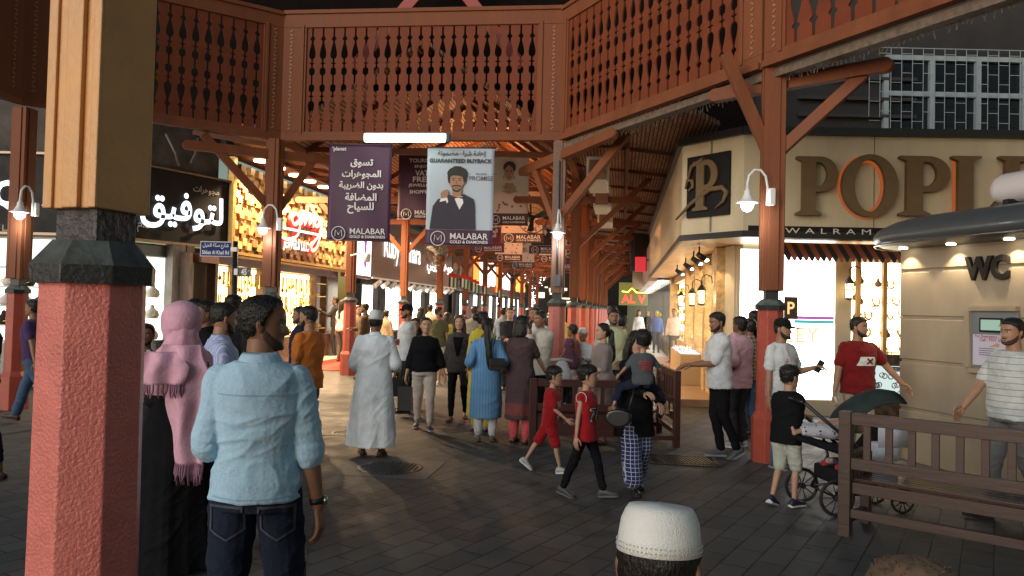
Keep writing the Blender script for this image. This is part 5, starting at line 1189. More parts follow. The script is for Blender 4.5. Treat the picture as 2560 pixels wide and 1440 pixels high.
# bunting with flags
t = thing('flag_bunting', 'string of small red, white, green and black flags along the left arcade', 'bunting', at(1130, 690, 33), 0)
pts = [at(x, y, Y) for x, y, Y in ((1085, 700, 28), (1115, 688, 30), (1140, 690, 32), (1160, 692, 33.5), (1190, 706, 36), (1215, 712, 38.5), (1250, 722, 43))]
MB().tube(pts, .012, 5).build('string', mat('red_tinsel', (.4, .02, .02), .6), t)
for k, (x, y, Y) in enumerate(((1122, 692, 31), (1131, 694, 31.5), (1150, 695, 33), (1158, 698, 33.4), (1166, 700, 34), (1178, 706, 35), (1186, 710, 36), (1206, 715, 38), (1243, 725, 42))):
    p = at(x, y, Y); f = MB(); h = .40; w_ = .24
    f.add([p + V((0, 0, 0)), p + V((w_ / 3, .02, -.02)), p + V((w_ / 3, 0, -h)), p + V((0, 0, -h))], [(0, 3, 2, 1)], 1); f.add([p + V((w_ / 3, .02, -.02)), p + V((w_ * .66, 0, -.02)), p + V((w_ * .66, 0, -h)), p + V((w_ / 3, 0, -h))], [(0, 3, 2, 1)], 2)
    f.add([p + V((w_ * .66, 0, -.02)), p + V((w_, -.02, -.02)), p + V((w_, 0, -h)), p + V((w_ * .66, 0, -h))], [(0, 3, 2, 1)], 3); f.add([p, p + V((w_, 0, 0)), p + V((w_, 0, .14)), p + V((0, 0, .14))], [(0, 1, 2, 3)], 0)
    f.build('flag', [mat('flag_red', (.5, .02, .02), .8), mat('flag_black', (.02, .02, .02), .8), mat('flag_white', (.6, .6, .6), .8), mat('flag_green', (.03, .15, .05), .8)], t)
# orange uplights in the far arcade
for i, Y in enumerate((22, 31, 40, 50, 58)):
    p = V((mid(Y), Y, 5.9)); t = thing('arcade_lamp', '%s orange lamp hung from the arcade tie beams' % ordw[i], 'lamp', p, YAW, 'orange lamps in the arcade')
    MB().lathe([(.001, -.08), (.10, -.06), (.12, 0), (.06, .06), (.001, .07)], seg=14).build('globe', glow('orange_globe', (1, .55, .22), 8), t, local=True); MB().tube([(0, 0, .06), (0, 0, .4)], .01, 6).build('rod', STEEL, t, local=True); point(p - UP * .15, 300 if i < 2 else 520, (1, .44, .16), .1, parent=t)
# ================================================================= BENCHES
BW = mat('bench_wood', (.062, .034, .024), .5, var=.25, vscale=3, bump=.3, bscale=30, stretch=(.2, 1, 1), rvar=.1); BWD = mat('dark_bench_wood', (.045, .012, .009), .4, var=.25, vscale=3, stretch=(.2, 1, 1))
def bench(loc, rz, L_, label, hgt=.98, woodm=BW, carved=False, grp='dark slatted wooden benches'):
    """local: x along, back at y=0, seat towards +y"""
    t = thing('bench', label, 'bench', loc, rz, grp); w_ = .075
    for x in (0, L_): 
        MB().box((x, 0, hgt * .5), (w_ + .02, .085, hgt + .05)).build('leg', woodm, t, local=True, bevel=.006); MB().box((x, .52, .31), (w_, .08, .62)).build('leg', woodm, t, local=True, bevel=.006)
        MB().box((x, .27, .635), (w_ - .01, .56, .04)).build('armrest', woodm, t, local=True, bevel=.006)
        m2 = MB(); m2.box((x, .26, .12), (.045, .46, .06))
        for k in range(5): m2.box((x, .10 + k * .08, .51), (.03, .022, .20))
        m2.build('side_slats', woodm, t, local=True)
    m2 = MB(); m2.box((L_ / 2, 0, hgt - .03), (L_ - w_ - .022, .055, .095)); m2.box((L_ / 2, 0, hgt * .60), (L_ - w_ - .022, .055, .09))
    n_ = int(L_ / .16)
    for k in range(1, n_): m2.box((L_ * k / n_, 0, hgt * .79), (.055, .028, hgt * .30))
    m2.box((L_ / 2, .0, .19), (L_ - w_ - .022, .05, .07)); m2.box((L_ / 2, .545, .40), (L_ - w_, .03, .08)); m2.box((L_ / 2, .02, .39), (L_ - w_ - .022, .03, .09))
    if carved: m2.box((L_ / 2, .0, .30), (L_ - w_ - .022, .03, .18))
    m2.build('backrest', woodm, t, local=True, bevel=.004)
    m3 = MB()
    for k in range(7): m3.box((L_ / 2, .06 + k * .078, .452), (L_ - .1, .066, .028))
    m3.build('seat', mat('varnished_seat', (.05, .022, .012), .22, var=.2, vscale=3, stretch=(.2, 1, 1)), t, local=True, bevel=.005); return t
b0, b1 = ground(2112, 1338), V((3.70, 5.48, 0)); d = V((b1.x - b0.x, b1.y - b0.y, 0)).normalized()
bench((b0.x, b0.y, 0), math.atan2(d.y, d.x), 2.3, 'nearest slatted wooden bench seen from behind in front of the stroller', .98)
p = ground(1330, 1118); bench((p.x, p.y, 0), .02, 1.25, 'dark bench turned with its back to the camera behind the two boys in red', .86, BWD, True)
p = ground(1690, 1118); bench((p.x, p.y, 0), R(90), 1.2, 'bench seen end-on with slatted armrest right of the woman carrying a toddler', .98, BWD)
p = ground(1445, 1060); bench((p.x, p.y + 1.1, 0), R(105), 1.3, 'bench standing edge-on beside the central pillar where children sit', 1.0, BWD)
# ================================================================= PEOPLE
def lerp(a, b, t): return a + (b - a) * t
def interp(tab, v):
    for a, b in zip(tab, tab[1:]):
        if v <= b[0]:
            t = (v - a[0]) / (b[0] - a[0]) if b[0] > a[0] else 0; t = max(0, min(1, t)); t = t * t * (3 - 2 * t) * .5 + t * .5
            return [lerp(x, y, t) for x, y in zip(a[1:], b[1:])]
    return list(tab[-1][1:])
HEADT = [(0, -.20, .02, .02), (.02, -.20, .12, .11), (.06, -.17, .19, .19), (.14, -.09, .255, .275), (.25, -.02, .292, .345), (.38, .01, .318, .385), (.52, .03, .332, .405), (.64, .035, .335, .42), (.76, .04, .325, .405), (.86, .045, .285, .345), (.93, .05, .22, .265), (.98, .05, .125, .15), (1, .05, .012, .012)]
NR_, NC_ = 40, 48
def head_grid(hh, off=None, sex='m'):
    """rows of points; off(phi, v) -> outward offset (m). origin at chin height, facing -Y"""
    rows = []
    for i in range(NR_ + 1):
        u = i / NR_; v = .45 * u + .55 * (1 - math.cos(math.pi * u)) / 2; cy_, W, D = interp(HEADT, v)
        if sex == 'f' and v < .3: W *= .93
        row = []
        for k in range(NC_):
            ph = 2 * math.pi * k / NC_; s_, c_ = math.sin(ph), math.cos(ph)
            r = 1 / ((abs(s_) / W) ** 2.25 + (abs(c_) / D) ** 2.25) ** (1 / 2.25)
            x, y = s_ * r, cy_ - c_ * r
            if c_ > .2:
                fx = abs(x); dy = 0
                if .29 < v < .57:
                    t = (v - .29) / .28; h = .115 * (min(1, t / .22) if t < .22 else (1 - (t - .22) / .78) ** 1.1)
                    dy -= h * math.exp(-(x / (.05 + .035 * max(0, 1 - t * 1.6))) ** 2)
                dy += .034 * math.exp(-((fx - .14) / .075) ** 2 - ((v - .52) / .045) ** 2)
                dy -= .020 * math.exp(-((v - .60) / .03) ** 2) * math.exp(-((fx - .12) / .12) ** 2)
                dy -= .026 * math.exp(-(x / .085) ** 2) * (math.exp(-((v - .218) / .02) ** 2) + math.exp(-((v - .168) / .022) ** 2)) - .012 * math.exp(-(x / .1) ** 2 - ((v - .193) / .008) ** 2)
                dy -= .022 * math.exp(-(x / .1) ** 2 - ((v - .06) / .05) ** 2)
                dy -= .012 * math.exp(-((fx - .2) / .07) ** 2 - ((v - .38) / .06) ** 2)
                y += dy
            p = V((x * hh, y * hh, v * hh))
            if off:
                n = V((s_ / W ** 1, -c_ / D, 0)).normalized() * (1 - max(0, (v - .6) / .4) ** 2 * .9) + UP * max(0, (v - .55) / .45) ** 1.5
                p = p + n.normalized() * off(ph if ph <= math.pi else ph - 2 * math.pi, v)
            row.append(p)
        rows.append(row)
    return rows
def sstep(a, b, x):
    t = max(0, min(1, (x - a) / (b - a))); return t * t * (3 - 2 * t)
HL = {  # hairline height v as a function of |phi| (deg): front .. back
    'short': [(0, .80), (35, .79), (58, .70), (72, .62), (84, .42), (96, .40), (105, .36), (125, .24), (180, .16)],
    'fade': [(0, .80), (35, .80), (55, .74), (72, .66), (86, .50), (100, .46), (120, .36), (180, .24)],
    'reced': [(0, .84), (30, .88), (52, .80), (66, .66), (78, .58), (84, .44), (98, .42), (125, .24), (180, .15)],
    'long': [(0, .84), (25, .80), (50, .66), (70, .40), (85, .15), (110, .0), (180, -.05)],
    'pulled': [(0, .84), (30, .82), (55, .72), (72, .58), (88, .46), (104, .38), (125, .22), (180, .12)],
    'kid': [(0, .74), (35, .72), (58, .68), (72, .60), (84, .46), (98, .40), (125, .28), (180, .2)],
    'undercap': [(0, .9), (50, .85), (72, .62), (86, .46), (100, .42), (125, .26), (180, .18)],
    'bald': [(0, 1.2), (60, 1.0), (80, .62), (95, .45), (130, .3), (180, .2)]}
def hline(st, ph): return interp(HL[st], abs(math.degrees(ph)))[0]
def vnoise(p, s): return noise.noise(p * s)
def remesh(mb, vox, smooth=3):
    me = bpy.data.meshes.new('tmp'); me.from_pydata([tuple(p) for p in mb.v], [], mb.f); o = bpy.data.objects.new('tmp', me); COL.objects.link(o)
    r = o.modifiers.new('r', 'REMESH'); r.mode = 'VOXEL'; r.voxel_size = vox
    if smooth: q = o.modifiers.new('s', 'SMOOTH'); q.factor = .5; q.iterations = smooth
    dg = bpy.context.evaluated_depsgraph_get(); dg.update(); e = o.evaluated_get(dg); m2 = e.to_mesh()
    out = MB(); out.add([v.co.copy() for v in m2.vertices], [list(p.vertices) for p in m2.polygons], 0, True)
    nn = [v.normal.copy() for v in m2.vertices]
    e.to_mesh_clear(); bpy.data.objects.remove(o); bpy.data.meshes.remove(me); out.n = nn; return out
def crumple(mb, amp, seed, sx=9, sz=6):
    sd = V((seed * 3.7, seed * 1.3, seed * 2.1))
    for i, p in enumerate(mb.v):
        q = V((p.x * sx * .5 + p.z * 2.2, p.y * sx * .5 - p.z * 1.4, p.z * sz * 1.1)) + sd
        w_ = noise.noise(q * .45) ; q = q + V((w_, -w_, w_)) * .8
        d = amp * (1.1 * (1 - abs(noise.noise(q))) ** 5 - .35) + amp * .55 * noise.noise(q * .5) + amp * .5 * ((1 - abs(noise.noise(q * 1.7 + V((9, 3, 1))))) ** 6 - .2)
        mb.v[i] = p + mb.n[i] * d
    return mb
def ik(a, b, l1, l2, hint):
    d = b - a; L = min(d.length, (l1 + l2) * .999); d = d.normalized()
    x = (l1 * l1 - l2 * l2 + L * L) / (2 * L); h = math.sqrt(max(0, l1 * l1 - x * x))
    u = hint - d * hint.dot(d); u = u.normalized() if u.length > 1e-5 else d.orthogonal().normalized()
    return a + d * x + u * h, a + d * L
def hand(mb, w, d, pn, side, s=1, curl=.5, mi=0):
    """w: wrist, d: direction, pn: palm normal (towards the palm), side: +1 if the thumb leaves along d x pn"""
    d = d.normalized(); pn = (pn - d * pn.dot(d)).normalized(); la = d.cross(pn) * side
    for i, (o_, ln, k) in enumerate(((.028, .088, .95), (.0095, .092, 1.05), (-.009, .088, 1.0), (-.026, .080, .80))):
        k0 = w + d * .008 * s + la * o_ * .55 * s; k1 = w + d * ln * s + la * o_ * s; mb.cap(k0, .0135 * s, k1, .0115 * s, 8, mi, 2)
        p = k1; a = curl * .5
        for j, L in enumerate((.042, .027, .021)):
            a += curl * (.35 if j == 0 else .6); dd = d * math.cos(a) + pn * math.sin(a) + la * o_ * 1.5 * (1 - curl * .6); q = p + dd.normalized() * L * k * s
            mb.cap(p, (.0098 - .0012 * j) * s, q, (.0088 - .0013 * j) * s, 8, mi, 2); p = q
    t0 = w + d * .022 * s + la * .022 * s; t1 = t0 + (d * .6 + la * .75 + pn * .35).normalized() * .040 * s; t2 = t1 + (d * .9 + la * .25 + pn * .35).normalized() * .032 * s; t3 = t2 + (d * .95 + pn * (.2 + .4 * curl)).normalized() * .024 * s
    mb.cap(t0, .0145 * s, t1, .0115 * s, 8, mi, 2); mb.cap(t1, .011 * s, t2, .0095 * s, 8, mi, 2); mb.cap(t2, .0095 * s, t3, .008 * s, 8, mi, 2)
def weld(mb):
    """joins every loose island to the main surface, under the skin"""
    par = list(range(len(mb.v)))
    def fd(i):
        while par[i] != i: par[i] = par[par[i]]; i = par[i]
        return i
    nb = {}
    for f in mb.f:
        for i in f[1:]: par[fd(i)] = fd(f[0])
        nb.setdefault(f[0], f[1])
    isl = {}
    for i in range(len(mb.v)): isl.setdefault(fd(i), []).append(i)
    isl = sorted(isl.values(), key=len, reverse=True); main = isl[0]
    from mathutils.kdtree import KDTree
    main = [i for i in main if i in nb]; kd_ = KDTree(len(main))
    for n_, i in enumerate(main): kd_.insert(mb.v[i], n_)
    kd_.balance()
    for s in isl[1:]:
        best = min(((kd_.find(mb.v[i]), i) for i in s[::max(1, len(s) // 60)]), key=lambda q: q[0][2]); j = main[best[0][1]]
        mb.f.append([best[1], j, nb[j]]); mb.m.append(0); mb.s.append(True)
SKIN = {}
def skin(c):
    k = 'skin_%d_%d_%d' % tuple(int(x * 100) for x in c)
    return mat(k, c, .5, var=.08, vscale=14, spec=.35, bump=.15, bscale=160, bdist=.002)
S1_, S2_, S3_, S4_ = (.33, .175, .105), (.245, .125, .072), (.42, .245, .165), (.165, .08, .046)
HAIR = mat('black_hair', (.009, .007, .006), .42, bump=1.0, bscale=220, bdist=.006, stretch=(1, 1, .25), spec=.4)
HAIRB = mat('brown_hair', (.05, .022, .013), .45, bump=1.0, bscale=220, bdist=.006, stretch=(1, 1, .25))
HAIRG = mat('grey_hair', (.12, .115, .11), .6, bump=.8, bscale=200, bdist=.006)
EYEW = mat('eye_white', (.62, .60, .57), .25); IRIS = mat('iris', (.012, .008, .006), .15); LIPM = mat('lips', (.26, .09, .07), .45); LIPF = mat('lips_red', (.34, .06, .06), .4)
TORSO = {'m': [(.86, .0, .10, .09), (.92, .0, .165, .115), (.98, .0, .172, .122), (1.08, -.005, .158, .112), (1.20, -.005, .168, .120), (1.31, .0, .182, .122), (1.385, .008, .185, .110), (1.43, .012, .155, .085), (1.47, .015, .085, .068), (1.50, .015, .06, .058)],
         'f': [(.86, .0, .10, .09), (.92, .005, .170, .120), (.98, .005, .172, .122), (1.08, .0, .138, .100), (1.18, -.005, .140, .106), (1.28, -.018, .155, .122), (1.37, .004, .160, .098), (1.42, .012, .140, .078), (1.465, .015, .075, .06), (1.50, .015, .052, .05)]}
def torso_rings(sex, fat, z0, z1, off, tw, seg=26, belly=0, flare=0):
    T = TORSO[sex]; rings = []; n_ = max(4, int((z1 - z0) / .035))
    for i in range(n_ + 1):
        z = lerp(z0, z1, i / n_); cy_, rx, ry = interp(T, z); f_ = 1 + (fat - 1) * sstep(1.46, 1.35, z)
        if z < .93: cy_, rx, ry = interp(T, .95)
        bl = belly * math.exp(-((z - 1.08) / .12) ** 2); rx = rx * f_ + off + flare * max(0, (1.0 - z)); ry = ry * f_ + off + bl * .5 + flare * max(0, 1.0 - z); cy2 = cy_ - bl * .6
        rings.append([V((rx * math.copysign(abs(math.sin(a)) ** .9, math.sin(a)), cy2 - ry * math.copysign(abs(math.cos(a)) ** .9, math.cos(a)), z)) for a in [2 * math.pi * k / seg for k in range(seg)]])
    return rings
def person(label, px=None, py=None, Y=None, z=0, H=1.7, yaw=180, sex='m', fat=1., belly=0., sk=S2_, top=None, bottom=None, dress=None, hair='short', hairm=None, beard=0, head=(0, 0, 0),
           R_=(-.27, -.04, .80), L_=(.27, -.04, .80), curl=(.5, .5), fR=(-.10, 0, 0, 0), fL=(.10, 0, 0, 0), shoe=((.02, .02, .022), None), child=False, pelvis=0, lean=0, X=None, hh=None, elbow=(0, 1, 0), gaze=None, group=None, detail=1.0, knee=None, extras=None):
    if X is not None: loc = V((X, Y, z))
    elif py is not None: loc = ground(px, py, z)
    else: loc = V((xat(px, 800, Y), Y, z))
    hh = hh or (.232 if sex == 'm' else .222) * (1 if not child else .90)
    t = thing('person', label, 'person', loc, R(yaw), group); b = (H - hh) / 1.52; seed = loc.x * 3.1 + loc.y
    D = max(loc.y, 1.2); vox = max(.0075, min(.026, D * .00115)) / detail; sm = skin(sk)
    wk = 1.06 if child else 1.0
    S = lambda p: V((p[0] * b * wk, p[1] * b, p[2] * b))
    ln = M.Rotation(R(lean), 3, 'X')                      # forward lean about the pelvis
    def U(p):                                             # upper body
        q = V(p) - V((0, 0, .93)); q = ln @ q; return S(q + V((0, 0, .93 + pelvis)))
    shw = .163 if sex == 'm' else .143; shw *= (1 + (fat - 1) * .5)
    sh = {'R': U((-shw, .012, 1.398)), 'L': U((shw, .012, 1.398))}
    l1, l2 = .285 * b, .262 * b
    el, wr = {}, {}
    for k, tg in (('R', R_), ('L', L_)):
        sx = -1 if k == 'R' else 1; eh = V((sx * .16 + elbow[0] * sx, elbow[1], -.15 + elbow[2])); tgt = S(V(tg) + V((0, 0, pelvis)))
        el[k], wr[k] = ik(sh[k], tgt, l1, l2, eh)
    hip = {'R': S((-.092, 0, .93 + pelvis)), 'L': S((.092, 0, .93 + pelvis))}; kn, an, ft = {}, {}, {}
    for k, f in (('R', fR), ('L', fL)):
        a_ = S((f[0], f[1], f[2] + .085)); kn[k], an[k] = ik(hip[k], a_, .435 * b, .42 * b, V((f[0] * .6, -1, 0)) if knee is None else V(knee)); ft[k] = f
    A = {'R': 1, 'L': 1}
    def armpt(k, u):
        return sh[k].lerp(el[k], u) if u <= 1 else el[k].lerp(wr[k], u - 1)
    # ---------------- skin
    bd = MB(); af = (1 if sex == 'm' else .86) * (1 + (fat - 1) * .5) * b * (.85 if child else 1)
    bd.loft([[U(p) for p in r] for r in torso_rings(sex, fat * .93, .9, 1.49, -.012, 0, 20, belly * .8)])
    bd.cap(U((0, .02, 1.43)), .058 * b * (1.08 if sex == 'm' else .9), U((0, .0, 1.565)), .056 * b * (1.06 if sex == 'm' else .85), 14)
    for k in 'RL':
        bd.cap(sh[k], .052 * af, el[k], .040 * af, 12); m_ = el[k].lerp(wr[k], .3); bd.cap(el[k], .040 * af, m_, .041 * af, 12); bd.cap(m_, .041 * af, wr[k], .027 * af, 12)
        if not (bottom and bottom.get('len', 2) >= 1.9 or dress and dress.get('long')):
            bd.cap(hip[k], .080 * af, kn[k], .053 * af, 12); m_ = kn[k].lerp(an[k], .3) + S((0, .012, 0)); bd.cap(kn[k], .052 * af, m_, .055 * af, 12); bd.cap(m_, .055 * af, an[k], .035 * af, 12)
        elif shoe[0] is not None: bd.cap(kn[k].lerp(an[k], .7), .04 * af, an[k], .036 * af, 10)
    bd = remesh(bd, max(vox, .009), 3)
    # head, joined to the same mesh
    HO = U((0, .0, 1.50)) ; HO = U((0, -.012, 1.52)); q = M.Rotation(R(head[0]), 3, 'Z') @ M.Rotation(R(head[1]), 3, 'X') @ M.Rotation(R(head[2]), 3, 'Y')
    hc = V((0, .03 * hh, .35 * hh))
    TH = lambda p: HO + hc + q @ (p - hc)
    rows = head_grid(hh, None, sex); o_ = len(bd.v); base = len(bd.f)
    bd.loft([[TH(p) for p in r] for r in rows], 0, True)
    # colour slots of the face
    for i in range(NR_):
        u = (i + .5) / NR_; v = .45 * u + .55 * (1 - math.cos(math.pi * u)) / 2
        for k in range(NC_):
            ph = 2 * math.pi * (k + .5) / NC_; c_ = math.cos(ph); x = abs((rows[i][k].x + rows[i][(k + 1) % NC_].x) / 2 / hh); f = base + i * NC_ + k
            if c_ > .3:
                if .150 < v < .232 and x < .105 - 1.3 * abs(v - .19): bd.m[f] = 3
                if .585 < v < .622 and .045 < x < .23: bd.m[f] = 4
    for s_ in (-1, 1):
        ex = s_ * .140; cy_, W, Dd = interp(HEADT, .515); ey = cy_ - Dd * (1 - (.14 / W) ** 2.25) ** (1 / 2.25) + .046
        bd.ell(TH(V((ex, ey, .515)) * hh), (.060 * hh, .040 * hh, .026 * hh), 1, 12, 7, q); bd.ell(TH(V((ex + (gaze or 0) * .02, ey - .030, .515)) * hh), (.024 * hh, .014 * hh, .024 * hh), 2, 10, 6, q)
        er = q @ M.Rotation(s_ * R(-18), 3, 'Z'); bd.ell(TH(V((s_ * .345, .05, .47)) * hh), (.035 * hh, .085 * hh, .135 * hh), 0, 10, 8, er); bd.ell(TH(V((s_ * .355, .065, .50)) * hh), (.038 * hh, .07 * hh, .085 * hh), 0, 10, 8, er)
    for k, cu in (('R', curl[0]), ('L', curl[1])):
        d_ = (wr[k] - el[k]).normalized(); sx = -1 if k == 'R' else 1
        pn = V((-sx, -.25, 0)) if abs(d_.z) > .6 else V((-sx * .3, .0, -1)) if abs(d_.z) < .6 else V((-sx, 0, 0))
        hd = MB(); hand(hd, wr[k], d_, pn, 1 if (d_.cross(pn)).dot(V((0, -1, .3))) > 0 else -1, b * (1.0 if sex == 'm' else .9) * (1.02 if not child else 1.05), cu)
        if D < 6: h2 = remesh(hd, .0042, 2); bd.add(h2.v, h2.f, 0, True)
        else: bd.add(hd.v, hd.f, 0, True)
    weld(bd)
    bd.build('body', [sm, EYEW, IRIS, LIPM if sex == 'm' else LIPF, HAIR], t, local=True)
    parts = {}
    # ---------------- clothes
    def sleeves(mb, ln_, loose, r0=.060):
        for k in 'RL':
            pts = [0, .35, .7, 1, 1.3, 1.65, 1.93]; pts = [u for u in pts if u < ln_ - .02] + [ln_]; pr = None
            for u in pts:
                p = armpt(k, u); r = (lerp(r0 + loose * .25, .048 + loose, min(1, u)) if u <= 1 else lerp(.048 + loose, .036 + loose, u - 1)) * af
                if pr: mb.cap(pr[0], pr[1], p, r, 14, 0, 2 if u == pts[-1] else 3)
                pr = (p, r)
    if top:
        mb = MB(); hem = top.get('hem', .86); off = top.get('off', .016); mb.loft([[U(p) for p in r] for r in torso_rings(sex, fat, hem, 1.475, off, 0, 28, belly, top.get('flare', .0))]); sl = top.get('sleeve', .62)
        if sl > 0: sleeves(mb, sl, top.get('loose', .012))
        if sex == 'f' and not child:
            for s_ in (-1, 1): mb.ell(U((s_ * .072, -.085, 1.275)), (.068 * b, .060 * b, .066 * b))
        g_ = crumple(remesh(mb, vox, 3), top.get('fold', .009), seed); g_.build('top' if top.get('name') is None else top['name'], top['m'], t, local=True); parts['top'] = g_
        c_ = top.get('collar')
        if c_:
            cm_ = MB(); rg = []
            for zz, rr, yy in ((1.455, .082, .018), (1.49, .074, .012), (1.515, .070, .008), (1.500, .080, .008), (1.462, .098, .012)):
                rg.append([U((rr * math.sin(a) * 1.02, yy - rr * .92 * math.cos(a), zz - .020 * max(0, math.cos(a)) * (1 if c_ == 1 else .3))) for a in [2 * math.pi * k / 26 for k in range(26)]])
            cm_.loft(rg, 0, True, caps=False); cm_.build('collar', top.get('cm', top['m']), t, local=True)
        if top.get('cuff'):
            for k in 'RL':
                a_, b_ = armpt(k, sl - .14), armpt(k, sl + .03); q_ = MB(); q_.cap(a_, (.054 + top.get('loose', .012) * .6) * af, b_, (.048 + top.get('loose', .012)) * af, 16, 0, 2); g2 = crumple(remesh(q_, max(.005, vox * .8), 2), .005, seed + 5); g2.build('sleeve_cuff', top['m'], t, local=True)
    if bottom:
        mb = MB(); L__ = bottom.get('len', 2); lo = bottom.get('loose', .0)
        mb.loft([[S(p + V((0, 0, pelvis))) for p in r] for r in torso_rings(sex, fat, .86, bottom.get('waist', 1.03), .008, 0, 24, belly * .5)])
        for k in 'RL':
            th = kn[k] if L__ >= 1 else hip[k].lerp(kn[k], L__); r1 = lerp(.090, .064, min(1, L__)) + lo
            lg = af * (1.0 if sex == 'm' else 1.18 * (1 + max(0, fat - 1) * .8)); r1 *= lg / af; mb.cap(hip[k] + S((0, .0, -.03)), .094 * lg + lo * .5, th, r1 * af, 16)
            if L__ > 1:
                u = min(1, L__ - 1); e_ = kn[k].lerp(an[k], u); m_ = kn[k].lerp(an[k], u * .5) + S((0, .008, 0)); r2 = lerp(.062, bottom.get('hemr', .052), u) + lo
                mb.cap(th, r1 * af, m_, (r1 + r2) / 2 * af, 14); mb.cap(m_, (r1 + r2) / 2 * af, e_, r2 * af, 14, 0, 2)
        g_ = crumple(remesh(mb, vox, 3), bottom.get('fold', .008), seed + 9, 10, 7); g_.build(bottom.get('name', 'trousers'), bottom['m'], t, local=True); parts['bottom'] = g_
    if dress:
        mb = MB(); hem = dress['hem']; hx, hy = dress.get('hx', .26), dress.get('hy', .22); seg = 44; rings = []; n_ = 30; fc = V(((fR[0] + fL[0]) / 2, (fR[1] + fL[1]) / 2, 0)); kf = dress.get('folds', 7); am = dress.get('amp', .07)
        T = TORSO[sex]
        for i in range(n_ + 1):
            z_ = lerp(hem, 1.475, i / n_); u = max(0, (1.0 - z_) / (1.0 - hem)) if z_ < 1.0 else 0; cy_, rx, ry = interp(T, max(z_, .95)); f_ = 1 + (fat - 1) * sstep(1.46, 1.35, z_); rx, ry = rx * f_ + dress.get('off', .022), ry * f_ + dress.get('off', .022)
            rx, ry = lerp(rx, hx, u ** .8), lerp(ry, hy, u ** .8); r_ = []
            for k in range(seg):
                a = 2 * math.pi * k / seg; w_ = 1 + am * (u ** .7) * (math.sin(kf * a + 1.3 * seed + 1.2 * math.sin(z_ * 3)) + .5 * math.sin((kf * 2 + 1) * a + seed))
                p = V((rx * w_ * math.sin(a) + fc.x * u * .8, cy_ * (1 - u) - ry * w_ * math.cos(a) + fc.y * u * .8, z_)); r_.append(U(p) if z_ > 1.0 else S(p + V((0, 0, pelvis if z_ > .5 else 0))))
            rings.append(r_)
        mb.loft(rings); sl = dress.get('sleeve', 1.9)
        if sl > 0: sleeves(mb, sl, dress.get('loose', .02))
        if sex == 'f' and not child:
            for s_ in (-1, 1): mb.ell(U((s_ * .072, -.085, 1.275)), (.07 * b, .062 * b, .068 * b))
        g_ = crumple(remesh(mb, vox, 3), dress.get('fold', .008), seed, 8, 3); 
        if dress.get('border'):
            zb_ = dress['border'][0] * b; zt_ = dress['border'][1] * b
            for i, f in enumerate(g_.f):
                zc = sum(g_.v[j].z for j in f) / len(f)
                if zb_ < zc < zt_: g_.m[i] = 1
            ms = [dress['m'], dress['border'][2]]
        else: ms = dress['m']
        g_.build(dress.get('name', 'robe'), ms, t, local=True); parts['top'] = g_
        if dress.get('collar'):
            cm_ = MB(); rg = [[U((rr * math.sin(a), .012 - rr * .92 * math.cos(a), zz)) for a in [2 * math.pi * k / 26 for k in range(26)]] for zz, rr in ((1.45, .080), (1.50, .068), (1.515, .066), (1.50, .072), (1.45, .088))]
            cm_.loft(rg, 0, True, caps=False); cm_.build('collar', dress['m'] if not isinstance(dress['m'], list) else dress['m'][0], t, local=True)
    # ---------------- shoes
    if shoe[0] is not None:
        sc_ = b * (1.0 if sex == 'm' else .9) * (1.12 if child else 1); scol = mat('shoe_%d%d%d' % tuple(int(c * 255) for c in shoe[0]), shoe[0], .55, var=.15); so_m = mat('sole_%d%d%d' % tuple(int(c * 255) for c in (shoe[1] or (.02, .018, .016))), shoe[1] or (.02, .018, .016), .7)
        for k in 'RL':
            f = ft[k]; pit = R(f[3] if len(f) > 3 else 0); out = R(9) * (1 if k == 'L' else -1); rr = M.Rotation(out, 3, 'Z') @ M.Rotation(pit, 3, 'X'); o2 = an[k]
            # pitch about the ankle: positive raises the heel
            secs = [(.075, .005, .020, .045), (.06, .034, .075, .0), (.02, .036, .10, 0), (-.03, .035, .085, 0), (-.08, .041, .060, 0), (-.13, .046, .048, 0), (-.165, .038, .040, 0), (-.19, .018, .028, .004)]
            up_, bt = [], []
            low = len(shoe) > 2 and shoe[2]
            for y_, w_, h_, z0_ in secs:
                h_ = h_ * (.62 if low and y_ > -.06 else 1)
                up_.append([o2 + rr @ (V((w_ * math.cos(a), y_, -.085 + .012 + z0_ * .5 + (h_ * (math.sin(a) * .5 + .5)))) * sc_) for a in [2 * math.pi * q_ / 12 for q_ in range(12)]])
                bt.append([o2 + rr @ (V((w_ * 1.10 * cx_, y_ * 1.03, -.085 + z_ + z0_ * .4)) * sc_) for cx_, z_ in ((-1, 0), (1, 0), (1, .022), (-1, .022))])
            ob = MB(); ob.loft(up_, 0, True); ob.loft(bt, 1, False); ob.build('shoe', [scol, so_m], t, local=True, bevel=0)
    # ---------------- hair
    hm = hairm or HAIR
    if hair in HL:
        th = {'short': .017, 'fade': .015, 'reced': .012, 'long': .020, 'pulled': .009, 'kid': .018, 'bald': .002, 'undercap': .004}[hair]
        def off(ph, v):
            h0 = hline(hair, ph); m_ = sstep(h0 - .02, h0 + .05, v + .012 * noise.noise(V((ph * 6, v * 14, seed)))); tt = th * (.45 + .45 * sstep(.5, .85, v)) if hair in ('short', 'fade', 'kid') else th
            return -.012 * (1 - m_) + m_ * (tt + .005 * noise.noise(V((math.sin(ph) * 7, math.cos(ph) * 7, v * 9 + seed))) + .003 * noise.noise(V((math.sin(ph) * 22, math.cos(ph) * 22, v * 24))))
        hb = MB(); hg = head_grid(hh, off, sex); hb.loft([[TH(p) for p in r] for r in hg], 0, True)
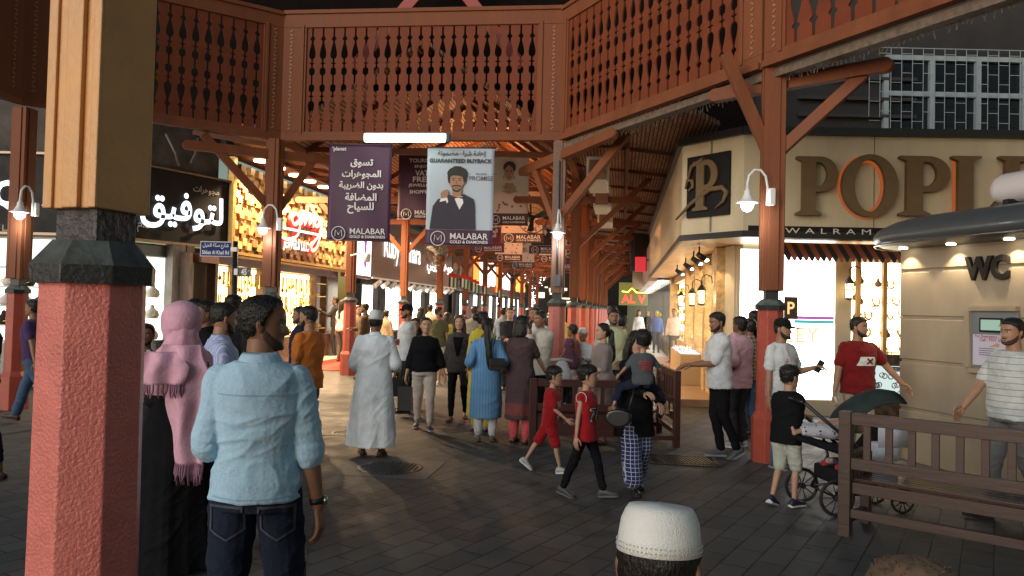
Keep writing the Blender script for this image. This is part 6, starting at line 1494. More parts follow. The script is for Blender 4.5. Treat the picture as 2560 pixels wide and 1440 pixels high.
        if D < 10.6 and hair in ('short', 'fade', 'reced', 'kid', 'pulled', 'long'):
            sr = random.Random(int(seed * 97)); n_ = 900 if D < 6 else 420; base0 = V((0, .05, .45)) * hh
            for _ in range(n_):
                i, k = sr.randint(2, NR_ - 3), sr.randint(0, NC_ - 1); u = i / NR_; v = .45 * u + .55 * (1 - math.cos(math.pi * u)) / 2; ph = 2 * math.pi * k / NC_; ph = ph if ph <= math.pi else ph - 2 * math.pi
                if v < hline(hair, ph) + .03: continue
                p = hg[i][k]; n = (p - base0).normalized(); dn = (V((sr.uniform(-.5, .5), .55 if hair in ('reced', 'pulled') else sr.uniform(-.2, .5), -1 if v < .8 else -.15))); dn = (dn - n * dn.dot(n)).normalized()
                L_ = sr.uniform(.012, .030) * (.4 if hair == 'fade' else .55 if D < 6 else 1); sd_ = n.cross(dn) * .0022; a_ = p - n * .002; m_ = p + dn * L_ * .55 + n * sr.uniform(.002, .006); e_ = p + dn * L_ + n * sr.uniform(.001, .010)
                hb.add([TH(q_) for q_ in (a_ - sd_, a_ + sd_, m_ + sd_ * .7, e_, m_ - sd_ * .7)], [(0, 1, 2, 3, 4)])
        if hair == 'long':
            hl2 = MB()
            ln2 = extras.get('hairlen', .36) if extras else .36
            for k in range(-5, 6):
                a = R(k * 17 + 180); x0_, y0_ = math.sin(a) * .33 * hh, .05 * hh - math.cos(a) * .42 * hh; p0 = TH(V((x0_, y0_, .55 * hh))); p1 = TH(V((x0_ * 1.12, y0_ * 1.06, .05 * hh))); p2 = V((p1.x * 1.05, p1.y + .02, p1.z - ln2 * b * (1 - .03 * abs(k))))
                hl2.cap(p0, .030 * b, p1, .036 * b, 8); hl2.cap(p1, .036 * b, p2, .014 * b, 8)
            g_ = crumple(remesh(hl2, max(.01, vox), 2), .005, seed, 20, 3); hb.add(g_.v, g_.f, 0, True)
        if hair == 'pulled' and extras and extras.get('tail'):
            hl2 = MB(); pt = [TH(V((0, .46, .62)) * hh)]; L2 = extras['tail']; sgn = extras.get('tailside', 0)
            pt += [TH(V((sgn * .1, .60, .45)) * hh), TH(V((sgn * .2, .58, .1)) * hh), V((sgn * .07, .14 * b + .01, pt[0].z - .28 - L2 * .3)), V((sgn * .10, .135 * b + .01, pt[0].z - .20 - L2 * .75)), V((sgn * .1, .13 * b, pt[0].z - .2 - L2))]
            rr = [.035, .042, .05, .052, .042, .012]
            for a_, b_, r0, r1 in zip(pt, pt[1:], rr, rr[1:]): hl2.cap(a_, r0 * b, b_, r1 * b, 12)
            g_ = crumple(remesh(hl2, max(.009, vox), 2), .006, seed, 24, 3); hb.add(g_.v, g_.f, 0, True)
        if hair == 'pulled' and extras and extras.get('bun'): hb.ell(TH(V((0, .52, .62)) * hh), (.055, .05, .055))
        if not (extras and extras.get('nohair')): hb.build('hair', hm, t, local=True)
    if beard:
        def boff(ph, v):
            a = abs(math.degrees(ph)); up_b = interp([(0, .145), (12, .15), (22, .20), (34, .215), (52, .27), (70, .36), (84, .46), (96, .20), (108, 0), (180, -.1)], a)[0]; mous = sstep(.235, .25, v) * sstep(.30, .285, v) * sstep(24, 18, a)
            m_ = max(sstep(up_b + .03, up_b - .03, v), mous); lipz = sstep(.15, .165, v) * sstep(.235, .225, v) * sstep(22, 16, a); m_ *= (1 - lipz)
            return -.010 * (1 - m_) + m_ * (.0022 + .008 * beard * sstep(.20, .02, v) * (beard > .4) + .002 * beard + .002 * noise.noise(V((ph * 30, v * 40, seed))))
        bb = MB(); bb.loft([[TH(p) for p in r] for r in head_grid(hh, boff, sex)][:int(NR_ * .62)], 0, True, caps=False); bb.build('beard', hm if beard > .4 else mat('stubble', (.045, .027, .019), .8), t, local=True)
    ctx = dict(t=t, b=b, hh=hh, TH=TH, U=U, S=S, wr=wr, el=el, sh=sh, an=an, kn=kn, parts=parts, armpt=armpt, vox=vox, seed=seed, af=af)
    return ctx
def kufi(c, col=(.62, .62, .60), low=.60, lift=.0):
    hh = c['hh']; mb = MB(); rg = []
    for v, k in ((low, 1.09), (low + .13, 1.12), (.92, 1.08), (1.0, .98), (1.045, .88), (1.055, .4), (1.06, .02)):
        vv = min(v, .80); cy_, W, D = interp(HEADT, vv); rg.append([c['TH'](V((W * k * math.sin(a), cy_ - D * k * math.cos(a) + .02, v + .10 * math.cos(a) * (-.25) + lift)) * hh) for a in [2 * math.pi * i / 40 for i in range(40)]])
    mb.loft(rg, 0, True); o = mb.build('kufi_cap', mat('white_kufi_%d' % int(col[0] * 100), col, .85, var=.06, bump=.5, bscale=230, bdist=.004), c['t'], local=True, bevel=0); return o
def baseball(c, m):
    hh = c['hh']; mb = MB(); rg = []
    for v, k in ((.66, 1.07), (.78, 1.10), (.90, 1.14), (.99, 1.02), (1.05, .70), (1.08, .3), (1.085, .02)):
        cy_, W, D = interp(HEADT, min(v, .84)); rg.append([c['TH'](V((W * k * math.sin(a), cy_ - D * k * math.cos(a), v)) * hh) for a in [2 * math.pi * i / 32 for i in range(32)]])
    mb.loft(rg, 0, True)
    top, bot = [], []
    for i in range(13):
        a = R(-62 + i * 10.33); cy_, W, D = interp(HEADT, .70); p0 = V((W * 1.06 * math.sin(a), cy_ - D * 1.06 * math.cos(a), .70)); p1 = p0 + V((0, -.42 * math.cos(a * 1.1), -.07 - .06 * (1 - math.cos(a))))
        top.append(p0); bot.append(p1)
    n_ = len(top); vs = [c['TH'](p * hh) for p in top + bot] + [c['TH']((p - V((0, 0, .035))) * hh) for p in top + bot]
    fs = []
    for i in range(n_ - 1): fs += [(i, i + 1, n_ + i + 1, n_ + i), (2 * n_ + i, 3 * n_ + i, 3 * n_ + i + 1, 2 * n_ + i + 1), (n_ + i, n_ + i + 1, 3 * n_ + i + 1, 3 * n_ + i)]
    mb.add(vs, fs, 0, True); mb.build('baseball_cap', m, c['t'], local=True)
def hijab(c, m, face=True, drape=.30, thick=.02):
    hh, b = c['hh'], c['b']; mb = MB()
    def off(ph, v):
        a = abs(math.degrees(ph)); op = (1 - sstep(36, 46, a)) * sstep(.04, .10, v) * (1 - sstep(.74, .80, v)) if face else 0
        return thick * (1 - op) - .016 * op
    mb.loft([[c['TH'](p) for p in r] for r in head_grid(hh, off, 'f')], 0, True); mb.build('headscarf', m, c['t'], local=True)
    dm = MB(); rg = []
    for z_, rx, ry, y_ in ((1.62, .085, .095, .02), (1.55, .092, .10, .015), (1.48, .125, .105, .01), (1.41, .195, .125, .0), (1.41 - drape * .5, .205, .15, -.005), (1.41 - drape, .20, .155, -.01)):
        rg.append([c['U']((rx * (1 + .05 * math.sin(9 * a)) * math.sin(a), y_ - ry * (1 + .05 * math.sin(7 * a + 1)) * math.cos(a), z_)) for a in [2 * math.pi * i / 36 for i in range(36)]])
    dm.loft(rg, 0, True, caps=False); o = dm.build('scarf_drape', m, c['t'], local=True); s_ = o.modifiers.new('t', 'SOLIDIFY'); s_.thickness = .006; return o
def decal(c, vf, x, z_, side, size_w, m, name='print', height=None, lift=.006, xd=None, part='top', rot=0):
    """2-D shape wrapped onto a garment; side: 'F' front, 'B' back, or a local direction"""
    g_ = c['parts'][part]; vf = fit(vf, size_w, height); d = {'F': V((0, -1, 0)), 'B': V((0, 1, 0))}.get(side, V(side).normalized() if not isinstance(side, str) else None)
    xd = UP.cross(d).normalized() if xd is None else V(xd); bvh = BVHTree.FromPolygons([tuple(p) for p in g_.v], [f for f in g_.f]); mb = MB(); vs = []
    yd = d.cross(xd).normalized() if d.cross(xd).z > 0 else -d.cross(xd).normalized()
    cr, sr = math.cos(R(rot)), math.sin(R(rot))
    bm = bmesh.new(); bv_ = [bm.verts.new(p) for p in vf[0]]
    for f in vf[1]:
        try: bm.faces.new([bv_[i] for i in f])
        except ValueError: pass
    bmesh.ops.triangulate(bm, faces=bm.faces[:])
    for _ in range(4):
        eg = [e for e in bm.edges if e.calc_length() > .016]
        if not eg: break
        bmesh.ops.subdivide_edges(bm, edges=eg, cuts=1); bmesh.ops.triangulate(bm, faces=[f for f in bm.faces if len(f.verts) > 3])
    bm.verts.index_update(); vf = ([tuple(q_.co) for q_ in bm.verts], [[q_.index for q_ in f.verts] for f in bm.faces]); bm.free()
    for p in vf[0]:
        px_, py_ = p[0] * cr - p[1] * sr, p[0] * sr + p[1] * cr
        o_ = V((0, 0, z_)) + xd * (x + px_) + yd * py_ + d * 1.0; h = bvh.ray_cast(o_, -d)
        vs.append((h[0] + d * lift) if h[0] else None)
    fs = [f for f in vf[1] if all(vs[i] is not None for i in f)]; mb.add([p or V((0, 0, 1)) for p in vs], fs); return mb.build(name, m, c['t'], local=True)
BLUESH = cloth('light_blue_shirt_cloth', (.35, .55, .70), 'melange', (.40, .60, .74), 120); NAVYJ = cloth('dark_denim', (.018, .024, .042)); JEANS = cloth('blue_denim', (.05, .09, .17)); BLACKC = cloth('black_cloth', (.010, .010, .012)); CHAR = cloth('charcoal_cloth', (.03, .03, .033)); WHITEC = cloth('white_cotton', (.56, .575, .58)); THOBE = cloth('pale_robe_cloth', (.76, .82, .86)); ORG = cloth('orange_cotton', (.58, .17, .025)); REDC = cloth('red_cotton', (.28, .006, .008)); REDD = cloth('dark_red_cotton', (.15, .006, .006)); GREYC = cloth('grey_trouser_cloth', (.12, .115, .11)); BEIGE = cloth('cream_trouser_cloth', (.44, .38, .33)); OLIVE = cloth('olive_cotton', (.10, .095, .04)); PINKSH = cloth('pink_shirt_cloth', (.50, .30, .33)); CREAMC = cloth('cream_shirt_cloth', (.52, .48, .40)); LIMEC = cloth('pale_lime_shirt_cloth', (.42, .42, .25)); TAUPE = cloth('taupe_kurta_cloth', (.19, .155, .145)); BROWNK = cloth('plum_brown_kurta_cloth', (.075, .048, .052)); BLUEK = cloth('blue_kurta_cloth', (.13, .29, .50), 'vstripe', (.10, .23, .42), 26); YELL = cloth('yellow_dupatta_cloth', (.40, .33, .03), 'floral', (.10, .07, .02), 9); YELK = cloth('yellow_dress_cloth', (.42, .36, .06)); STONE = cloth('stone_shorts_cloth', (.42, .44, .37)); PINKT = cloth('pink_trouser_cloth', (.55, .24, .28)); CORAL = cloth('coral_legging', (.50, .08, .09)); BLUEJ = cloth('royal_blue_jacket', (.035, .07, .20)); ROSE = cloth('rose_pink_scarf', (.62, .35, .45)); KHAKI = cloth('khaki_cloth', (.30, .24, .16)); PURP = cloth('purple_cotton', (.06, .03, .10)); BRJ = cloth('brown_jacket_cloth', (.10, .05, .025)); GTEE = cloth('grey_tee_cloth', (.075, .085, .095)); GCARD = cloth('grey_cardigan', (.075, .065, .062), 'melange', (.04, .035, .035), 60)
STRIPB = cloth('blue_striped_cloth', (.28, .36, .60), 'vstripe', (.50, .55, .72), 42); STRIPW = cloth('black_white_stripe', (.55, .53, .5), 'vstripe', (.02, .02, .025), 16); CHECKN = cloth('navy_check_cloth', (.018, .024, .09), 'check', (.40, .42, .55), 26); PLAID = cloth('brown_plaid_cloth', (.10, .05, .04), 'plaid', (.40, .30, .22), 18); STRW = cloth('white_thin_stripe', (.50, .52, .50), 'thinh', (.22, .26, .27), 18); HOUND = cloth('patterned_tee', (.36, .32, .24), 'check', (.2, .18, .14), 40)
ink = lambda k, c, em=0: mat('ink_' + k, c, .6)
BLK_SH = ((.012, .012, .013), (.02, .02, .02)); BRN_SH = ((.06, .03, .018), (.02, .015, .01)); WHT_SH = ((.35, .36, .37), (.65, .65, .63)); GRY_SH = ((.07, .075, .08), (.22, .23, .24)); NVY_SH = ((.015, .02, .04), (.6, .6, .62)); TAN_SH = ((.28, .16, .07), (.3, .22, .12))
Tee = lambda m, **k: dict(m=m, sleeve=.62, hem=.87, **k)
Shirt = lambda m, **k: dict(dict(m=m, sleeve=1.9, hem=.86, collar=1), **k)
Tr = lambda m, **k: dict(dict(m=m, len=1.94), **k)
# ---- 1 near man in a light blue shirt
c = person('large man in light blue shirt and dark jeans, back turned, beside the pink shawl', 656, Y=3.4, H=1.80, yaw=186, fat=.97, belly=.03, sk=S2_, hair='reced', beard=.25, head=(-82, 4, 0),
           top=dict(m=BLUESH, sleeve=1.12, hem=.905, collar=1, off=.018, loose=.014, fold=.010, cuff=True, flare=.10), bottom=Tr(NAVYJ, loose=.018, hemr=.07), R_=(-.27, .0, .775), L_=(.17, -.22, 1.04), curl=(.55, .5), detail=1.25, fR=(-.15, .02, 0, 0), fL=(.15, -.02, 0, 0), elbow=(.06, 1, 0))
w0 = c['wr']['R']; dd = (c['wr']['R'] - c['el']['R']).normalized(); qq = dd.to_track_quat('Z', 'Y').to_matrix(); m_ = MB(); m_.lathe([(.030, -.012), (.033, -.012), (.033, .012), (.030, .012)], w0 - dd * .03, 20, 0, True, 0, qq); m_.lathe([(.001, 0), (.021, .0), (.021, .012), (.001, .014)], w0 - dd * .03 + qq @ V((0, .0, 0)) + V((-.032, .0, 0)), 18, 1, True, 0, V((-1, .0, 0)).to_track_quat('Z', 'Y').to_matrix())
m_.build('wristwatch', [mat('watch_strap', (.012, .011, .012), .5), mat('watch_face', (.35, .33, .3), .2, metal=.8)], c['t'], local=True)
sm_ = mat('blue_seam', (.25, .43, .57), .9)
decal(c, outline([[(-.5, .02), (-.25, 0), (.25, 0), (.5, .02), (.5, .06), (.25, .04), (-.25, .04), (-.5, .06)]]), 0, 1.345 * c['b'], 'B', .31, sm_, 'yoke_seam', .010, lift=.0025); decal(c, outline([[(-.5, 0), (-.2, -.03), (.2, -.03), (.5, 0), (.5, .03), (.2, 0), (-.2, 0), (-.5, .03)]]), 0, .925 * c['b'], 'B', .33, sm_, 'hem_seam', .012, lift=.0025)
pk = outline([[(-.5, .5), (.5, .5), (.5, -.3), (0, -.62), (-.5, -.3)], [(-.44, .42), (.44, .42), (.44, -.27), (0, -.55), (-.44, -.27)]]); decal(c, pk, -.105, .84, 'B', .15, mat('denim_stitch', (.05, .055, .075), .8), 'back_pocket', .16, part='bottom'); decal(c, pk, .105, .84, 'B', .15, mat('denim_stitch'), 'back_pocket', .16, part='bottom')
# ---- 2 woman in pink headscarf
c = person('woman in a black abaya with a long rose pink fringed shawl over her head', 434, 1420, H=1.73, yaw=222, sex='f', fat=1.08, sk=S1_, hair='short', extras={'nohair': 1}, head=(10, 5, 0), dress=dict(m=BLACKC, hem=.03, hx=.29, hy=.27, folds=6, amp=.06, sleeve=1.9, long=True, name='abaya', off=.03), R_=(-.08, -.28, 1.15), L_=(.10, -.28, 1.12), detail=1.1)
hijab(c, ROSE, True, .24, .048)
t = c['t']; U_ = c['U']; b_ = c['b']
inv = wm(t).inverted()
def sheet(path, half, name, m, n_=16, folds=4, amp=.02, seed=1, dep=(0, -1, 0)):
    """hanging cloth: path of (world point, half width), spread sideways in world X, folded in depth"""
    mb = MB(); rows = []; dv = V(dep)
    pts = []
    for i in range(len(path) - 1):
        for k in range(7): pts.append((V(path[i]).lerp(V(path[i + 1]), k / 7), lerp(half[i], half[i + 1], k / 7)))
    pts.append((V(path[-1]), half[-1]))
    for j, (p, hw) in enumerate(pts):
        r = []
        for k in range(n_ * 2 + 1):
            u = k / n_ - 1; f = amp * math.sin(folds * math.pi * u + seed + j * .07) + amp * .5 * math.sin(folds * 2.3 * u + j * .15)
            r.append(inv @ (p + V((u * hw + .010 * math.sin(j * .5 + u * 3), 0, 0)) + dv * (f + .04 * (1 - u * u))))
        rows.append(r)
    mb.loft(rows, 0, True, caps=False, closed=False); o = mb.build(name, m, t, local=True); s_ = o.modifiers.new('t', 'SOLIDIFY'); s_.thickness = .007; return rows[-1]
Yw = c['t'].location.y - .20
last = sheet([at(455, 862, Yw + .02), at(460, 920, Yw - .03), at(464, 1000, Yw - .04), at(470, 1080, Yw), at(476, 1160, Yw + .02)], [.12, .15, .125, .11, .10], 'shawl_tail', ROSE, folds=1.6, amp=.016)
fr_ = MB()
for k in range(0, len(last), 2):
    p = last[k]
    for u in (0, .006): fr_.tube([p + V((u, 0, .01)), p + V((u + .01, .01, -.05)), p + V((u + .004 + .02 * math.sin(k), .0, -.115 - .02 * math.cos(k * 2)))], [.006, .007, .003], 5)
fr_.build('shawl_fringe', cloth('mauve_fringe', (.24, .12, .17)), t, local=True)
last = sheet([at(410, 880, Yw - .02), at(408, 915, Yw - .08), at(402, 960, Yw - .09)], [.13, .17, .15], 'shawl_wrap', ROSE, folds=2, amp=.022, seed=2)
fr_ = MB()
for k in range(0, len(last), 2): p = last[k]; fr_.tube([p + V((0, 0, .01)), p + V((.006, .01, -.04)), p + V((.02 * math.sin(k), 0, -.085))], [.006, .007, .003], 5)
fr_.build('shawl_fringe', cloth('mauve_fringe'), t, local=True)
# ---- left group
person('man in an orange tee and blue jeans facing left, beard in profile', 762, 1158, H=1.74, yaw=-112, fat=1.06, sk=S1_, hair='fade', beard=.9, head=(8, 4, 0), top=dict(m=ORG, sleeve=.66, hem=.84, off=.022, loose=.022), bottom=Tr(JEANS, loose=.01), R_=(-.12, -.34, 1.06), L_=(.22, -.22, .98), shoe=WHT_SH)
c = _c = None
person('man in a navy shirt and grey trousers behind the man in the orange tee', 742, 1078, H=1.72, yaw=-70, sk=S2_, hair='short', beard=.4, top=Shirt(cloth('navy_shirt_cloth', (.02, .024, .045))), bottom=Tr(GREYC), shoe=BLK_SH, fL=(.1, .25, 0, 0), fR=(-.1, -.2, 0, 0))
person('bearded man in a blue and white striped shirt facing right behind the large man', 556, Y=6.1, H=1.76, yaw=118, sk=S1_, hair='fade', beard=.9, head=(10, 8, 0), top=Shirt(STRIPB, fold=.008), bottom=Tr(NAVYJ), shoe=BRN_SH)
person('man in a black shirt facing left beyond the pink headscarf', 516, Y=7.6, H=1.77, yaw=-60, sk=S4_, hair='short', top=Shirt(BLACKC), bottom=Tr(CHAR), shoe=BLK_SH)
person('dark-haired man whose head shows over the striped shirt, near the golden window', 582, Y=9.0, H=1.85, yaw=160, sk=S4_, hair='short', top=Shirt(CHAR), bottom=Tr(CHAR), shoe=BLK_SH)
person('man with black hair half hidden behind the pink headscarf', 487, Y=8.6, H=1.79, yaw=-150, sk=S2_, hair='short', top=Tee(BRJ), bottom=Tr(NAVYJ), shoe=BLK_SH)
person('man in a black and white striped shirt sitting low right of the ochre pillar', 366, Y=8.4, H=1.68, pelvis=-.18, yaw=12, sk=S2_, hair='fade', beard=.8, top=Tee(STRIPW), bottom=Tr(CHAR), shoe=BLK_SH, fR=(-.12, -.35, 0, 0), fL=(.12, -.35, 0, 0))
person('person in a white shirt almost hidden by the ochre pillar', 342, Y=9.6, H=1.76, yaw=170, sk=S2_, hair='short', top=Shirt(WHITEC), bottom=Tr(CHAR), shoe=BLK_SH)
person('man in a purple tee and jeans striding left at the left edge', 80, 1060, H=1.74, yaw=-88, sk=S2_, hair='short', top=dict(m=PURP, sleeve=.6, hem=.88, off=.018), bottom=Tr(JEANS, loose=.012), R_=(-.2, -.20, .84), L_=(.24, .16, .84), fR=(-.09, -.30, 0, -8), fL=(.09, .38, .06, 35), shoe=BRN_SH, lean=4)
c = person('person in dark jeans and brown sandals cut off by the left edge', X=ground(2, 1205).x - .22, Y=ground(2, 1205).y, H=1.75, yaw=-80, sk=S2_, hair='short', top=Tee(CHAR), bottom=Tr(NAVYJ, len=1.75), fR=(-.1, .14, 0, 0), fL=(.1, .05, 0, 0), shoe=((.09, .045, .025), (.03, .02, .015), 1), R_=(-.2, -.2, .95), L_=(.2, -.2, .95))
# ---- thobe man
c = person('man in a long pale robe and white skullcap standing with his back to the camera', 930, 1138, H=1.70, yaw=186, fat=1.08, sk=S4_, hair='undercap', head=(-12, 4, 0), dress=dict(m=THOBE, hem=.12, hx=.30, hy=.24, folds=5, amp=.055, sleeve=1.6, loose=.03, collar=1, long=True, off=.034, fold=.009), R_=(-.26, -.22, 1.02), L_=(.24, -.24, 1.05), fR=(-.10, .02, 0, 0), fL=(.12, -.06, 0, 0), shoe=((.10, .055, .03), (.03, .02, .015), 1))
kufi(c, (.62, .64, .64), .56)
seam = outline([[(-.5, -.5), (.5, -.5), (.5, .5), (-.5, .5)]])
# ---- shoppers in the arcade, left half
person('woman with long black hair and white top at the gold shop window', 852, 905, z=.14, H=1.74, yaw=150, sex='f', sk=S1_, hair='long', top=Tee(WHITEC, name='blouse'), bottom=Tr(GREYC), shoe=((.3, .05, .03), None), extras={'hairlen': .34})
person('man in a dark jacket beside the long-haired woman at the gold window', 838, Y=24.6, z=.14, H=1.85, yaw=-80, sk=S4_, hair='short', top=Shirt(CHAR), bottom=Tr(CHAR), shoe=BLK_SH, L_=(.1, -.42, 1.3))
person('man in a brown jacket facing left behind the white robed man', 912, Y=18.6, H=1.80, yaw=-95, sk=S2_, hair='fade', beard=.2, top=Shirt(BRJ), bottom=Tr(CHAR), shoe=BLK_SH, R_=(-.1, -.3, 1.15))
person('fair-skinned shopper partly hidden behind the first arcade pillar', 893, Y=21.5, H=1.74, yaw=60, sk=S3_, hair='short', top=Tee(KHAKI), bottom=Tr(CHAR), shoe=BLK_SH)
c = person('bearded man in a black baseball cap and white tee facing left with arms folded', 1012, 1030, H=1.79, yaw=-72, sk=S2_, hair='undercap', beard=1, top=dict(m=WHITEC, sleeve=.62, hem=.84, off=.022, loose=.02), bottom=Tr(CHAR), R_=(.08, -.24, 1.16), L_=(-.02, -.30, 1.10), shoe=BLK_SH); baseball(c, cloth('black_cap_cloth', (.012, .011, .012)))
c = person('woman in a black long-sleeved top and cream trousers walking towards the camera', 1058, 1074, H=1.61, yaw=8, sex='f', fat=1.12, sk=S3_, hair='pulled', head=(6, 0, 0), top=dict(m=BLACKC, sleeve=1.45, hem=.92, off=.028, loose=.03, name='top'), bottom=Tr(BEIGE, len=1.88), R_=(-.30, .02, .80), L_=(.33, -.06, .80), fR=(-.10, .18, .0, 0), fL=(.09, -.22, 0, 0), shoe=((.03, .03, .05), (.3, .3, .3), 1))
person('smiling shorter woman peeking out behind the woman in the black top', 1040, Y=13.4, H=1.56, yaw=-10, sex='f', sk=S3_, hair='long', hairm=HAIR, top=Tee(CHAR, name='blouse'), bottom=Tr(CHAR), shoe=BLK_SH, extras={'hairlen': .2})
c = person('smiling woman with brown hair, grey cardigan and black leggings walking', 1143, 1050, H=1.64, yaw=-4, sex='f', sk=S3_, hair='long', hairm=HAIRB, top=dict(m=GCARD, sleeve=1.85, hem=.80, off=.030, loose=.018, name='cardigan'), bottom=Tr(BLACKC), R_=(-.26, -.04, .84), L_=(.2, -.18, .95), fR=(-.09, -.16, 0, 0), fL=(.10, .22, .03, 22), shoe=((.28, .14, .09), None, 1), extras={'hairlen': .26})
decal(c, outline([[(-.5, .5), (.5, .5), (.12, -.5), (-.12, -.5)]]), 0, 1.24 * c['b'], 'F', .17, cloth('black_inner_top', (.008, .008, .009)), 'inner_top', .30)
person('man in an olive tee and shorts walking away behind the woman in black', 1096, Y=17.5, H=1.76, yaw=165, sk=S1_, hair='fade', beard=.7, head=(-60, 0, 0), top=dict(m=OLIVE, sleeve=.6, hem=.86, off=.024), bottom=Tr(CREAMC, len=.95, loose=.02), shoe=WHT_SH, fR=(-.1, .15, 0, 10), fL=(.1, -.2, 0, 0))
person('man in a cream shirt far off by the white windows', 1075, Y=24, H=1.82, yaw=175, sk=S2_, hair='short', top=Shirt(CREAMC), bottom=Tr(CHAR), shoe=BLK_SH)
person('woman in a black headscarf beside the white tee and cap man', 1052, Y=19.5, H=1.74, yaw=190, sex='f', sk=S1_, hair='long', dress=dict(m=BLACKC, hem=.06, long=True, name='abaya'), shoe=BLK_SH, extras={'hairlen': .15})
person('man in a grey and beige patterned tee seen from behind', 1186, Y=17.2, H=1.80, yaw=182, sk=S2_, hair='fade', hairm=HAIRB, top=dict(m=HOUND, sleeve=.62, hem=.84, off=.022), bottom=Tr(STONE, len=.98, loose=.02), shoe=WHT_SH)
person('person in mustard beyond the brown-haired woman', 1118, Y=20, H=1.62, yaw=150, sex='f', sk=S3_, hair='long', top=Tee(YELK, name='blouse'), bottom=Tr(CHAR), shoe=BLK_SH)
# ---- group of women at the centre
c = person('tall woman in yellow with a floral dupatta behind the woman in blue', 1219, 1088, H=1.72, yaw=150, sex='f', sk=S1_, hair='pulled', head=(-35, 0, 0), dress=dict(m=YELK, hem=.22, hx=.21, hy=.17, sleeve=1.2), bottom=Tr(YELK, loose=.01), shoe=((.3, .2, .3), None, 1), extras={'bun': 1}, X=ground(1219, 1088).x - .12, Y=ground(1219, 1088).y + .35)
o_ = MB(); rg = []
for z_, rx, ry in ((1.50, .10, .09), (1.44, .17, .12), (1.36, .205, .15), (1.22, .21, .16), (1.05, .205, .15)): rg.append([c['U']((rx * (1 + .05 * math.sin(7 * a)) * math.sin(a), -ry * (1 + .06 * math.sin(5 * a)) * math.cos(a), z_)) for a in [2 * math.pi * i / 32 for i in range(32)]])
o_.loft(rg, 0, True, caps=False); o_.build('dupatta', YELL, c['t'], local=True)
c = person('woman in a blue striped kurta with a long black ponytail, back to the camera', 1212, 1104, H=1.64, yaw=184, sex='f', fat=1.10, sk=S1_, hair='pulled', head=(-8, 6, 0), dress=dict(m=BLUEK, hem=.34, hx=.225, hy=.17, folds=4, amp=.03, sleeve=1.35, loose=.034, name='kurta', off=.024), bottom=Tr(WHITEC, loose=.012, len=1.9), L_=(.24, -.16, 1.06), R_=(-.26, -.14, 1.02), shoe=((.12, .10, .06), (.1, .08, .05)), extras={'tail': .42, 'tailside': -.3})
c = person('woman in a plum brown kurta with pink hem trousers resting her hand on the bench', 1298, 1108, H=1.67, yaw=150, sex='f', fat=1.12, sk=S1_, hair='long', head=(-15, 4, 0), dress=dict(m=BROWNK, hem=.34, hx=.21, hy=.18, folds=5, amp=.05, sleeve=.72, name='kurta', border=(.40, .56, cloth('maroon_border', (.16, .045, .045))), off=.022), bottom=Tr(CORAL, len=1.95, loose=.016), R_=(-.24, -.32, .95), L_=(.2, -.16, .95), shoe=((.30, .10, .08), None, 1), extras={'hairlen': .06})
c = person('man in a loose white shirt holding his hand to his mouth beside the central pillar', 1352, Y=11.6, H=1.74, yaw=-38, sk=S2_, hair='short', head=(-20, 6, 0), top=dict(m=CREAMC, sleeve=1.5, hem=.80, off=.034, loose=.034, collar=1), bottom=Tr(BLACKC), R_=(-.02, -.24, 1.48), L_=(-.10, -.26, 1.10), shoe=BLK_SH, elbow=(.0, .2, -1))
person('man in a pale shirt whose face shows just behind the white shirt man', 1338, Y=12.7, H=1.80, yaw=-20, sk=S2_, hair='short', beard=.2, top=Shirt(WHITEC), bottom=Tr(CHAR), shoe=BLK_SH)
person('man in a black collarless shirt walking towards the camera down the arcade', 1275, Y=16.8, H=1.78, yaw=5, sk=S3_, hair='fade', hairm=HAIRB, top=dict(m=CHAR, sleeve=1.9, hem=.80, off=.022), bottom=Tr(CHAR), R_=(-.1, -.28, 1.1), shoe=BLK_SH)
person('man in a light blue shirt deeper in the arcade left of the black shirt man', 1258, Y=21, H=1.78, yaw=170, sk=S2_, hair='short', top=Shirt(cloth('far_blue_shirt', (.16, .22, .30))), bottom=Tr(CHAR), shoe=BLK_SH)
c = person('woman in a taupe kurta and ponytail seen in profile facing left', 1502, 1108, H=1.60, yaw=-82, sex='f', fat=1.16, sk=S3_, hair='pulled', dress=dict(m=TAUPE, hem=.26, hx=.22, hy=.23, folds=4, amp=.05, sleeve=1.0, loose=.03, name='kurta', off=.026), bottom=Tr(cloth('mauve_trousers', (.28, .18, .20)), loose=.02), R_=(-.14, -.28, 1.0), L_=(.14, -.26, 1.02), shoe=((.16, .1, .08), None, 1), extras={'tail': .26, 'tailside': 0})
fl = outline([[(math.cos(a) * (.3 + .2 * math.cos(5 * a)), math.sin(a) * (.3 + .2 * math.cos(5 * a))) for a in [k * .157 for k in range(40)]]]); 
for x_, z_, w_ in ((.02, 1.16, .09), (-.03, 1.08, .07), (.05, 1.04, .06)): decal(c, fl, x_, z_ * c['b'], (-1, -.25, 0), w_, mat('pale_embroidery', (.42, .36, .34), .8), 'embroidery')
person('bearded man in a pale lime shirt looking at the camera', 1534, Y=11.8, H=1.79, yaw=-14, sk=S2_, hair='short', beard=1, head=(16, 0, 0), top=Shirt(LIMEC, off=.024), bottom=Tr(CHAR), shoe=BLK_SH, R_=(-.12, -.26, 1.0), L_=(.14, -.24, 1.0))
person('man with black hair behind the bearded man in lime', 1530, Y=13.4, H=1.86, yaw=170, sk=S2_, hair='short', top=Shirt(WHITEC), bottom=Tr(CHAR), shoe=BLK_SH)
person('person in a red shirt behind the bearded man in lime', 1556, Y=13.0, H=1.70, yaw=150, sk=S2_, hair='short', top=Tee(cloth('bright_red_cotton', (.50, .02, .03))), bottom=Tr(CHAR), shoe=BLK_SH)
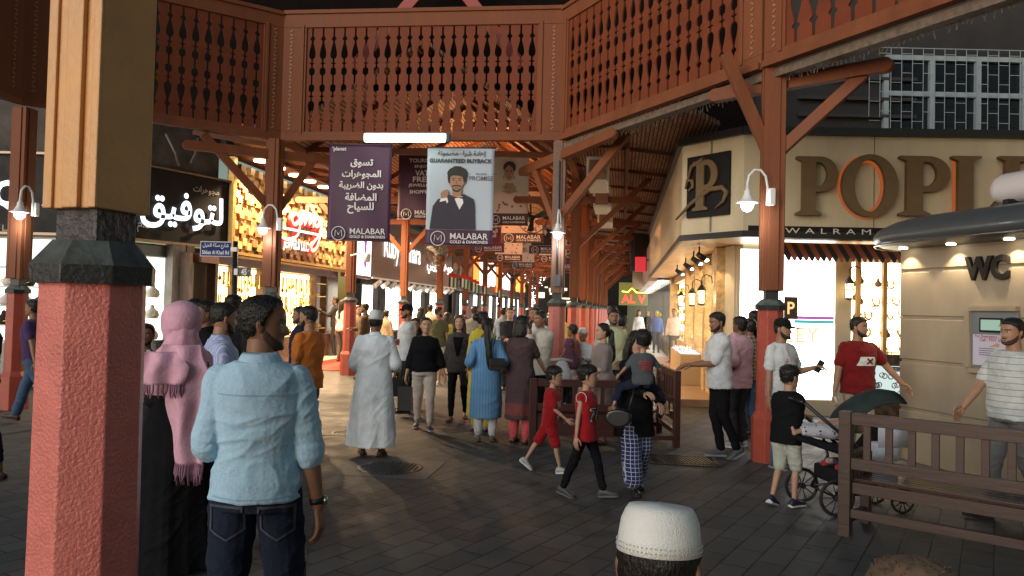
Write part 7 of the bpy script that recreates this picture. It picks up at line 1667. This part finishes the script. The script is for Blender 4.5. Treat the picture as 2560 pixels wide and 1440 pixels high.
c = person('boy in a white skullcap leaning over the bench back by the pillars', 1458, Y=13.2, H=1.46, yaw=-30, child=True, sk=S2_, hair='undercap', top=Shirt(WHITEC), bottom=Tr(WHITEC), R_=(-.2, -.3, 1.15), L_=(.15, -.32, 1.18), shoe=BRN_SH); kufi(c, (.66, .64, .60), .58)
c = person('small girl in a plum headscarf sitting on the edge-on bench', 1424, Y=11.6, H=1.38, yaw=180, sex='f', child=True, sk=S2_, hair='kid', pelvis=-.06, top=Tee(cloth('pale_pink_cotton', (.50, .38, .38)), name='top2'), bottom=Tr(CHAR), shoe=BLK_SH); hijab(c, cloth('plum_scarf', (.10, .035, .06), 'floral', (.2, .1, .1), 40), True, .2)
person('dark-haired child beyond the girl in the plum headscarf', 1432, Y=13.0, H=1.52, yaw=-120, child=True, sk=S2_, hair='kid', top=Tee(cloth('orange_pattern_tee', (.35, .14, .08), 'floral', (.1, .04, .03), 30)), bottom=Tr(CHAR), shoe=BLK_SH)
# ---- boys in red
c = person('small boy in a red tee and red shorts striding right with white trainers', 1372, 1180, H=1.15, yaw=84, child=True, sk=S3_, hair='kid', head=(4, 4, 0), top=dict(m=REDC, sleeve=.75, hem=.80, off=.030, loose=.03), bottom=dict(m=REDC, len=.98, loose=.040, name='shorts'), R_=(-.20, -.30, .96), L_=(.20, -.14, .95), fR=(-.09, -.20, 0, -6), fL=(.09, .42, .10, 38), shoe=WHT_SH, lean=5)
decal(c, fit(text('WANT', 1, 0, .03), 1), .0, 1.20 * c['b'], (-.55, -.85, 0), .16, ink('white', (.62, .62, .6)), 'print', .085); decal(c, fit(text('P.', 1, 0, .03), 1), .0, .99 * c['b'], (-.55, -.85, 0), .05, ink('white', (.62, .62, .6)), 'print', .07)
c = person('boy in a red sleeveless jersey numbered 76 and black trousers walking right', 1462, 1243, H=1.25, yaw=66, child=True, sk=S3_, hair='kid', head=(20, 4, 0), top=dict(m=cloth('red_jersey', (.32, .008, .012)), sleeve=.10, hem=.80, off=.022, loose=.01, flare=.15), bottom=Tr(BLACKC, loose=.012), R_=(-.26, .06, .76), L_=(.22, .0, .84), fR=(-.09, .30, .02, 14), fL=(.09, -.24, 0, -6), shoe=((.055, .058, .065), (.10, .10, .105)))
d_ = (-.45, -.9, 0)
decal(c, fit(text('76', 1, 0, .055), 1), .01, 1.16 * c['b'], d_, .185, ink('black', (.012, .012, .014)), 'number_shadow', .15, lift=.005); decal(c, fit(text('76', 1, 0, .028), 1), .01, 1.16 * c['b'], d_, .165, ink('white', (.62, .62, .6)), 'number', .135, lift=.008); decal(c, fit(text('76', 1, 0, -.004), 1), .01, 1.16 * c['b'], d_, .152, ink('black', (.012, .012, .014)), 'number_core', .118, lift=.011)
nb = MB()
for rr, zz in ((.088, 1.435), (.094, 1.425)): nb.tube([c['U']((rr * math.sin(a), .010 - rr * math.cos(a), zz - .075 * max(0, math.cos(a)) ** 1.3)) for a in [k * math.pi / 14 for k in range(29)]], .006, 6)
for k in 'RL':
    s_ = c['sh'][k]; nb.tube([s_ + V(((.02 if k == 'L' else -.02), .050 * math.cos(a), -.008 + .055 * math.sin(a))) for a in [q_ * math.pi / 10 for q_ in range(21)]], .0035, 5)
nb.build('jersey_trim', ink('white', (.62, .62, .6)), c['t'], local=True)
# ---- woman carrying a toddler
wy = ground(1583, 1236)
c = person('woman in black with navy checked trousers carrying a toddler on her front', X=wy.x + .02, Y=wy.y + .12, H=1.57, yaw=14, sex='f', sk=S3_, hair='long', head=(14, 12, 6), top=dict(m=BLACKC, sleeve=1.9, hem=.62, off=.024, flare=.10, name='tunic'), bottom=Tr(CHECKN, loose=.045, hemr=.085, len=1.82), R_=(-.03, -.34, 1.13), L_=(.14, -.33, 1.02), fR=(-.06, -.16, 0, 0), fL=(.08, .14, .02, 12), shoe=((.010, .010, .011), None, 1), extras={'hairlen': .30})
c = person('toddler in a grey GOOD BYE tee and jeans carried against the woman in black', X=wy.x + .04, Y=wy.y - .17, z=.655, H=.94, yaw=184, child=True, hh=.195, sk=S3_, hair='kid', top=dict(m=GTEE, sleeve=.72, hem=.88, off=.030, loose=.03), bottom=dict(m=NAVYJ, len=1.62, loose=.03, name='trousers'), R_=(-.42, -.25, 1.05), L_=(.38, -.30, 1.02), fR=(-.52, -.20, .30, 0), fL=(.50, -.16, .34, 0), shoe=TAN_SH, knee=(0, -1, .8))
RP_ = ink('coral_red', (.50, .035, .05)); decal(c, fit(text('GOOD', 1, 0, .02), 1), .01, 1.30 * c['b'], 'B', .13, RP_, 'print', .040); decal(c, fit(text('BYE', 1, 0, .02), 1), .02, 1.20 * c['b'], 'B', .09, RP_, 'print', .040)
# ---- right walkway
person('woman in a white top walking on the far right walkway', 1597, Y=34, H=1.80, yaw=5, sex='f', sk=S3_, hair='long', top=Shirt(WHITEC, name='blouse', collar=0), bottom=Tr(CHAR), shoe=BLK_SH, extras={'hairlen': .1})
person('man in a royal blue jacket and jeans walking on the far right walkway', 1640, 882, H=1.80, yaw=-8, sk=S3_, hair='fade', hairm=HAIRG, top=Shirt(BLUEJ), bottom=Tr(NAVYJ), shoe=BLK_SH, fR=(-.1, -.2, 0, 0), fL=(.1, .15, 0, 10))
person('man in black and pale trousers between the two far walkers', 1619, Y=36, H=1.80, yaw=-60, sk=S2_, hair='bald', top=Shirt(BLACKC), bottom=Tr(CREAMC), shoe=BLK_SH)
person('guard in a pale pink shirt standing on the step of the right shops', 1684, 905, z=.16, H=1.72, yaw=-20, sk=S2_, hair='fade', top=Shirt(cloth('pale_pink_shirt', (.52, .42, .40))), bottom=Tr(CHAR), shoe=BLK_SH)
# ---- right group
c = person('bearded man in a white polo and black trousers stepping left', 1796, 1143, H=1.78, yaw=-84, sk=S2_, hair='short', beard=1, head=(8, 10, 0), top=dict(m=WHITEC, sleeve=.85, hem=.84, off=.024, loose=.026, collar=1), bottom=Tr(BLACKC), R_=(-.12, -.36, 1.10), L_=(.08, -.38, 1.12), fR=(-.07, .06, 0, 0), fL=(.09, .20, .03, 25), shoe=((.085, .095, .10), (.25, .26, .27)), lean=3)
person('man in a pale pink shirt, hand at his mouth, behind the white polo man', 1846, 1118, H=1.73, yaw=-140, sk=S4_, hair='short', top=dict(m=PINKSH, sleeve=.9, hem=.80, off=.030, loose=.03, collar=1), bottom=Tr(CHAR, loose=.012), R_=(-.05, -.24, 1.46), L_=(.22, -.12, .95), shoe=((.3, .3, .3), (.6, .6, .58)))
person('tall man in black left of the red pillar, back to the camera', 1882, 1085, H=1.82, yaw=176, sk=S2_, hair='short', top=Shirt(BLACKC), bottom=Tr(BLACKC), shoe=BLK_SH)
person('man in a brown plaid shirt squeezed behind the pink shirt man', 1874, Y=11.2, H=1.70, yaw=-150, sk=S4_, hair='short', top=Shirt(PLAID), bottom=Tr(JEANS, loose=.01), shoe=BLK_SH, L_=(.2, -.2, .95))
c = person('bearded man in a black cap and a white tee with laurel print', 1950, 1168, H=1.72, yaw=34, fat=1.05, sk=S1_, hair='undercap', beard=1, head=(14, 2, 0), top=dict(m=WHITEC, sleeve=.70, hem=.84, off=.024, loose=.024), bottom=Tr(JEANS, loose=.01), R_=(-.28, -.03, .82), L_=(.20, -.30, 1.20), shoe=GRY_SH, elbow=(.1, .6, -.6)); baseball(c, cloth('black_cap_cloth'))
lr, lb2 = MB(), MB()
def leaf(a, s_): 
    x_, z_ = .105 * math.sin(a) * s_, -.105 * math.cos(a); return x_, z_
fdir = (.0, -1, 0)
def leafs(s_, mm, nm):
    loops = []
    for k in range(8):
        a = .25 + k * .27; x_, z_ = .11 * math.sin(a) * s_, -.11 * math.cos(a)
        for o in (-1, 1):
            ang = math.atan2(-math.cos(a + .5), math.sin(a + .5) * s_) + R(90) * s_ + o * .7; cx_, cz_ = x_ + .016 * math.cos(ang), z_ + .016 * math.sin(ang); dx_, dz_ = math.cos(ang), math.sin(ang)
            loops.append([(cx_ - dx_ * .015, cz_ - dz_ * .015), (cx_ - dz_ * .006, cz_ + dx_ * .006), (cx_ + dx_ * .015, cz_ + dz_ * .015), (cx_ + dz_ * .006, cz_ - dx_ * .006)])
    vs, fs = [], []
    for lp_ in loops: fs.append(list(range(len(vs), len(vs) + 4))); vs += [(x_, z_, 0) for x_, z_ in lp_]
    xs = [v_[0] for v_ in vs]; w_ = max(xs) - min(xs); decal(c, (vs, fs), (max(xs) + min(xs)) / 2, 1.20 * c['b'], fdir, w_, mm, nm)
leafs(-1, ink('print_red', (.42, .03, .07)), 'laurel_print'); leafs(1, ink('print_blue', (.10, .16, .28)), 'laurel_print')
PH = MB(); p = wm(c['t']) @ (c['wr']['L'] + V((0, -.07, .02))); o = MB().box(p, (.075, .012, .15), .4, 0, M.Rotation(.5, 3, 'Y')).build('phone', mat('phone_black', (.02, .02, .022), .2), bevel=.006); tag(o, 'dark phone held at chest height by the man in the laurel tee', 'phone')
c = person('boy in a black tee and pale shorts leaning on the stroller handle', 1962, 1264, H=1.30, yaw=128, child=True, sk=S3_, hair='kid', head=(-12, 4, 0), top=dict(m=BLACKC, sleeve=.72, hem=.80, off=.030, loose=.03), bottom=dict(m=STONE, len=.98, loose=.036, name='shorts'), R_=(-.06, -.36, 1.14), L_=(.14, -.36, 1.12), fR=(-.09, -.06, 0, 0), fL=(.09, .14, .03, 20), shoe=NVY_SH, lean=6)
c = person('bearded man in a dark red tee with a white chest emblem behind the stroller', 2146, Y=9.25, H=1.76, yaw=8, fat=1.06, sk=S1_, hair='fade', beard=.9, head=(38, 2, 0), top=dict(m=REDD, sleeve=.66, hem=.86, off=.024, loose=.022), bottom=Tr(KHAKI), R_=(-.34, -.05, .80), L_=(.52, -.12, .96), shoe=GRY_SH)
em_ = outline([[(-.5, -.25), (-.32, .25), (.5, .25), (.5, -.25)]]); decal(c, em_, .015, 1.245 * c['b'], 'F', .24, ink('white', (.62, .62, .6)), 'chest_emblem', .105)
arc_ = lambda s_: [(.30 * math.cos(a), s_ * (.42 - .34 * math.sin(a))) for a in [R(20 + 14 * k) for k in range(11)]] + [(.20 * math.cos(a), s_ * (.46 - .22 * math.sin(a))) for a in [R(160 - 14 * k) for k in range(11)]]
decal(c, outline([arc_(1)]), .055, 1.265 * c['b'], 'F', .09, REDD, 'chest_emblem', .042, lift=.010); decal(c, outline([arc_(-1)]), .055, 1.225 * c['b'], 'F', .09, REDD, 'chest_emblem', .042, lift=.010)
p = wm(c['t']) @ (c['wr']['R'] + V((0, -.03, -.10))); o = MB().lathe([(.028, -.05), (.036, .05), (.030, .05), (.001, -.045)], p, 16).build('paper_cup', WHITEC); tag(o, 'small white cup in the hand of the man in the dark red tee', 'cup')
c = person('man in a white tee with thin grey stripes walking left at the right edge', 2532, Y=6.9, H=1.785, yaw=-78, fat=1.06, belly=.02, sk=S1_, hair='short', beard=.35, head=(4, 2, 0), top=dict(m=STRW, sleeve=.72, hem=.88, off=.026, loose=.026), bottom=Tr(GREYC, loose=.012), R_=(-.20, -.34, .93), L_=(.22, .10, .86), fR=(-.09, -.18, 0, -5), fL=(.09, .26, .04, 25), shoe=BLK_SH)
# ---- foreground heads
bench((-.35, .78, 0), 0, 2.4, 'wooden bench under the two seated men in the foreground', .80)
c = person('seated man in a tall white embroidered skullcap at the bottom edge', X=xat(1650, 1300, 1.60), Y=1.60, H=1.74, pelvis=-.375, yaw=168, sk=S4_, hair='undercap', head=(-18, 4, 0), top=Shirt(WHITEC), bottom=Tr(WHITEC), fR=(-.12, -.45, 0, 0), fL=(.12, -.45, 0, 0), R_=(-.15, -.3, .95), L_=(.15, -.3, .95), shoe=BRN_SH)
kf = kufi(c, (.68, .69, .66), .66)
st_ = MB(); hh = c['hh']
for v, k in ((.70, 1.10), (.74, 1.108), (.80, 1.112)):
    cy_, W, D = interp(HEADT, min(v, .80))
    for i in range(60):
        a = 2 * math.pi * i / 60; kk_ = k * (1.0 if v < .8 else .985) + .012; p = V((W * kk_ * math.sin(a), cy_ - D * kk_ * math.cos(a) + .02, v + .10 * math.cos(a) * (-.25))) * hh; st_.ell(c['TH'](p), (.0013, .0013, .0016), n=5, m_=3)
st_.build('cap_embroidery', mat('cap_eyelets', (.42, .42, .40), .9), c['t'], local=True)
c = person('seated man with thinning cropped hair at the bottom right edge', X=xat(2292, 1400, 1.56), Y=1.56, H=1.70, pelvis=-.43, yaw=175, sk=S1_, hair='fade', hairm=mat('cropped_brown_hair', (.12, .075, .045), .8, var=.2, vscale=30), head=(0, 8, 0), top=Shirt(GREYC), bottom=Tr(CHAR), fR=(-.12, -.45, 0, 0), fL=(.12, -.45, 0, 0), R_=(-.15, -.3, .95), L_=(.15, -.3, .95), shoe=BRN_SH)
# ---- distant crowd
rq = random.Random(21)
crowd = [(1160, 30, 'm', CHAR, 'in charcoal far off by the third left pillar'), (1318, 36, 'f', REDC, 'in red deep in the arcade by the lit tree'), (1285, 46, 'm', BLUEJ, 'in blue at the far end of the arcade'), (1345, 27, 'm', PURP, 'in purple just left of the lamp pillar, deep in the arcade'), (1405, 26, 'f', YELK, 'in mustard glimpsed between the right-hand pillars'), (965, 23, 'm', KHAKI, 'in khaki by the white windows behind the capped man')]
for px, Y, sx, m_, lb in crowd:
    person('%s %s' % ('man' if sx == 'm' else 'woman', lb), px, Y=Y, H=rq.uniform(1.62, 1.8), yaw=rq.choice((0, 180, 20, 160, -30)), sex=sx, sk=rq.choice((S1_, S2_, S3_)), hair='short' if sx == 'm' else 'long', top=Shirt(m_), bottom=Tr(rq.choice((CHAR, NAVYJ, GREYC))), shoe=BLK_SH, fR=(-.1, -.12, 0, 0), fL=(.1, .12, 0, 8), extras={'hairlen': .15})
# ================================================================= BAGS
BAGB = mat('black_leather', (.012, .011, .013), .35, var=.2, bump=.3, bscale=120, bdist=.003)
def shopbag(px, py, Y, w_, h, label, rz=.2):
    p = at(px, py, Y); t = thing('shopping_bag', label, 'bag', p, rz, 'black paper shopping bags')
    mb = MB(); mb.loft([[V((x * w_ / 2 * k, y * .06 * k, z)) for x, y in ((-1, -1), (1, -1), (1, 1), (-1, 1))] for z, k in ((0, .96), (h, 1), (h, .97), (h * .9, .94))], 0, False); mb.build('bag_body', mat('black_paper', (.018, .02, .022), .4), t, local=True)
    hd = MB()
    for s_ in (-1, 1): hd.tube([(-w_ * .22, s_ * .05, h), (-w_ * .18, s_ * .03, h + .16), (0, 0, h + .21), (w_ * .18, s_ * .03, h + .16), (w_ * .22, s_ * .05, h)], .005, 5)
    hd.build('handle', BAGB, t, local=True)
Yb = ground(1012, 1030).y - .25
shopbag(993, 990, Yb, .27, .30, 'smaller dark shopping bag left of the capped man in a white tee'); shopbag(1013, 1026, Yb - .25, .24, .38, 'taller dark shopping bag in front of the capped man', -.1)
def handbag(p, w_, h, d_, label, rz, strap, round_=False, m_=BAGB):
    t = thing('handbag', label, 'handbag', p, rz)
    mb = MB()
    if round_:
        mb.loft([[V((w_ / 2 * k * math.cos(a), y, h * .5 * k * math.sin(a) * (1 if math.sin(a) < 0 else .72))) for a in [q_ * math.pi / 12 for q_ in range(24)]] for y, k in ((-d_ / 2, .86), (-d_ * .35, 1), (d_ * .35, 1), (d_ / 2, .86))])
        z_ = MB(); z_.tube([(w_ * .42 * math.cos(a), -d_ / 2 - .003, h * .36 * math.sin(a) * .7 + .01) for a in [R(20 + 14 * k) for k in range(11)]], .004, 5); z_.build('zip', mat('zip_metal', (.3, .3, .3), .3, metal=1), t, local=True)
    else: mb.box((0, 0, 0), (w_, d_, h)); mb.box((0, -d_ / 2 - .006, h * .18), (w_ * .98, .012, h * .6))
    mb.build('bag_body', m_, t, local=True, bevel=.012)
    if strap: MB().tube([V(q_) - V(p) if False else wm(t).inverted() @ V(q_) for q_ in strap], .009, 6).build('strap', m_, t, local=True)
g1 = ground(1212, 1104); Yk = g1.y - .24
handbag(at(1243, 911, Yk), .20, .16, .07, 'black shoulder bag on the back of the woman in the blue kurta', .05, [at(1226, 900, Yk), at(1233, 868, Yk + .02), at(1240, 840, Yk + .10)])
handbag(at(1546, 1042, wy.y - .30), .25, .20, .10, 'round black crossbody bag hanging from the woman carrying a toddler', -.2, [at(1572, 1025, wy.y - .28), at(1583, 985, wy.y - .22), at(1588, 950, wy.y - .14)], True)
handbag(at(1172, 945, 12.0), .26, .22, .10, 'dark tote bag on the arm of the woman in the grey cardigan', .2, [at(1165, 928, 12.0), at(1168, 890, 12.0), at(1164, 850, 12.1)])
p = at(1405, 925, 10.4); t = thing('cloth_bag', 'pale grey drawstring bag hanging on the bench behind the red tee boy', 'bag', p, 0); mb = MB(); mb.loft([[V((r * math.cos(a), r * .5 * math.sin(a), z_)) for a in [q_ * math.pi / 8 for q_ in range(16)]] for z_, r in ((-.22, .10), (-.18, .14), (-.05, .13), (.10, .07), (.14, .03))]); mb.build('bag_body', cloth('pale_bag_cloth', (.30, .30, .32)), t, local=True); MB().tube([(-.16, 0, .13), (0, -.02, .15), (.14, .02, .12)], .018, 6).build('strap', cloth('pale_bag_cloth'), t, local=True)
# ================================================================= STROLLER
sg = ground(2092, 1292); sdv = V((1, .10, 0)).normalized(); t = thing('stroller', 'black stroller with spoked wheels and dark green hood behind the nearest bench', 'stroller', (sg.x, sg.y, 0), math.atan2(sdv.y, sdv.x))
# local: x towards the front (image right), y away from the camera
def wheel(x, y, r, name='wheel'):
    tr = MB(); tr.tube([(x + r * .93 * math.cos(a), y, r + r * .93 * math.sin(a)) for a in [k * math.pi / 18 for k in range(37)]], r * .085, 8); o = tr.build(name, mat('tyre_rubber', (.012, .012, .012), .7), t, local=True)
    sp_ = MB()
    for k in range(10): a = k * math.pi / 5; sp_.tube([(x + .02 * math.cos(a), y, r + .02 * math.sin(a)), (x + r * .88 * math.cos(a), y, r + r * .88 * math.sin(a))], .0055, 5)
    sp_.tube([(x, y - .03, r), (x, y + .03, r)], .026, 10); sp_.tube([(x + r * .86 * math.cos(a), y, r + r * .86 * math.sin(a)) for a in [k * math.pi / 18 for k in range(37)]], .008, 6)
    sp_.build('spokes', mat('wheel_plastic', (.02, .02, .021), .4), o, local=True)
wheel(0, 0, .165); wheel(-.08, .50, .165); wheel(.68, .10, .115); wheel(.62, .44, .115)
SB = mat('stroller_frame', (.014, .014, .016), .35, metal=.3); f = MB()
for y in (.03, .47): 
    f.tube([(-.30, y, 1.00), (.18, y, .62), (.62, y, .24)], .016, 8); f.tube([(0, y, .165), (.16, y, .45), (.10, y, .66)], .015, 8); f.tube([(.62, y, .24), (.66, y, .12)], .014, 8); f.tube([(.0, y, .17), (.62, y, .22)], .012, 8)
f.tube([(-.30, .03, 1.0), (-.31, .25, 1.01), (-.30, .47, 1.0)], .02, 10); f.tube([(0, .02, .165), (0, .48, .165)], .012, 8)
f.build('frame', SB, t, local=True)
FB = cloth('black_stroller_fabric', (.014, .014, .016)); s_ = MB(); s_.loft([[V(q_) for q_ in r] for r in ([(-.16, .04, .60), (-.16, .46, .60), (-.16, .46, .66), (-.16, .04, .66)], [(.18, .03, .50), (.18, .47, .50), (.18, .47, .58), (.18, .03, .58)], [(.40, .04, .50), (.40, .46, .50), (.40, .46, .56), (.40, .04, .56)], [(.62, .06, .76), (.62, .44, .76), (.60, .44, .80), (.60, .06, .80)])]); s_.build('seat', FB, t, local=True, bevel=.02)
bk = MB(); bk.loft([[V(q_) for q_ in r] for r in ([(.0, .05, .26), (.0, .45, .26), (.0, .45, .40), (.0, .05, .40)], [(.42, .05, .24), (.42, .45, .24), (.42, .45, .36), (.42, .05, .36)])]); bk.build('basket', FB, t, local=True, bevel=.03)
ft_ = MB(); ft_.loft([[V(q_) for q_ in r] for r in ([(-.30, .06, .64), (-.30, .44, .64), (-.30, .44, .69), (-.30, .06, .69)], [(-.10, .05, .60), (-.10, .45, .60), (-.10, .45, .66), (-.10, .05, .66)])]); ft_.build('leg_rest', FB, t, local=True, bevel=.02)
hd = MB(); rows = []
for i in range(9):
    a = R(-8 + i * 14); rows.append([V((.56 - .40 * math.cos(a), .25 + .235 * math.sin(u), .68 + .42 * math.sin(a) * (.78 + .22 * math.cos(u) ** 2))) for u in [R(-90 + k * 20) for k in range(10)]])
hd.loft(rows, 0, True, caps=False, closed=False); o = hd.build('hood', cloth('dark_green_hood', (.030, .042, .040)), t, local=True); q_ = o.modifiers.new('t', 'SOLIDIFY'); q_.thickness = .012
bn = MB(); q2 = random.Random(4)
for k in range(16): bn.ell((q2.uniform(.02, .38), q2.uniform(.06, .42), .40 + q2.uniform(0, .06)), (q2.uniform(.03, .06), .04, .03), k % 3, 8, 5)
o = bn.build('basket_goods', [cloth('goods_red', (.3, .03, .03)), cloth('goods_floral', (.25, .16, .16), 'floral', (.5, .45, .42), 60), cloth('goods_dark', (.04, .03, .05))]); o.location = (sg.x, sg.y, 0); o.rotation_euler = (0, 0, math.atan2(sdv.y, sdv.x)); tag(o, 'jumble of patterned clothes in the basket under the stroller', 'clothes')
sh_ = MB(); sh_.loft([[V((x + .02 * math.sin(z_ * 30), y, z_)) for x, y in ((.26, -.02), (.56, -.03), (.60, .06), (.30, .06))] for z_ in (.50, .56, .66)], 0, True); sh_.loft([[V((x, y, z_)) for x, y in ((.36, -.03), (.66, -.04), (.66, .04), (.40, .04))] for z_ in (.62, .84)], 0, True)
o = sh_.build('muslin_cloth', cloth('white_muslin', (.48, .48, .52))); o.location = (sg.x, sg.y, 0); o.rotation_euler = (0, 0, math.atan2(sdv.y, sdv.x)); tag(o, 'white muslin cloth hung on the front of the stroller', 'cloth')
bl = MB(); bl.cap((-.20, .20, .73), .055, (.06, .20, .72), .075, 14); bl.cap((-.20, .32, .73), .05, (.06, .30, .72), .075, 14); b2 = crumple(remesh(bl, .012, 3), .006, 2)
ob = thing('person', 'small child lying in the stroller, legs in white patterned cotton', 'person', (sg.x, sg.y, 0), math.atan2(sdv.y, sdv.x)); b2.build('sleepsuit', cloth('baby_print', (.45, .46, .50), 'floral', (.05, .06, .12), 26), ob, local=True)
fm_ = MB(); fm_.cap((-.20, .20, .735), .026, (-.31, .19, .71), .024, 12); fm_.cap((-.31, .19, .70), .022, (-.33, .19, .755), .016, 10); fm_.cap((-.20, .32, .735), .026, (-.30, .33, .71), .024, 12); fm_.cap((-.30, .33, .70), .022, (-.32, .33, .755), .016, 10); fm_.cap((.0, .25, .74), .08, (.16, .25, .75), .09, 14); fm_.ell((.33, .25, .78), (.085, .075, .085)); b3 = remesh(fm_, .011, 2); b3.build('body', skin(S3_), ob, local=True)
